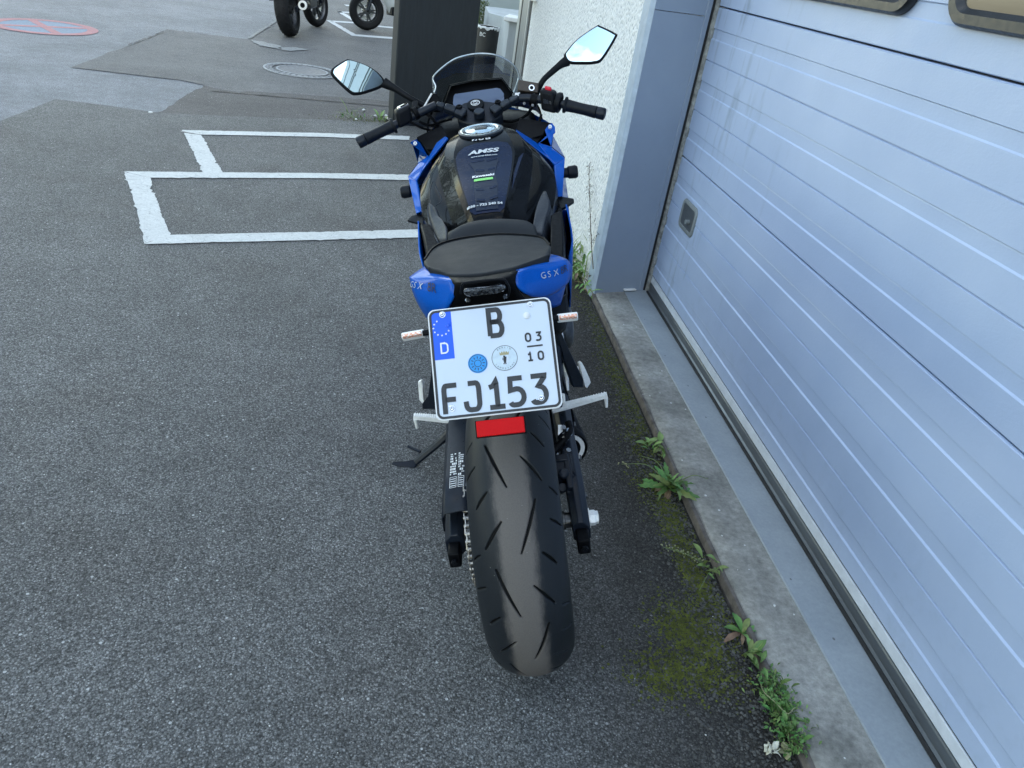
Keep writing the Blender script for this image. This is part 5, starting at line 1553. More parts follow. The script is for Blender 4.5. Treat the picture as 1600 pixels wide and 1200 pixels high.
for k in range(12):
    a = 2 * math.pi * k / 12
    if k in (0, 2, 3): continue
    cx, cy = sc_[0] + .0142 * math.cos(a), sc_[1] + .0142 * math.sin(a)
    pts = [(cx + (0.0021 if j % 2 == 0 else .0009) * math.sin(j * math.pi / 5), cy + (0.0021 if j % 2 == 0 else .0009) * math.cos(j * math.pi / 5), .0011) for j in range(10)]
    prism(g, pts, (0, 0, .0003))
pp('star_ring', g, M['white'], eb, smooth=False)
ZL = 0.0008
def stroke(name, paths, x0, y0, w, h, sw_, m=None, parent=None, z=ZL, hh_=0.0009):
    g = geo()
    for P in paths:
        closed = P[0] == P[-1]
        pts = [(x0 + px_ * w, y0 + py_ * h) for px_, py_ in (P[:-1] if closed else P)]
        ribbon(g, pts, sw_, hh_, z, closed=closed)
    return pp(name, g, m or M['plate_ink'], parent, ang=40)
A_ = arc
GL = {
 'B': [[(0, 0), (0, 1), (.55, 1)] + A_(.62, .765, .30, .235, 90, -90, 8) + [(.05, .53)], [(.05, .53), (.62, .53)] + A_(.66, .265, .34, .265, 90, -90, 8) + [(0, 0)]],
 'F': [[(0, -.06), (0, .80)] + A_(.18, .82, .18, .18, 180, 90, 4) + [(1, 1)], [(.06, .47), (.88, .47)]],
 'J': [[(.25, 1), (.78, 1)] + A_(.80, .80, .20, .20, 90, 0, 4) + [(1, .3)] + A_(.70, .26, .30, .26, 0, -90, 5) + [(.42, 0)] + A_(.34, .20, .30, .20, -90, -180, 5) + [(.02, .33)]],
 '1': [[(.04, .76), (.30, .80), (.50, 1.0), (.52, .9), (.52, 0)], [(.0, 0), (1, 0)]],
 '5': [[(.95, 1), (.12, 1), (.08, .56), (.5, .60)] + A_(.52, .30, .46, .30, 90, -90, 9) + [(.30, 0)] + A_(.26, .16, .24, .16, -90, -160, 4)],
 '3': [[(.03, 1), (.95, 1), (.93, .93), (.50, .62), (.58, .60)] + A_(.54, .30, .44, .30, 80, -90, 9) + [(.32, 0)] + A_(.26, .16, .24, .16, -90, -160, 4)],
 '0': [A_(.5, .70, .5, .30, 0, 180, 9) + A_(.5, .30, .5, .30, 180, 360, 9)],
 'D': [[(0, 0), (0, 1), (.5, 1)] + A_(.5, .72, .5, .28, 90, 0, 6) + A_(.5, .28, .5, .28, 0, -90, 6) + [(0, 0)]],
}
GL['0'] = [GL['0'][0] + [GL['0'][0][0]]]
GL['D'] = [GL['D'][0]]
SW = 0.0088
# B at the top, then the bottom row (positions measured on the plate)
stroke('letter', GL['B'], -0.0022, 0.0402, 0.0215, 0.0470, SW)
for ch_, x0, y0, w in (('F', -0.0925, -0.0865, 0.0225), ('J', -0.0560, -0.0865, 0.0240), ('1', -0.0150, -0.0865, 0.0265), ('5', 0.0205, -0.0865, 0.0250), ('3', 0.0590, -0.0865, 0.0250)):
    stroke('letter', GL[ch_], x0, y0, w, 0.0465, SW)
# season figures
for ch_, x0, y0 in (('0', 0.0588, 0.0232), ('3', 0.0770, 0.0232), ('1', 0.0592, -0.0115), ('0', 0.0775, -0.0115)):
    stroke('figure', GL[ch_], x0, y0, 0.0082, 0.0140, 0.0031)
g = geo(); box(g, (0.0732, 0.0136, ZL + .0004), (0.0275, 0.0027, 0.0009)); pp('season_rule', g, M['plate_ink'], smooth=False)
stroke('letter', GL['D'], -0.0905, 0.0190, 0.0115, 0.0178, 0.0027, M['white'], eb, 0.0010, 0.0005)
# inspection sticker and registration seal
g = geo(); disc(g, (-0.0290, -0.0062, 0.0007), (0, 0, 1), 0.0172, 0.0007, 40); st_ = pp('inspection_sticker', g, M['sticker_blue'])
g = geo()
for k in range(12):
    a = 2 * math.pi * k / 12
    ribbon(g, [(-0.0290 + r_ * math.cos(a), -0.0062 + r_ * math.sin(a)) for r_ in (0.0085, 0.0125)], 0.0013, .0002, .0014)
lathe(g, [(0.0150, .0014), (0.0155, .0016), (.0160, .0014)], (-0.0290, -0.0062, 0), (0, 0, 1), 40)
lathe(g, [(0.0055, .0014), (0.0060, .0016), (.0065, .0014)], (-0.0290, -0.0062, 0), (0, 0, 1), 30)
pp('sticker_figures', g, M['dark_print'], st_)
g = geo(); disc(g, (0.0185, -0.0018, 0.0007), (0, 0, 1), 0.0222, 0.0006, 48); sl_ = pp('registration_seal', g, M['seal_pale'])
g = geo(); lathe(g, [(0.0218, .0013), (0.0222, .0015), (.0226, .0013)], (0.0185, -0.0018, 0), (0, 0, 1), 48); pp('seal_ring', g, M['plate_ink'], sl_)
def seal_text(txt, r_, a0, da, size, inside):
    g = geo()
    for k, c_ in enumerate(txt):
        if c_ == ' ': continue
        a = R(a0 + da * (k - (len(txt) - 1) / 2))
        t_g = text_geo(c_, size, 0)
        rot = a - math.pi / 2 if not inside else a + math.pi / 2
        add(g, [(0.0185 + r_ * math.cos(a) + v[0] * math.cos(rot) - v[1] * math.sin(rot), -0.0018 + r_ * math.sin(a) + v[0] * math.sin(rot) + v[1] * math.cos(rot), .0015) for v in t_g[0]], t_g[1])
    pp('seal_text', g, M['plate_ink'], sl_, smooth=False)
seal_text('BERLIN', 0.0188, 90, -14, 0.0042, False)
seal_text('LANDESAMT', 0.0188, -90, 14, 0.0038, True)
# crown, shield, bear
g = geo()
prism(g, [(0.0107, 0.0035, .0013), (0.0263, 0.0035, .0013), (0.0270, 0.0095, .0013), (0.0245, 0.0070, .0013), (0.0225, 0.0105, .0013), (0.0205, 0.0072, .0013), (0.0185, 0.0110, .0013), (0.0165, 0.0072, .0013), (0.0145, 0.0105, .0013), (0.0125, 0.0070, .0013), (0.0100, 0.0095, .0013)], (0, 0, .0003)); pp('seal_crown', g, M['gold'], sl_, smooth=False)
g = geo(); prism(g, [(0.0118, 0.0028, .0012), (0.0118, -0.0090, .0012), (0.0150, -0.0135, .0012), (0.0185, -0.0150, .0012), (0.0220, -0.0135, .0012), (0.0252, -0.0090, .0012), (0.0252, 0.0028, .0012)], (0, 0, .0003)); pp('seal_shield', g, M['plate'], sl_, smooth=False)
g = geo()
for P, w in (([(0.0197, 0.0004), (0.0190, -0.0045), (0.0183, -0.0088)], .0048), ([(0.0197, 0.0006), (0.0164, 0.0013)], .0030), ([(0.0188, -0.0028), (0.0160, -0.0018), (0.0148, -0.0028)], .0016), ([(0.0184, -0.0050), (0.0158, -0.0052), (0.0146, -0.0042)], .0016), ([(0.0178, -0.0085), (0.0168, -0.0120), (0.0155, -0.0122)], .0019), ([(0.0190, -0.0085), (0.0200, -0.0118), (0.0192, -0.0132)], .0019)):
    ribbon(g, P, w, .0002, .0015)
pp('seal_bear', g, M['plate_ink'], sl_)
for q in ((-0.0833,0.0891), (0.073,0.089), (-0.0811,-0.0802), (0.0741,-0.0794)):
    g = geo(); lathe(g, [(0.0062, .0008), (0.0058, .0016), (.0048, .0018), (.0042, .0016), (.0030, .0034), (0, .0038)], (q[0], q[1], 0), (0, 0, 1), 20); s_ = pp('plate_screw', g, M['chrome'])
    g = geo(); disc(g, (q[0], q[1], .0036), (0, 0, 1), .0014, .0006, 6); pp('screw_socket', g, M['plate_ink'], s_)
q = (0.065,0.0699)
g = geo(); lathe(g, [(.0062, .0008), (.0060, .0024), (.0040, .0040), (0, .0044)], (q[0], q[1], 0), (0, 0, 1), 20); pp('blanking_cap', g, M['white'])
q = (-0.075,0.0698)
g = geo(); lathe(g, [(.0052, .0010), (.0050, .0020), (.0030, .0032), (0, .0036)], (q[0], q[1], 0), (0, 0, 1), 18); pp('blanking_cap', g, M['plate_blue'])
g = geo(); box(g, (0, 0, -0.006), (0.19, 0.17, 0.007)); box(g, (0, 0.06, -0.020), (0.10, 0.07, 0.03)); pp('plate_carrier', g, M['matte_dark'], bevel=0.003)
# reflector, hanger
g = geo(); box(g, (-0.0008, -0.1215, -0.004), (0.087, 0.030, 0.005)); pp('reflector_back', g, M['matte_dark'], bevel=0.001)
g = geo(); box(g, (-0.0008, -0.1215, 0.0005), (0.0825, 0.0275, 0.006)); rf = bp('rear_reflector', g, M['red'], bevel=0.0012); rf.matrix_local = npm
# indicators
for a, b, in (((-0.116,-0.085,0.856), (-0.161,-0.085,0.853)), ((0.114,-0.085,0.855), (0.155,-0.085,0.855))):
    a, b = V3(a), V3(b); d = (b - a).normalized()
    g = geo(); tube(g, [a - d * 0.07, a + d * 0.006], [0.006, 0.0055], 8); ind = bp('indicator', g, M['matte_dark'])
    g = geo(); beam(g, a + d * 0.004 + V3((0, .007, -.004)), b + V3((0, .007, -.004)), 0.012, 0.014, (0, -.6, .8)); bp('housing', g, M['white_metal'], ind, bevel=0.002)
    g = geo(); beam(g, a + d * 0.008, b - d * .002, 0.006, 0.0105, (0, -.6, .8)); bp('lens', g, M['amber'], ind, bevel=0.0015)

# ---------------- foot pegs, brackets, side stand
for brk, plt_, peg in (
    ([(0.128,0.35,0.627), (0.137,0.35,0.627), (0.159,0.36,0.553), (0.191,0.38,0.45), (0.19,0.38,0.423), (0.163,0.37,0.433), (0.143,0.36,0.527)], [(0.183,0.39,0.491), (0.19,0.39,0.494), (0.196,0.39,0.48), (0.208,0.39,0.442), (0.21,0.39,0.43), (0.199,0.39,0.414), (0.194,0.385,0.423), (0.188,0.385,0.461)], ((0.134,0.26,0.451), (0.236,0.26,0.469))),
    ([(-0.139,0.35,0.675), (-0.15,0.35,0.666), (-0.179,0.36,0.569), (-0.214,0.38,0.449), (-0.233,0.38,0.428), (-0.234,0.38,0.412), (-0.192,0.37,0.413)], [(-0.233,0.39,0.49), (-0.225,0.39,0.492), (-0.221,0.39,0.482), (-0.225,0.385,0.455), (-0.226,0.385,0.429), (-0.232,0.385,0.426), (-0.239,0.39,0.436)], ((-0.155,0.26,0.45), (-0.237,0.26,0.469)))):
    s = 1 if plt_[0][0] > 0 else -1
    g = geo(); prism(g, brk, (-s * .006, .014, 0)); fb_ = bp('foot_bracket', g, M['satin'], bevel=0.003)
    g = geo(); prism(g, plt_, (-s * .004, .010, 0)); bp('heel_plate', g, M['alloy'], fb_, bevel=0.0015)
    a, b = V3(peg[0]), V3(peg[1]); d = (b - a).normalized()
    g = geo()
    beam(g, a, b, 0.019, 0.012, (0, 0, 1), 0.014, 0.009)
    for k in range(13):
        c_ = a.lerp(b, 0.18 + 0.76 * k / 12); box(g, (0, 0, 0), (0.0020, 0.014, 0.0030), mat=Matrix.Translation(c_ + V3((0, 0, 0.0055))))
    tube(g, [b + V3((0, -.006, -.004)) - d * .004, b + V3((0, -.006, -.030)) - d * .004], [0.0048, 0.0034], 8)
    beam(g, a - d * .034, a + d * .004, 0.028, 0.006, (0, 0, 1))
    tube(g, [a + V3((-s * .004, .012, .026)), a + V3((-s * .004, .012, -.012))], 0.005, 8)
    pg_ = bp('passenger_peg', g, M['alloy'], ang=30)
    g = geo(); tube(g, cat([V3((s * .115, .50, .74)), V3((s * .13, .40, .60)), a - d * .02], 5), [0.010, 0.013], 8); bp('peg_hanger', g, M['satin'], pg_)
    pr_ = V3((s * .17, .52, .40))
    g = geo(); beam(g, pr_ - V3((s * .03, 0, 0)), pr_ + V3((s * .020, 0, -.002)), .024, .016, (0, 0, 1), .018, .012)
    for k in range(4): box(g, pr_ + V3((s * (-.02 + .011 * k), 0, .010)), (.003, .02, .004))
    bp('rider_peg', g, M['alloy'])
g = geo()
tube(g, cat([(0.141,0.42,0.605), (0.149,0.44,0.521), (0.151,0.44,0.454), (0.148,0.42,0.397)], 4), 0.006, 8); bp('brake_rod', g, M['alloy'])
g = geo(); tube(g, cat([(0.137,0.4,0.534), (0.147,0.4,0.518), (0.151,0.4,0.499)], 3), 0.005, 8); bp('hose_fitting', g, M['plate_blue'])
foot = V3((-0.394,0.701,0.012)); knee_ = V3((-0.312,0.6,0.111)); 
top_ = V3((-0.115, 0.60, 0.30))
mid_ = V3((-0.237,0.6,0.147))
wfoot = V3((-0.319,0.6,0.105))
g = geo()
inv = bike.matrix_world.inverted()
gf = inv @ V3((0.083,1.876,0.02)); gt = inv @ V3((0.018,1.889,0.006)); gb = inv @ V3((0.065,1.873,0.006))
tube(g, cat([top_, V3(mid_).lerp(top_, .25), gf], 5), [0.016, 0.013, 0.011], 8)
st2 = bp('side_stand', g, M['satin'])
wm_ = bike.matrix_world
g = geo()
fp = [(0.083,1.903,0.012), (0.093,1.887,0.012), (0.081,1.871,0.004), (0.03,1.876,0.004), (0.01,1.884,0.004), (0.014,1.893,0.006), (0.052,1.893,0.01)]
prism(g, [inv @ V3(p) for p in fp], inv.to_3x3() @ V3((0, 0, -0.006)))
bp('stand_foot', g, M['satin'], st2, bevel=0.002)
g = geo(); tube(g, [inv @ V3((0.094,1.889,0.05)), inv @ V3((0.057,1.92,0.045))], 0.005, 8); bp('stand_tang', g, M['satin'], st2)

# ---------------- handlebars, controls
def clipon(pts, r_):
    return tube(geo(), cat(pts, 5), r_, 14)
tri = geo()
prism(tri, [(-0.078,1.06,1.023), (-0.053,1.08,1.035), (-0.015,1.09,1.036), (0.027,1.08,1.029), (0.057,1.07,1.024), (0.06,1.05,0.994), (0.024,1.03,0.98), (-0.014,1.025,0.98), (-0.048,1.03,0.985), (-0.074,1.04,0.993)], (0, 0.006, -0.03))
tc2 = bp('triple_clamp', tri, M['satin'], bevel=0.005, seg=3)
sn = V3((-0.009,1.035,0.998))
g = geo(); lathe(g, [(0, 0), (0.0165, 0), (0.0165, 0.016), (0.0145, 0.019), (0, 0.019)], sn, (0, -.35, 1), 20); bp('stem_nut', g, M['satin'], tc2, ang=30)
ks = V3((-0.018,1.075,1.022))
g = geo(); lathe(g, [(0, -.01), (0.026, -.01), (0.026, 0.006), (0.0185, 0.010), (0.0, 0.010)], ks, (0, -.45, 1), 28); ign = bp('ignition_lock', g, M['matte'], tc2)
g = geo(); d_ = V3((0, -.45, 1)).normalized()
lathe(g, [(0.0115, 0.0103), (0.0125, .0110), (0.0138, 0.0103)], ks, d_, 28)
x_, y_, _z = frame(d_)
for a0, a1, r_ in ((20, 150, .0085), (200, 330, .0085), (60, 190, .005), (240, 370, .005)):
    q = [ks + d_ * .0106 + x_ * r_ * math.cos(R(a0 + (a1 - a0) * k / 6)) + y_ * r_ * math.sin(R(a0 + (a1 - a0) * k / 6)) for k in range(7)]
    tube(g, q, 0.0009, 4)
bp('lock_marks', g, M['white'], ign)
for P, bolts in (([(-0.051,1.035,1.006), (-0.078,1.045,1.018), (-0.11,1.05,1.032), (-0.133,1.05,1.041)], [(-0.066,1.05,1.021), (-0.055,1.035,1.001)]), ([(0.029,1.04,1.003), (0.055,1.05,1.013), (0.085,1.06,1.022), (0.113,1.06,1.031)], [(0.049,1.06,1.019), (0.037,1.04,1)])):
    g = geo()
    P = [V3(p) for p in P]
    for k in range(3): beam(g, P[k], P[k + 1], 0.036 - .006 * k, 0.020, (0, -.4, 1), 0.030 - .006 * k, 0.020)
    arm_ = bp('handlebar_arm', g, M['satin'], tc2, bevel=0.004)
    for b in bolts:
        g = geo(); lathe(g, [(0.0, 0), (0.0095, 0), (0.0095, .006), (.0085, .008), (.004, .008), (.004, .005), (0, .005)], V3(b) + V3((0, 0, .004)), (0, -.4, 1), 14); bp('bolt', g, M['matte_dark'], arm_)
HL = [(-0.134,1.05,1.041), (-0.165,1.04,1.033), (-0.214,1.03,1.019), (-0.292,1.005,0.997), (-0.369,0.98,0.975)]
HR = [(0.113,1.06,1.031), (0.148,1.055,1.027), (0.203,1.04,1.015), (0.284,1.015,0.99), (0.356,0.99,0.969)]
for s, Hh, gr0, gr1 in ((-1, HL, (-0.261,1.015,1.006), (-0.348,0.987,0.982)), (1, HR, (0.243,1.03,1.002), (0.332,0.998,0.976))):
    g = geo(); tube(g, cat(Hh, 5), 0.0125, 12); hb = bp('handlebar', g, M['satin'])
    a, b = V3(gr0), V3(gr1); d = (b - a).normalized()
    g = geo()
    n_ = 34
    prof = [(0.0, 0), (0.023, 0.0), (0.023, 0.005), (0.0178, 0.008)]
    L_ = (b - a).length
    for k in range(n_):
        t = 0.010 + (L_ - .012) * k / (n_ - 1)
        prof.append((0.0172 - .0016 * math.sin(math.pi * k / (n_ - 1)) + (0.0005 if k % 2 else 0), t))
    prof += [(0.0155, L_), (0, L_)]
    lathe(g, prof, a, d, 20); bp('grip', g, M['rubber'], hb, ang=60)
    g = geo(); lathe(g, [(0.0165, 0), (0.0172, .004), (0.0172, .020), (.0155, .024), (.010, .024), (.009, .019), (0, .019)], b + d * .001, d, 24); bp('bar_end', g, M['satin'], hb)
# left switch cube
g = geo()
c0 = V3((-0.232,1.03,1.027)); dL = (V3(HL[3]) - V3(HL[2])).normalized()
mL = Matrix.Translation(c0) @ Matrix(((dL.x, -dL.y, 0, 0), (dL.y, dL.x, 0, 0), (dL.z, 0, 1, 0), (0, 0, 0, 1)))
box(g, (0, 0, 0), (0.048, 0.050, 0.050), mat=mL)
swl = bp('left_switchgear', g, M['matte'], bevel=0.010, seg=4)
g = geo(); box(g, (0, 0, 0), (0.018, 0.008, 0.006), mat=mL @ Matrix.Translation((-.004, .006, .027))); bp('dip_switch', g, M['matte_dark'], swl, bevel=0.001)
g = geo(); box(g, (0, 0, 0), (0.036, 0.034, 0.010), mat=mL @ Matrix.Translation((-.004, -.002, .0225))); bp('switch_cover', g, M['gloss_switch'], swl, bevel=0.004, seg=3)
g = geo(); box(g, (0, 0, 0), (0.014, 0.008, 0.010), mat=mL @ Matrix.Translation((0, -.026, -.004))); bp('indicator_switch', g, M['matte_dark'], swl, bevel=0.001)
g = geo(); c1 = V3((-0.194,1.035,1.029)); tube(g, [c1 - dL * .006, c1 + dL * .008], 0.0185, 16); beam(g, c1 + V3((0, 0, .012)), c1 + V3((0, .03, .026)), .016, .010); bp('clutch_perch', g, M['matte_dark'], bevel=0.002)
g = geo(); tube(g, cat([c1 + V3((-.01, .028, -.012)), V3((-0.267,1,1.006)) + V3((0, .052, -.012)), V3((-0.329,0.985,0.987)) + V3((0, .052, -.012))], 6), [0.006, 0.005, 0.006], 8); bp('clutch_lever', g, M['satin'])
g = geo()
tube(g, cat([c1 + V3((.02, .01, 0)), (-0.148,1.04,1.006), (-0.138,1.05,0.977), (-0.136,1.06,0.948)], 5), 0.0045, 7)
tube(g, cat([(-0.187,1.02,1.007), (-0.158,1.03,0.991), (-0.125,1.06,0.992), (-0.095,1.08,0.992)], 5), 0.004, 7)
tube(g, cat([(-0.213,1.01,1.012), (-0.181,1.02,0.988), (-0.14,1.05,0.966)], 5), 0.0035, 7)
bp('control_cable', g, M['matte_dark'])
# right switch cube with the red kill switch
g = geo()
c0 = V3((0.2,1.045,1.017)); dR = (V3(HR[3]) - V3(HR[2])).normalized()
mR = Matrix.Translation(c0) @ Matrix(((dR.x, -dR.y, 0, 0), (dR.y, dR.x, 0, 0), (dR.z, 0, 1, 0), (0, 0, 0, 1)))
box(g, (0, 0, 0), (0.046, 0.050, 0.060), mat=mR)
swr = bp('right_switchgear', g, M['matte'], bevel=0.010, seg=4)
g = geo(); lathe(g, [(0.026, 0), (0.029, .006), (.029, .014), (.022, .018)], c0 + dR * .020, dR, 18); bp('throttle_housing', g, M['matte'], swr)
g = geo(); box(g, (0, 0, 0), (0.020, 0.014, 0.013), mat=mR @ Matrix.Translation((0.000, .000, .032))); bp('kill_switch', g, M['red_switch'], swr, bevel=0.004, seg=3)
g = geo(); box(g, (0, 0, 0), (0.016, 0.004, 0.012), mat=mR @ Matrix.Translation((-.004, -.0255, .0))); bp('starter_button', g, M['knee'], swr, bevel=0.001)
g = geo(); box(g, (0, 0, 0), (0.006, 0.004, 0.008), mat=mR @ Matrix.Translation((.009, -.0262, .0))); bp('starter_button', g, M['steel_dark'], swr, bevel=0.001)
g = geo(); c1 = V3((0.157,1.055,1.022)); tube(g, [c1 - dR * .010, c1 + dR * .010], 0.018, 16); bp('brake_perch', g, M['matte_dark'])
# brake fluid reservoir
g = geo()
rp = [(0.117,1.075,1.081), (0.176,1.075,1.064), (0.17,1.06,1.038), (0.112,1.06,1.053)]
prism(g, rp, (0, .012, .020)); 
g2 = geo(); top4 = [V3(p) for p in rp]
nrm = (top4[1] - top4[0]).cross(top4[3] - top4[0]).normalized()
if nrm.y > 0: nrm = -nrm
prism(g2, top4, -nrm * 0.030)
rsv = bp('brake_reservoir', g2, M['reservoir'], bevel=0.003)
cc_ = V3((0.152,1.066,1.053)) + nrm * .002
g = geo(); lathe(g, [(0.0055, -.002), (0.0092, -.002), (0.0088, .003), (0.0055, .003)], cc_, nrm, 20, closed_prof=True); bp('sight_ring', g, M['chrome'], rsv)
g = geo(); disc(g, cc_ - nrm * .002, nrm, 0.0055, 0.002, 16); bp('sight_glass', g, M['matte_dark'], rsv)
for q in ((0.157,1.055,1.034), (0.15,1.045,1.008), (0.126,1.05,1.015)):
    g = geo(); disc(g, q, (0, -1, .4), 0.0042, 0.006, 10); bp('bolt', g, M['steel_dark'], rsv)
g = geo(); prism(g, [(0.103,1.065,1.046), (0.117,1.065,1.046), (0.117,1.06,1.038), (0.101,1.06,1.038)], (0, .006, -.002)); bp('sticker', g, M['white'], rsv)
g = geo(); tube(g, cat([V3((0.164,1.06,1.027)) + V3((0, .03, -.012)), V3((0.248,1.025,1.002)) + V3((0, .052, -.012)), V3((0.319,1,0.982)) + V3((0, .052, -.012))], 6), [0.006, 0.005, 0.006], 8); bp('brake_lever', g, M['satin'])
g = geo()
tube(g, cat([(0.149,1.04,1.007), (0.128,1.05,0.982), (0.085,1.07,0.965), (0.047,1.09,0.969)], 5), 0.0045, 7)
tube(g, cat([(0.173,1.03,0.984), (0.159,1.03,0.953), (0.123,1.04,0.937)], 5), 0.004, 7)
bp('control_cable', g, M['matte_dark'])

# ---------------- dash and screen
g = geo()
hood = [(-0.113,1.12,1.035), (-0.089,1.155,1.075), (-0.018,1.17,1.078), (0.068,1.165,1.076), (0.096,1.125,1.036)]
prism(g, hood + [(0.071,1.1,1.009), (-0.096,1.1,1.014)], (0, 0.07, -0.03))
dsh = bp('instrument_hood', g, M['matte_dark'], bevel=0.003)
g = geo()
lip = [V3(p) for p in hood]
low_ = [V3(p) for p in ((-0.086,1.1,1.03), (-0.078,1.13,1.053), (-0.017,1.14,1.053), (0.058,1.135,1.054), (0.069,1.11,1.034))]
grid(g, [lip, [p + V3((0, -.03, .004)) for p in lip]], 1, 1)
bp('hood_peak', g, M['matte_dark'], dsh, solid=0.003)
g = geo(); prism(g, [(-0.086,1.098,1.035), (-0.082,1.115,1.05), (-0.077,1.12,1.055), (0.05,1.12,1.058), (0.061,1.118,1.054), (0.07,1.105,1.042), (0.068,1.085,1.02), (0.063,1.075,1.007), (-0.083,1.078,1.017)], (0, .006, -.003)); bp('display', g, M['screen'], dsh, bevel=0.001)
# screen
rim_ = [(-0.137,1.1,1.07), (-0.13,1.105,1.085), (-0.135,1.11,1.106), (-0.119,1.105,1.124), (-0.068,1.09,1.153), (-0.023,1.075,1.163), (0.02,1.07,1.163), (0.063,1.075,1.152), (0.1,1.09,1.126), (0.115,1.105,1.102), (0.118,1.11,1.081), (0.108,1.105,1.059), (0.098,1.1,1.041)]
base_ = [(-.150, 1.15, 1.02), (-.152, 1.17, 1.01), (-.150, 1.20, 1.0), (-.142, 1.25, .99), (-.115, 1.33, .975), (-.062, 1.39, .965), (0, 1.41, .962), (.062, 1.39, .965), (.115, 1.33, .975), (.142, 1.25, .99), (.150, 1.20, 1.0), (.152, 1.17, 1.01), (.150, 1.15, 1.02)]
mid1 = [V3(a).lerp(V3(b), .5) + V3((0, .03 * math.sin(math.pi * i / 12), .015 * math.sin(math.pi * i / 12))) for i, (a, b) in enumerate(zip(rim_, base_))]
g = geo(); grid(g, [base_, mid1, rim_], 5, 3); scn = bp('windscreen', g, M['clear'], ang=60, solid=0.0035)
g = geo(); tube(g, cat(rim_, 6), 0.0021, 6); bp('edge_glint', g, M['screen_edge'], scn)
# front cowl below the screen and mirror roots
g = geo()
for s in (-1, 1):
    A = [(s * .150, 1.12, 1.015), (s * .17, 1.12, .985), (s * .175, 1.10, .955)]
    B2 = [(s * .145, 1.24, .995), (s * .16, 1.24, .97), (s * .165, 1.24, .955)]
    C2 = [(s * .070, 1.39, .965), (s * .075, 1.42, .955), (s * .075, 1.42, .95)]
    rows = [A, B2, C2, [(0, 1.415, .962), (0, 1.47, .945), (0, 1.48, .93)]]
    grid(g, rows if s < 0 else rows[::-1], 2, 2)
bp('front_cowl', g, M['matte'], ang=40, solid=0.004)
g = geo(); prism(g, [(-0.174,1.09,1.033), (-0.144,1.1,1.068), (-0.129,1.11,1.064), (-0.116,1.1,1.035), (-0.131,1.08,1.029)], (0, .03, -.02)); bp('cowl_bracket', g, M['matte_dark'], bevel=0.003)
g = geo(); tube(g, [(-0.172,1.085,1.035), (-0.144,1.098,1.068)], 0.0028, 8); bp('cowl_trim', g, M['white_metal'])
g = geo(); grid(g, [[(-.17, .94, .945), (-.06, .95, .93), (.06, .95, .93), (.17, .94, .945)], [(-.16, 1.06, .93), (-.06, 1.04, .90), (.06, 1.04, .90), (.16, 1.06, .93)], [(-.155, 1.15, .965), (-.07, 1.16, .96), (.07, 1.16, .96), (.155, 1.15, .965)], [(-.13, 1.27, .955), (-.06, 1.36, .95), (.06, 1.36, .95), (.13, 1.27, .955)]], 3, 3)
bp('cockpit_tray', g, M['matte_dark'], solid=0.003)
# ---------------- mirrors
def mirror(outline, stem_, nrm, s):
    o_ = [V3(p) for p in outline]; n = V3(nrm).normalized()
    c_ = sum(o_, V3((0, 0, 0))) / len(o_)
    sm = cat(o_, 4, True)
    g = geo()
    rings = [[c_ + (p - c_) * k - n * d_ for p in sm] for k, d_ in ((0.95, -0.002), (1.0, 0.0), (1.0, .010), (.86, .024), (.55, .034), (.15, .036))]
    loft(g, rings)
    P = cat([V3(p) for p in stem_], 5)
    mo = bp('mirror', g, M['matte'], ang=60)
    g = geo(); tube(g, P, [0.009, 0.0085, 0.010, 0.016], 10, sx=0.75); bp('mirror_stem', g, M['matte'], mo)
    g = geo()
    Rc = 1.0
    ks_ = (0.905, .75, .6, .45, .3, .15, .02)
    rr_ = sum((p - c_).length for p in sm) / len(sm)
    def lift(p): return p - c_
    rings = []
    for k in ks_:
        rings.append([c_ + (p - c_) * k + n * (0.0062 - ((p - c_) * k).length_squared / (2 * Rc)) for p in sm])
    loft(g, rings, cap=False)
    add(g, rings[-1], [tuple(range(len(sm)))])
    bp('mirror_glass', g, M['mirror'], mo, ang=180)
mirror([(-0.4271,1.1045,1.1646), (-0.4162,1.113,1.1727), (-0.384,1.1323,1.185), (-0.3716,1.137,1.1839), (-0.3291,1.1445,1.1628), (-0.2976,1.1454,1.1375), (-0.2817,1.1397,1.112), (-0.2898,1.1304,1.0998), (-0.337,1.1069,1.0918), (-0.3644,1.0954,1.0915), (-0.3849,1.0914,1.1009), (-0.4248,1.0981,1.1493)],
       [(-0.171,1.1,1.034), (-0.212,1.1,1.063), (-0.25,1.11,1.091), (-0.282,1.12,1.111)], (0.3512,-0.8432,0.407), -1)
mirror([(0.258,1.1174,1.122), (0.267,1.1225,1.1344), (0.3001,1.1322,1.1609), (0.3595,1.1406,1.1895), (0.3725,1.1392,1.189), (0.4136,1.1247,1.1659), (0.4152,1.1198,1.1558), (0.3703,1.0993,1.1042), (0.3451,1.0975,1.0959), (0.306,1.102,1.0981), (0.2691,1.108,1.1043)],
       [(0.162,1.09,1.026), (0.188,1.09,1.065), (0.217,1.1,1.085), (0.246,1.11,1.101), (0.267,1.12,1.108)], (-0.0776,-0.9011,0.4266), 1)

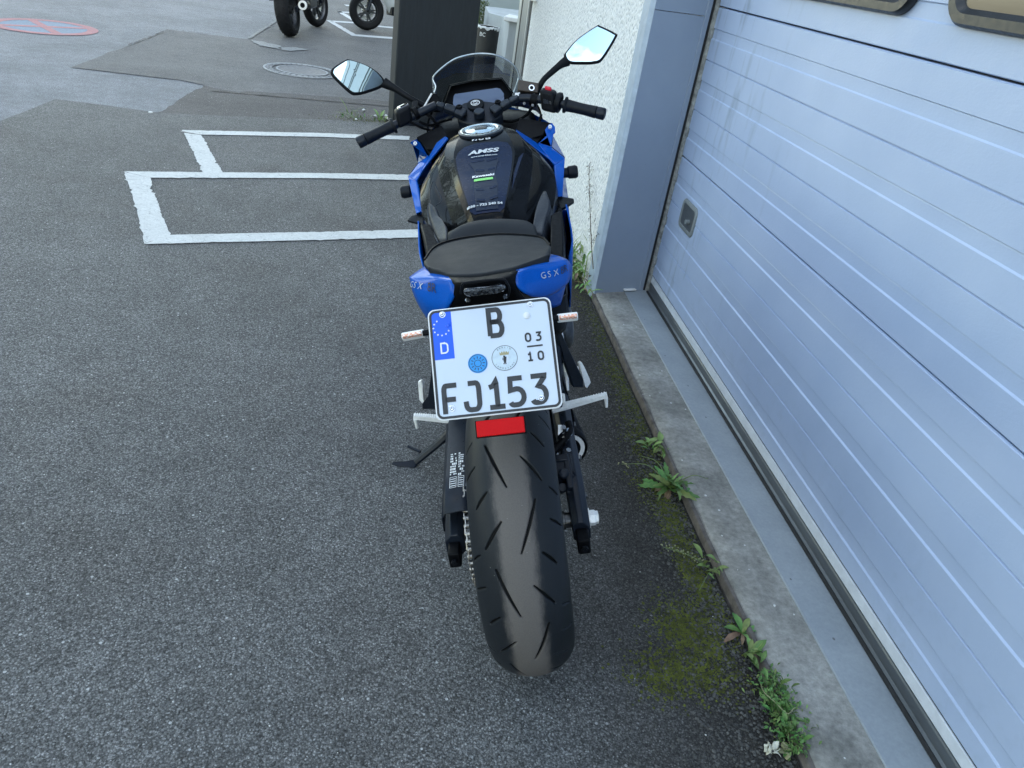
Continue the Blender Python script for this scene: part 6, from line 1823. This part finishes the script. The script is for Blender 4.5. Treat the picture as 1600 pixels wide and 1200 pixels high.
# ================================================================== PARKED VEHICLES BEHIND
def placed(name, label, cat_, p, heading, lean):
    o = tag(empty(name), label, cat_)
    o.matrix_world = Matrix.Translation(p) @ Matrix.Rotation(heading, 4, 'Z') @ Matrix.Rotation(lean, 4, 'Y')
    return o
def wheel(parent, name, y, R_, hw, rim_r, spokes=6, disc_=True, steer=0.0):
    w = empty(name); w.parent = parent; w.location = (0, y, R_); w.rotation_euler = (0, 0, steer)
    g = geo()
    prof = [(rim_r, -hw * .72), (R_ - hw * .85, -hw)] + [(R_ - hw * .75 * (1 - math.cos(t)) , hw * math.sin(t)) for t in np.linspace(-1.5, 1.5, 13)] + [(R_ - hw * .85, hw), (rim_r, hw * .72)]
    lathe(g, prof, (0, 0, 0), (1, 0, 0), 72)
    if name == 'rear_wheel':        # tread cuts as shallow raised edges
        for k in range(22):
            a = 2 * math.pi * k / 22
            for s in (-1, 1):
                q = [V3((s * x_, (R_ - 0.004 - 3.0 * x_ * x_) * math.cos(a + x_ * 3), (R_ - 0.004 - 3.0 * x_ * x_) * math.sin(a + x_ * 3))) for x_ in (hw * .15, hw * .5, hw * .82)]
                tube(g, q, 0.005, 4)
    mk('tyre', g, M['tyre_plain'], w)
    mk('rim', rim_geo(rim_r + .002, hw * .7, spokes), M['steel_dark'] if disc_ else M['satin'], w)
    if disc_:
        g = geo(); lathe(g, [(rim_r * .45, -hw * .95), (rim_r * .78, -hw * .95), (rim_r * .78, -hw * .85), (rim_r * .45, -hw * .85)], (0, 0, 0), (1, 0, 0), 36, closed_prof=True); mk('brake_disc', g, M['alloy'], w)
    return w
p0 = (-1.638,11.009,-0.011); p1 = (-1.659,12.574,-0.011)
hd_ = math.atan2(-(p1[0] - p0[0]), p1[1] - p0[1])
nk = placed('motorcycle', 'dark naked motorcycle parked at the back seen from behind with round silver muffler', 'motorcycle', V3(p0), R(-7), R(-9))
wheel(nk, 'rear_wheel', 0, 0.315, 0.088, 0.216)
wheel(nk, 'front_wheel', 1.42, 0.300, 0.060, 0.216, steer=R(-16))
def part(root, name, g, m, **kw): return mk(name, g, m, root, **kw)
g = geo()
for s in (-1, 1): beam(g, (s * .125, -.03, .31), (s * .12, .55, .40), .035, .06)
part(nk, 'swingarm', g, M['satin'], bevel=.004)
g = geo(); lathe(g, [(0, 0), (.050, 0), (.058, .02), (.058, .30), (.045, .34), (0, .34)], (.20, .02, .36), (-.12, 1, -.05), 24); mf = part(nk, 'exhaust', g, M['matte_dark'])
g = geo(); lathe(g, [(.030, -.004), (.055, -.004), (.058, .03), (.052, .03), (.030, .006)], (.20, .02, .36), (-.12, 1, -.05), 28); mk('end_ring', g, M['alloy'], mf)
g = geo(); box(g, (0, .72, .48), (.34, .38, .40)); box(g, (0, .95, .55), (.30, .2, .3)); part(nk, 'engine', g, M['steel_dark'], bevel=.03)
g = geo(); grid(g, [[(-.10, -.20, .86), (0, -.20, .88), (.10, -.20, .86)], [(-.13, .05, .84), (0, .05, .87), (.13, .05, .84)], [(-.15, .35, .79), (0, .35, .81), (.15, .35, .79)], [(-.13, .60, .80), (0, .60, .83), (.13, .60, .80)]], 3, 3); part(nk, 'seat', g, M['seat'], solid=.06)
g = geo()
loft(g, [[(x * w, y, z0 + dz) for x, dz in ((-.6, -.16), (-1, -.07), (-.85, .05), (-.4, .1), (.4, .1), (.85, .05), (1, -.07), (.6, -.16))] for y, w, z0 in ((.56, .10, .86), (.70, .17, .90), (.90, .20, .94), (1.06, .14, .92))])
part(nk, 'fuel_tank', g, M['black_gloss'])
g = geo()
for s in (-1, 1): tube(g, [(s * .10, 1.10, .98), (s * .10, 1.38, .32)], .024, 10)
tube(g, cat([(-.40, .95, 1.05), (-.22, 1.03, 1.06), (0, 1.08, 1.02), (.22, 1.03, 1.06), (.40, .95, 1.05)], 4), .014, 8)
part(nk, 'front_fork', g, M['satin'])
g = geo(); lathe(g, [(0, 0), (.06, .01), (.09, .06), (.09, .08), (.0, .09)], (0, 1.17, .90), (0, 1, 0), 20); part(nk, 'headlamp', g, M['lens'])
g = geo(); beam(g, (0, -.18, .82), (0, -.36, .52), .05, .02, (0, 1, 0)); box(g, (0, -.34, .60), (.21, .012, .19)); part(nk, 'plate_hanger', g, M['matte_dark'])
g = geo(); tube(g, [(-.14, .55, .28), (-.30, .50, .02)], .014, 8); tube(g, [(-.30, .50, .02), (-.36, .47, .012)], .02, 6); part(nk, 'side_stand', g, M['satin'])
g = geo()
for s in (-1, 1): tube(g, [(s * .16, .30, .42), (s * .30, .28, .42)], .013, 8); box(g, (s * .33, .62, .66), (.10, .10, .05))
part(nk, 'foot_peg', g, M['satin'])

q0 = V3((-0.799,12.822,-0.011))
sc2 = placed('scooter', 'white scooter parked beyond the dark pillar with only its front wheel showing', 'scooter', q0, R(-72), R(-4))
# scooter frame: the origin is the front wheel contact; +Y points back towards the rear wheel
wheel(sc2, 'front_wheel', 0, 0.265, 0.055, 0.165, 5)
wheel(sc2, 'rear_wheel', 1.30, 0.260, 0.060, 0.160, 5, False)
g = geo()
rows = [[(-.08, -.10, .57), (0, -.16, .585), (.08, -.10, .57)], [(-.09, .06, .56), (0, .04, .60), (.09, .06, .56)], [(-.075, .22, .44), (0, .26, .47), (.075, .22, .44)]]
grid(g, rows, 4, 4); part(sc2, 'mudguard', g, M['white_paint'], solid=.006)
g = geo(); rows = []
for z, w, y in ((.24, .10, .42), (.36, .16, .34), (.55, .20, .26), (.75, .24, .20), (.95, .20, .12), (1.08, .12, .10)):
    rows.append([(-w, y + .14, z), (-w * .7, y + .03, z), (0, y - .05, z), (w * .7, y + .03, z), (w, y + .14, z)])
grid(g, rows, 3, 3); part(sc2, 'leg_shield', g, M['white_paint'], solid=.02)
g = geo(); box(g, (0, .58, .30), (.34, .46, .12)); part(sc2, 'footboard', g, M['matte'], bevel=.02)
g = geo(); rows = []
for y, w, z in ((.80, .13, .30), (.86, .17, .55), (1.1, .19, .62), (1.45, .16, .70), (1.72, .08, .72)):
    rows.append([(-w, y, z - .12), (-w * .9, y, z + .10), (0, y, z + .14), (w * .9, y, z + .10), (w, y, z - .12)])
grid(g, rows, 3, 3); part(sc2, 'rear_body', g, M['white_paint'], solid=.01)
g = geo(); box(g, (0, 1.25, .82), (.30, .72, .09)); part(sc2, 'seat', g, M['seat'], bevel=.035, seg=3)
g = geo()
for s in (-1, 1): tube(g, [(s * .075, .0, .27), (s * .075, .12, .62)], .02, 8)
tube(g, [(0, .12, .60), (0, .26, 1.02)], .025, 8)
tube(g, cat([(-.34, .36, 1.06), (-.12, .27, 1.08), (.12, .27, 1.08), (.34, .36, 1.06)], 4), .015, 8)
part(sc2, 'front_fork', g, M['satin'])
g = geo(); box(g, (0, 1.2, .33), (.22, .5, .22)); tube(g, [(-.15, 1.0, .3), (-.15, 1.55, .36)], [.045, .055], 14); part(sc2, 'engine', g, M['steel_dark'], bevel=.02)
g = geo(); lathe(g, [(0, 0), (.07, .01), (.08, .05), (0, .06)], (0, .10, .92), (0, -1, .15), 18); part(sc2, 'headlamp', g, M['lens'])
g = geo(); box(g, (-.155, .60, .35), (.012, .30, .05)); part(sc2, 'side_trim', g, M['alloy'], bevel=.004)

# ================================================================== WEEDS, GRIT, MOSS
rd = random.Random(21)
LEAVES = {}
def leaf_mesh(key, L_, W_, curl, lobes, n, m):
    if key not in LEAVES:
        g = leaf_geo(L_, W_, curl, lobes, n)
        me = bpy.data.meshes.new('leaf'); me.from_pydata(g[0], [], g[1]); me.materials.append(m)
        me.polygons.foreach_set('use_smooth', [True] * len(me.polygons)); me.update()
        LEAVES[key] = me
    return LEAVES[key]
def leaf(root, key, p, az, el, s, roll=0.0):
    o = share('leaf', LEAVES[key], root)
    o.matrix_local = Matrix.Translation(p) @ Matrix.Rotation(az, 4, 'Z') @ Matrix.Rotation(-el, 4, 'Y') @ Matrix.Rotation(roll, 4, 'X') @ Matrix.Scale(s, 4)
leaf_mesh('long', 0.100, 0.026, 0.30, 0.42, 11, M['leaf'])
leaf_mesh('long_pale', 0.095, 0.026, 0.36, 0.40, 11, M['leaf_light'])
leaf_mesh('small', 0.052, 0.022, 0.25, 0.0, 6, M['leaf'])
leaf_mesh('small_pale', 0.048, 0.020, 0.22, 0.0, 6, M['leaf_light'])
leaf_mesh('tiny', 0.026, 0.014, 0.2, 0.25, 4, M['leaf'])
leaf_mesh('tiny_pale', 0.024, 0.012, 0.2, 0.25, 4, M['leaf_light'])
leaf_mesh('dry', 0.055, 0.020, 0.38, 0.15, 6, M['leaf_dry'])
leaf_mesh('blade', 0.16, 0.008, 0.30, 0.0, 7, M['leaf_light'])
def plant(name, label, p, cat_='weed', group=None):
    return tag(empty(name, p), label, cat_, group)
# rosette weed by the kerb
rt = plant('rosette_weed', 'largest leafy green weed rosette growing against the concrete kerb', V3((0.882,1.821,0.004)))
for k in range(44):
    a = k * 2.4 + rd.uniform(-.3, .3); ring_ = k / 44
    leaf(rt, 'long' if rd.random() < .75 else 'long_pale', V3((rd.uniform(-.012, .012), rd.uniform(-.012, .012), .004 + .012 * ring_)), a + rd.uniform(-.5, .5), R(3 + 52 * ring_ + rd.uniform(-8, 18)), rd.uniform(.45, 1.15) * (1.0 - .35 * ring_), rd.uniform(-.9, .9))
for k in range(5):
    leaf(rt, 'dry', V3((0, 0, .003)), rd.uniform(2.8, 4.9), R(2), rd.uniform(.8, 1.1))
g = geo()
for q, h in (((0.724,1.87,0.05), .10), ((0.8,1.921,0.05), .09), ((0.987,1.804,0.06), .08)):
    q = V3(q) - rt.location
    P = cat([V3((0, 0, .01)), q * .5 + V3((0, 0, h * .5)), q + V3((0, 0, .01))], 6)
    tube(g, P, [.0018, .0010], 5)
mk('stem', g, M['stem'], rt)
g = geo()
for q in ((0.724,1.87,0.05), (0.733,1.864,0.05), (0.741,1.852,0.055), (0.714,1.866,0.05)):
    for k in range(3):
        c_ = V3(q) - rt.location + V3((rd.uniform(-.006, .006), rd.uniform(-.006, .006), .01 + rd.uniform(0, .006)))
        lathe(g, [(0, -.003), (.0022, 0), (0, .004)], c_, (rd.uniform(-1, 1), rd.uniform(-1, 1), .5), 5)
mk('bud', g, M['seed'], rt)
# clump above it
c2 = plant('leafy_weed', 'light green weed tuft at the kerb just above the big rosette', V3((0.887,2.028,0.004)))
for k in range(26):
    leaf(c2, rd.choice(['small_pale', 'tiny_pale', 'small_pale', 'tiny']), V3((rd.uniform(-.03, .03), rd.uniform(-.05, .05), rd.uniform(0, .02))), rd.uniform(0, 6.3), R(rd.uniform(15, 70)), rd.uniform(.7, 1.2))
# seed-head sprig lying over the asphalt
s3 = plant('seed_sprig', 'thin flowering weed sprig leaning from the kerb over the moss', V3((0.905,1.474,0.004)))
g = geo(); gs = geo()
b3 = V3((0.763,1.507,0)) - V3((0.905,1.474,0.004))
P = cat([V3((0, 0, .0)), b3 * .45 + V3((0, 0, .035)), b3 + V3((0, 0, .05))], 10)
tube(g, P, [.0016, .0009], 5)
for k, p in enumerate(P[6:]):
    for _ in range(3):
        d = V3((rd.uniform(-1, 1), rd.uniform(-1, 1), rd.uniform(-.2, .8))).normalized() * rd.uniform(.006, .015)
        tube(g, [p, p + d], .0005, 3, False)
        lathe(gs, [(0, -.0022), (.0022, 0), (0, .0030)], p + d, d, 5)
for q in ((0.828,1.369,0), (0.88,1.417,0)):
    q = V3(q) - s3.location
    tube(g, cat([V3((0, 0, 0)), q * .5 + V3((0, 0, .03)), q + V3((0, 0, .03))], 5), .001, 4)
mk('stem', g, M['stem'], s3); mk('seed_head', gs, M['seed'], s3)
for k in range(14):
    leaf(s3, rd.choice(['tiny_pale', 'small_pale']), V3((rd.uniform(-.03, .01), rd.uniform(-.05, .02), rd.uniform(.005, .03))), rd.uniform(0, 6.3), R(rd.uniform(10, 60)), rd.uniform(.7, 1.1))
# two seedlings
s4 = plant('broadleaf_seedling', 'small broad-leaved seedling with one brown leaf beside the rusty kerb edge', V3((0.905,1.244,0.004)))
for az, el, s_, key in ((1.9, 30, 1.05, 'small'), (0.9, 32, .95, 'small_pale'), (2.9, 15, .95, 'small'), (0.05, 22, 1.0, 'small'), (-1.2, 10, .85, 'small_pale'), (3.5, 4, 1.05, 'dry'), (4.4, 6, .6, 'dry'), (.5, 60, .5, 'small_pale')):
    leaf(s4, key, V3((0, 0, .008)), az, R(el), s_)
s5 = plant('leafy_seedling', 'pale green seedling directly below the broad-leaved one at the kerb', V3((0.896,1.176,0.004)))
for k in range(16):
    leaf(s5, rd.choice(['small_pale', 'small', 'tiny_pale']), V3((rd.uniform(-.012, .012), rd.uniform(-.012, .012), .006 + rd.uniform(0, .01))), rd.uniform(0, 6.3), R(rd.uniform(10, 55)), rd.uniform(.6, 1.0))
# trailing mat at the bottom
mt_ = plant('trailing_weed', 'dense trailing green weed mat along the kerb at the bottom edge', V3((0.91,1.03,0.004)))
cA, cB = V3((0.915,1.106,0)) - mt_.location, V3((0.906,0.924,0)) - mt_.location
for k in range(640):
    t = rd.random(); c_ = cA.lerp(cB, t)
    wv = .022 + .018 * math.sin(math.pi * t)
    p = V3((c_.x + rd.gauss(0, wv * .65), c_.y + rd.gauss(0, .02), rd.uniform(.004, .034)))
    leaf(mt_, rd.choice(['tiny', 'tiny', 'tiny', 'tiny_pale', 'tiny_pale', 'small']), p, rd.uniform(0, 6.3), R(rd.uniform(-5, 65)), rd.uniform(.30, .66), rd.uniform(-.5, .5))
g = geo()
w_ = [V3(q) - mt_.location for q in ((0.901,1.119,0.01), (0.876,1.054,0.04), (0.887,1.016,0.05), (0.902,0.989,0.05), (0.929,1.007,0.045))]
tube(g, cat(w_, 6), .0011, 5)
for k in range(6): tube(g, cat([cA.lerp(cB, rd.random()), cA.lerp(cB, rd.random()) + V3((rd.uniform(-.03, .04), 0, .03))], 4), .0008, 4)
mk('stem', g, M['seed'], mt_)
# crumpled petals
pt = plant('withered_flower', 'crumpled white and yellow flower lying in the weed mat', V3((0.851,0.916,0.012)), 'flower')
for j, (m_, dx, n_, sz) in enumerate((('petal', -.006, 7, .0115), ('seed', .018, 6, .009))):
    g = geo()
    for k in range(n_):
        c_ = V3((dx + rd.uniform(-.012, .012), rd.uniform(-.010, .010), rd.uniform(.010, .022)))
        ax = V3((rd.uniform(-1, 1), rd.uniform(-1, 1), rd.uniform(.2, 1))).normalized()
        x, y, d = frame(ax)
        rows = [[c_ + x * sz * (u - 1) * .7 + y * sz * (v - 1) * .7 + d * rd.uniform(-.004, .004) for u in range(3)] for v in range(3)]
        grid(g, rows, 2, 2)
    mk('petal', g, M[m_], pt, solid=.0006)
# dry stalk in front of the white wall
sk_ = plant('dry_stalk', 'tall thin dry weed stalk standing before the white roughcast wall', V3((0.996,3.659,0)), 'weed')
sk_.location.x = 0.885
def wallpt(px_): return V3(px_) - sk_.location
main = [wallpt(q) for q in ((0.885,3.273,0.161), (0.885,3.402,0.24), (0.885,3.549,0.35), (0.885,3.662,0.444), (0.885,3.758,0.52))]
g = geo(); tube(g, cat(main, 6), [.0028, .0011], 5)
gs = geo()
for k in range(34):
    t = .18 + .82 * k / 34
    i = int(t * 4 * .999); p = main[i].lerp(main[i + 1], t * 4 - i)
    d = V3((rd.uniform(-.35, .2), rd.uniform(-1, 1), rd.uniform(-.1, .8))).normalized() * rd.uniform(.012, .07) * (1.2 - .5 * t)
    q = p + d * .6 + V3((0, 0, rd.uniform(-.01, .015)))
    tube(g, cat([p, q, p + d], 3), .0007, 4, False)
    for _ in range(rd.choice((1, 2, 3))):
        c_ = p + d + V3((rd.uniform(-.005, .005), rd.uniform(-.008, .008), rd.uniform(-.008, .008)))
        lathe(gs, [(0, -.003), (.0026, 0), (0, .0034)], c_, (rd.uniform(-1, 1), rd.uniform(-1, 1), 1), 5)
mk('stem', g, M['stem_dry'], sk_); mk('seed_head', gs, M['stem_dry'], sk_)
# weeds at the foot of the post and the withered leaf
w1 = plant('foot_weed', 'mixed green weeds at the foot of the blue grey door post', V3((0.888,3.539,0)))
for k in range(190):
    p = V3((rd.gauss(-.010, .032), rd.gauss(0.06, .17), rd.uniform(0, .15) * rd.random()))
    key = rd.choice(['small', 'small_pale', 'tiny_pale', 'blade', 'long_pale', 'dry'])
    leaf(w1, key, p, rd.uniform(0, 6.3), R(rd.uniform(15, 80)), rd.uniform(.6, 1.05))
w2 = plant('withered_leaf', 'brown curled withered leaf leaning at the foot of the door post', V3((0.917,3.409,0)), 'leaf')
for k in range(7):
    leaf(w2, 'dry', V3((rd.uniform(-.006, .006), rd.uniform(-.012, .012), rd.uniform(0, .05))), rd.uniform(0, 6.3), R(rd.uniform(50, 88)), rd.uniform(.9, 1.35), rd.uniform(-1, 1))
# tufts in front of the dark pillar
for (nm, lb, px_, n_, keys, sp_) in (('grass_tuft', 'yellow-green mossy tuft at the left foot of the dark pillar', (-0.488,6.614,0), 40, ['tiny_pale', 'blade', 'tiny'], .07),
                                     ('star_weed', 'small pale star-shaped weed left of the motorcycle clutch grip', (-0.256,6.599,0), 22, ['small_pale', 'long_pale', 'tiny_pale'], .035)):
    w3 = plant(nm, lb, V3(px_))
    for k in range(n_):
        leaf(w3, rd.choice(keys), V3((rd.gauss(0, sp_), rd.gauss(0, sp_), rd.uniform(0, .02))), rd.uniform(0, 6.3), R(rd.uniform(20, 75)), rd.uniform(.7, 1.2))
# moss: thousands of tiny cushions in patches along the kerb
patches = [((0.854,2.091,0), .03, .12, 700), ((0.88,2.484,0), .025, .16, 700), ((0.834,1.842,0), .04, .08, 500), ((0.888,2.927,0), .02, .14, 400), ((0.831,1.212,0), .03, .05, 400), ((0.845,1.661,0), .022, .10, 700), ((0.845,1.439,0), .018, .08, 600), ((0.771,1.261,0), .045, .05, 700), ((0.684,1.135,0), .06, .035, 500), ((0.897,2.216,0), .018, .10, 380), ((0.876,2.585,0), .035, .10, 420), ((0.894,2.4,0), .03, .08, 320), ((0.867,2.757,0), .02, .07, 160), ((0.85,1.734,0), .02, .05, 260), ((0.857,1.619,0), .025, .07, 420), ((0.851,1.501,0), .02, .06, 260), ((0.856,1.416,0), .018, .05, 220), ((0.883,1.338,0), .014, .035, 160),
           ((0.766,1.302,0), .04, .05, 380), ((0.778,1.231,0), .04, .04, 320), ((0.711,1.144,0), .05, .03, 240), ((0.758,1.118,0), .05, .04, 380), ((0.648,1.091,0), .03, .02, 100), ((0.83,1.119,0), .03, .02, 120), ((0.9,1.264,0), .012, .03, 90), ((-0.471,6.599,0), .14, .10, 320), ((-0.236,6.611,0), .08, .06, 120), ((0.863,3.188,0), .02, .12, 160)]
g = geo()
for c_, sx, sy, n_ in patches:
    for _ in range(n_):
        x, y = c_[0] + rd.gauss(0, sx), c_[1] + rd.gauss(0, sy)
        if x > .905 and y < 3.3: continue
        r_ = rd.uniform(.0022, .0058); h = r_ * rd.uniform(.35, .9)
        a0 = rd.uniform(0, 1)
        ring_ = [(x + r_ * math.cos(a0 + 6.283 * k / 5) * rd.uniform(.7, 1.2), y + r_ * math.sin(a0 + 6.283 * k / 5) * rd.uniform(.7, 1.2), -.001) for k in range(5)]
        add(g, ring_ + [(x, y, h)], [(k, (k + 1) % 5, 5) for k in range(5)])
tag(mk('moss', g, M['moss'], smooth=False), 'dark green moss cushions along the kerb edge', 'moss', kind='stuff')
# loose grit gathered along the kerb, white specks everywhere
def pebbles(name, items, m, label):
    g = geo()
    for x, y, r_, z in items:
        ph = [rd.uniform(.6, 1.2) for _ in range(8)]
        top = [(x + r_ * ph[k] * math.cos(1.047 * k), y + r_ * ph[k] * math.sin(1.047 * k), z + r_ * .35) for k in range(6)]
        bot = [(a, b, z - .001) for a, b, c_ in top]
        mid = (x + r_ * rd.uniform(-.2, .2), y + r_ * rd.uniform(-.2, .2), z + r_ * rd.uniform(.55, .9))
        add(g, bot + top + [mid], [(k, (k + 1) % 6, 6 + (k + 1) % 6, 6 + k) for k in range(6)] + [(6 + k, 6 + (k + 1) % 6, 12) for k in range(6)])
    tag(mk(name, g, m, smooth=False), label, 'grit', kind='stuff')
it = []
for _ in range(5200):
    y = .55 + rd.random() ** 1.5 * 2.7
    x = .905 - abs(rd.gauss(0, .085 if y > 1.2 else .15))
    it.append((x, y, rd.uniform(.0018, .0052), 0))
pebbles('loose_grit', it, M['pebble'], 'loose dark grit lying along the kerb')
it = []
for _ in range(420):
    y = .6 + rd.random() * 4.2; x = rd.uniform(-2.2, .9)
    it.append((x, y, rd.uniform(.0008, .0022), 0))
for q in ((-0.319,6.778,0), (-0.23,6.845,0), (-0.462,6.554,0), (-1.886,5.965,0), (-0.429,6.966,0)): it.append((q[0], q[1], .016, 0))
for _ in range(14):
    y = .6 + rd.random() * 2.5; it.append((rd.uniform(.94, 1.07), y, rd.uniform(.0015, .004), KZ))
pebbles('white_grit', it, M['speck'], 'tiny white grit specks scattered over the asphalt')
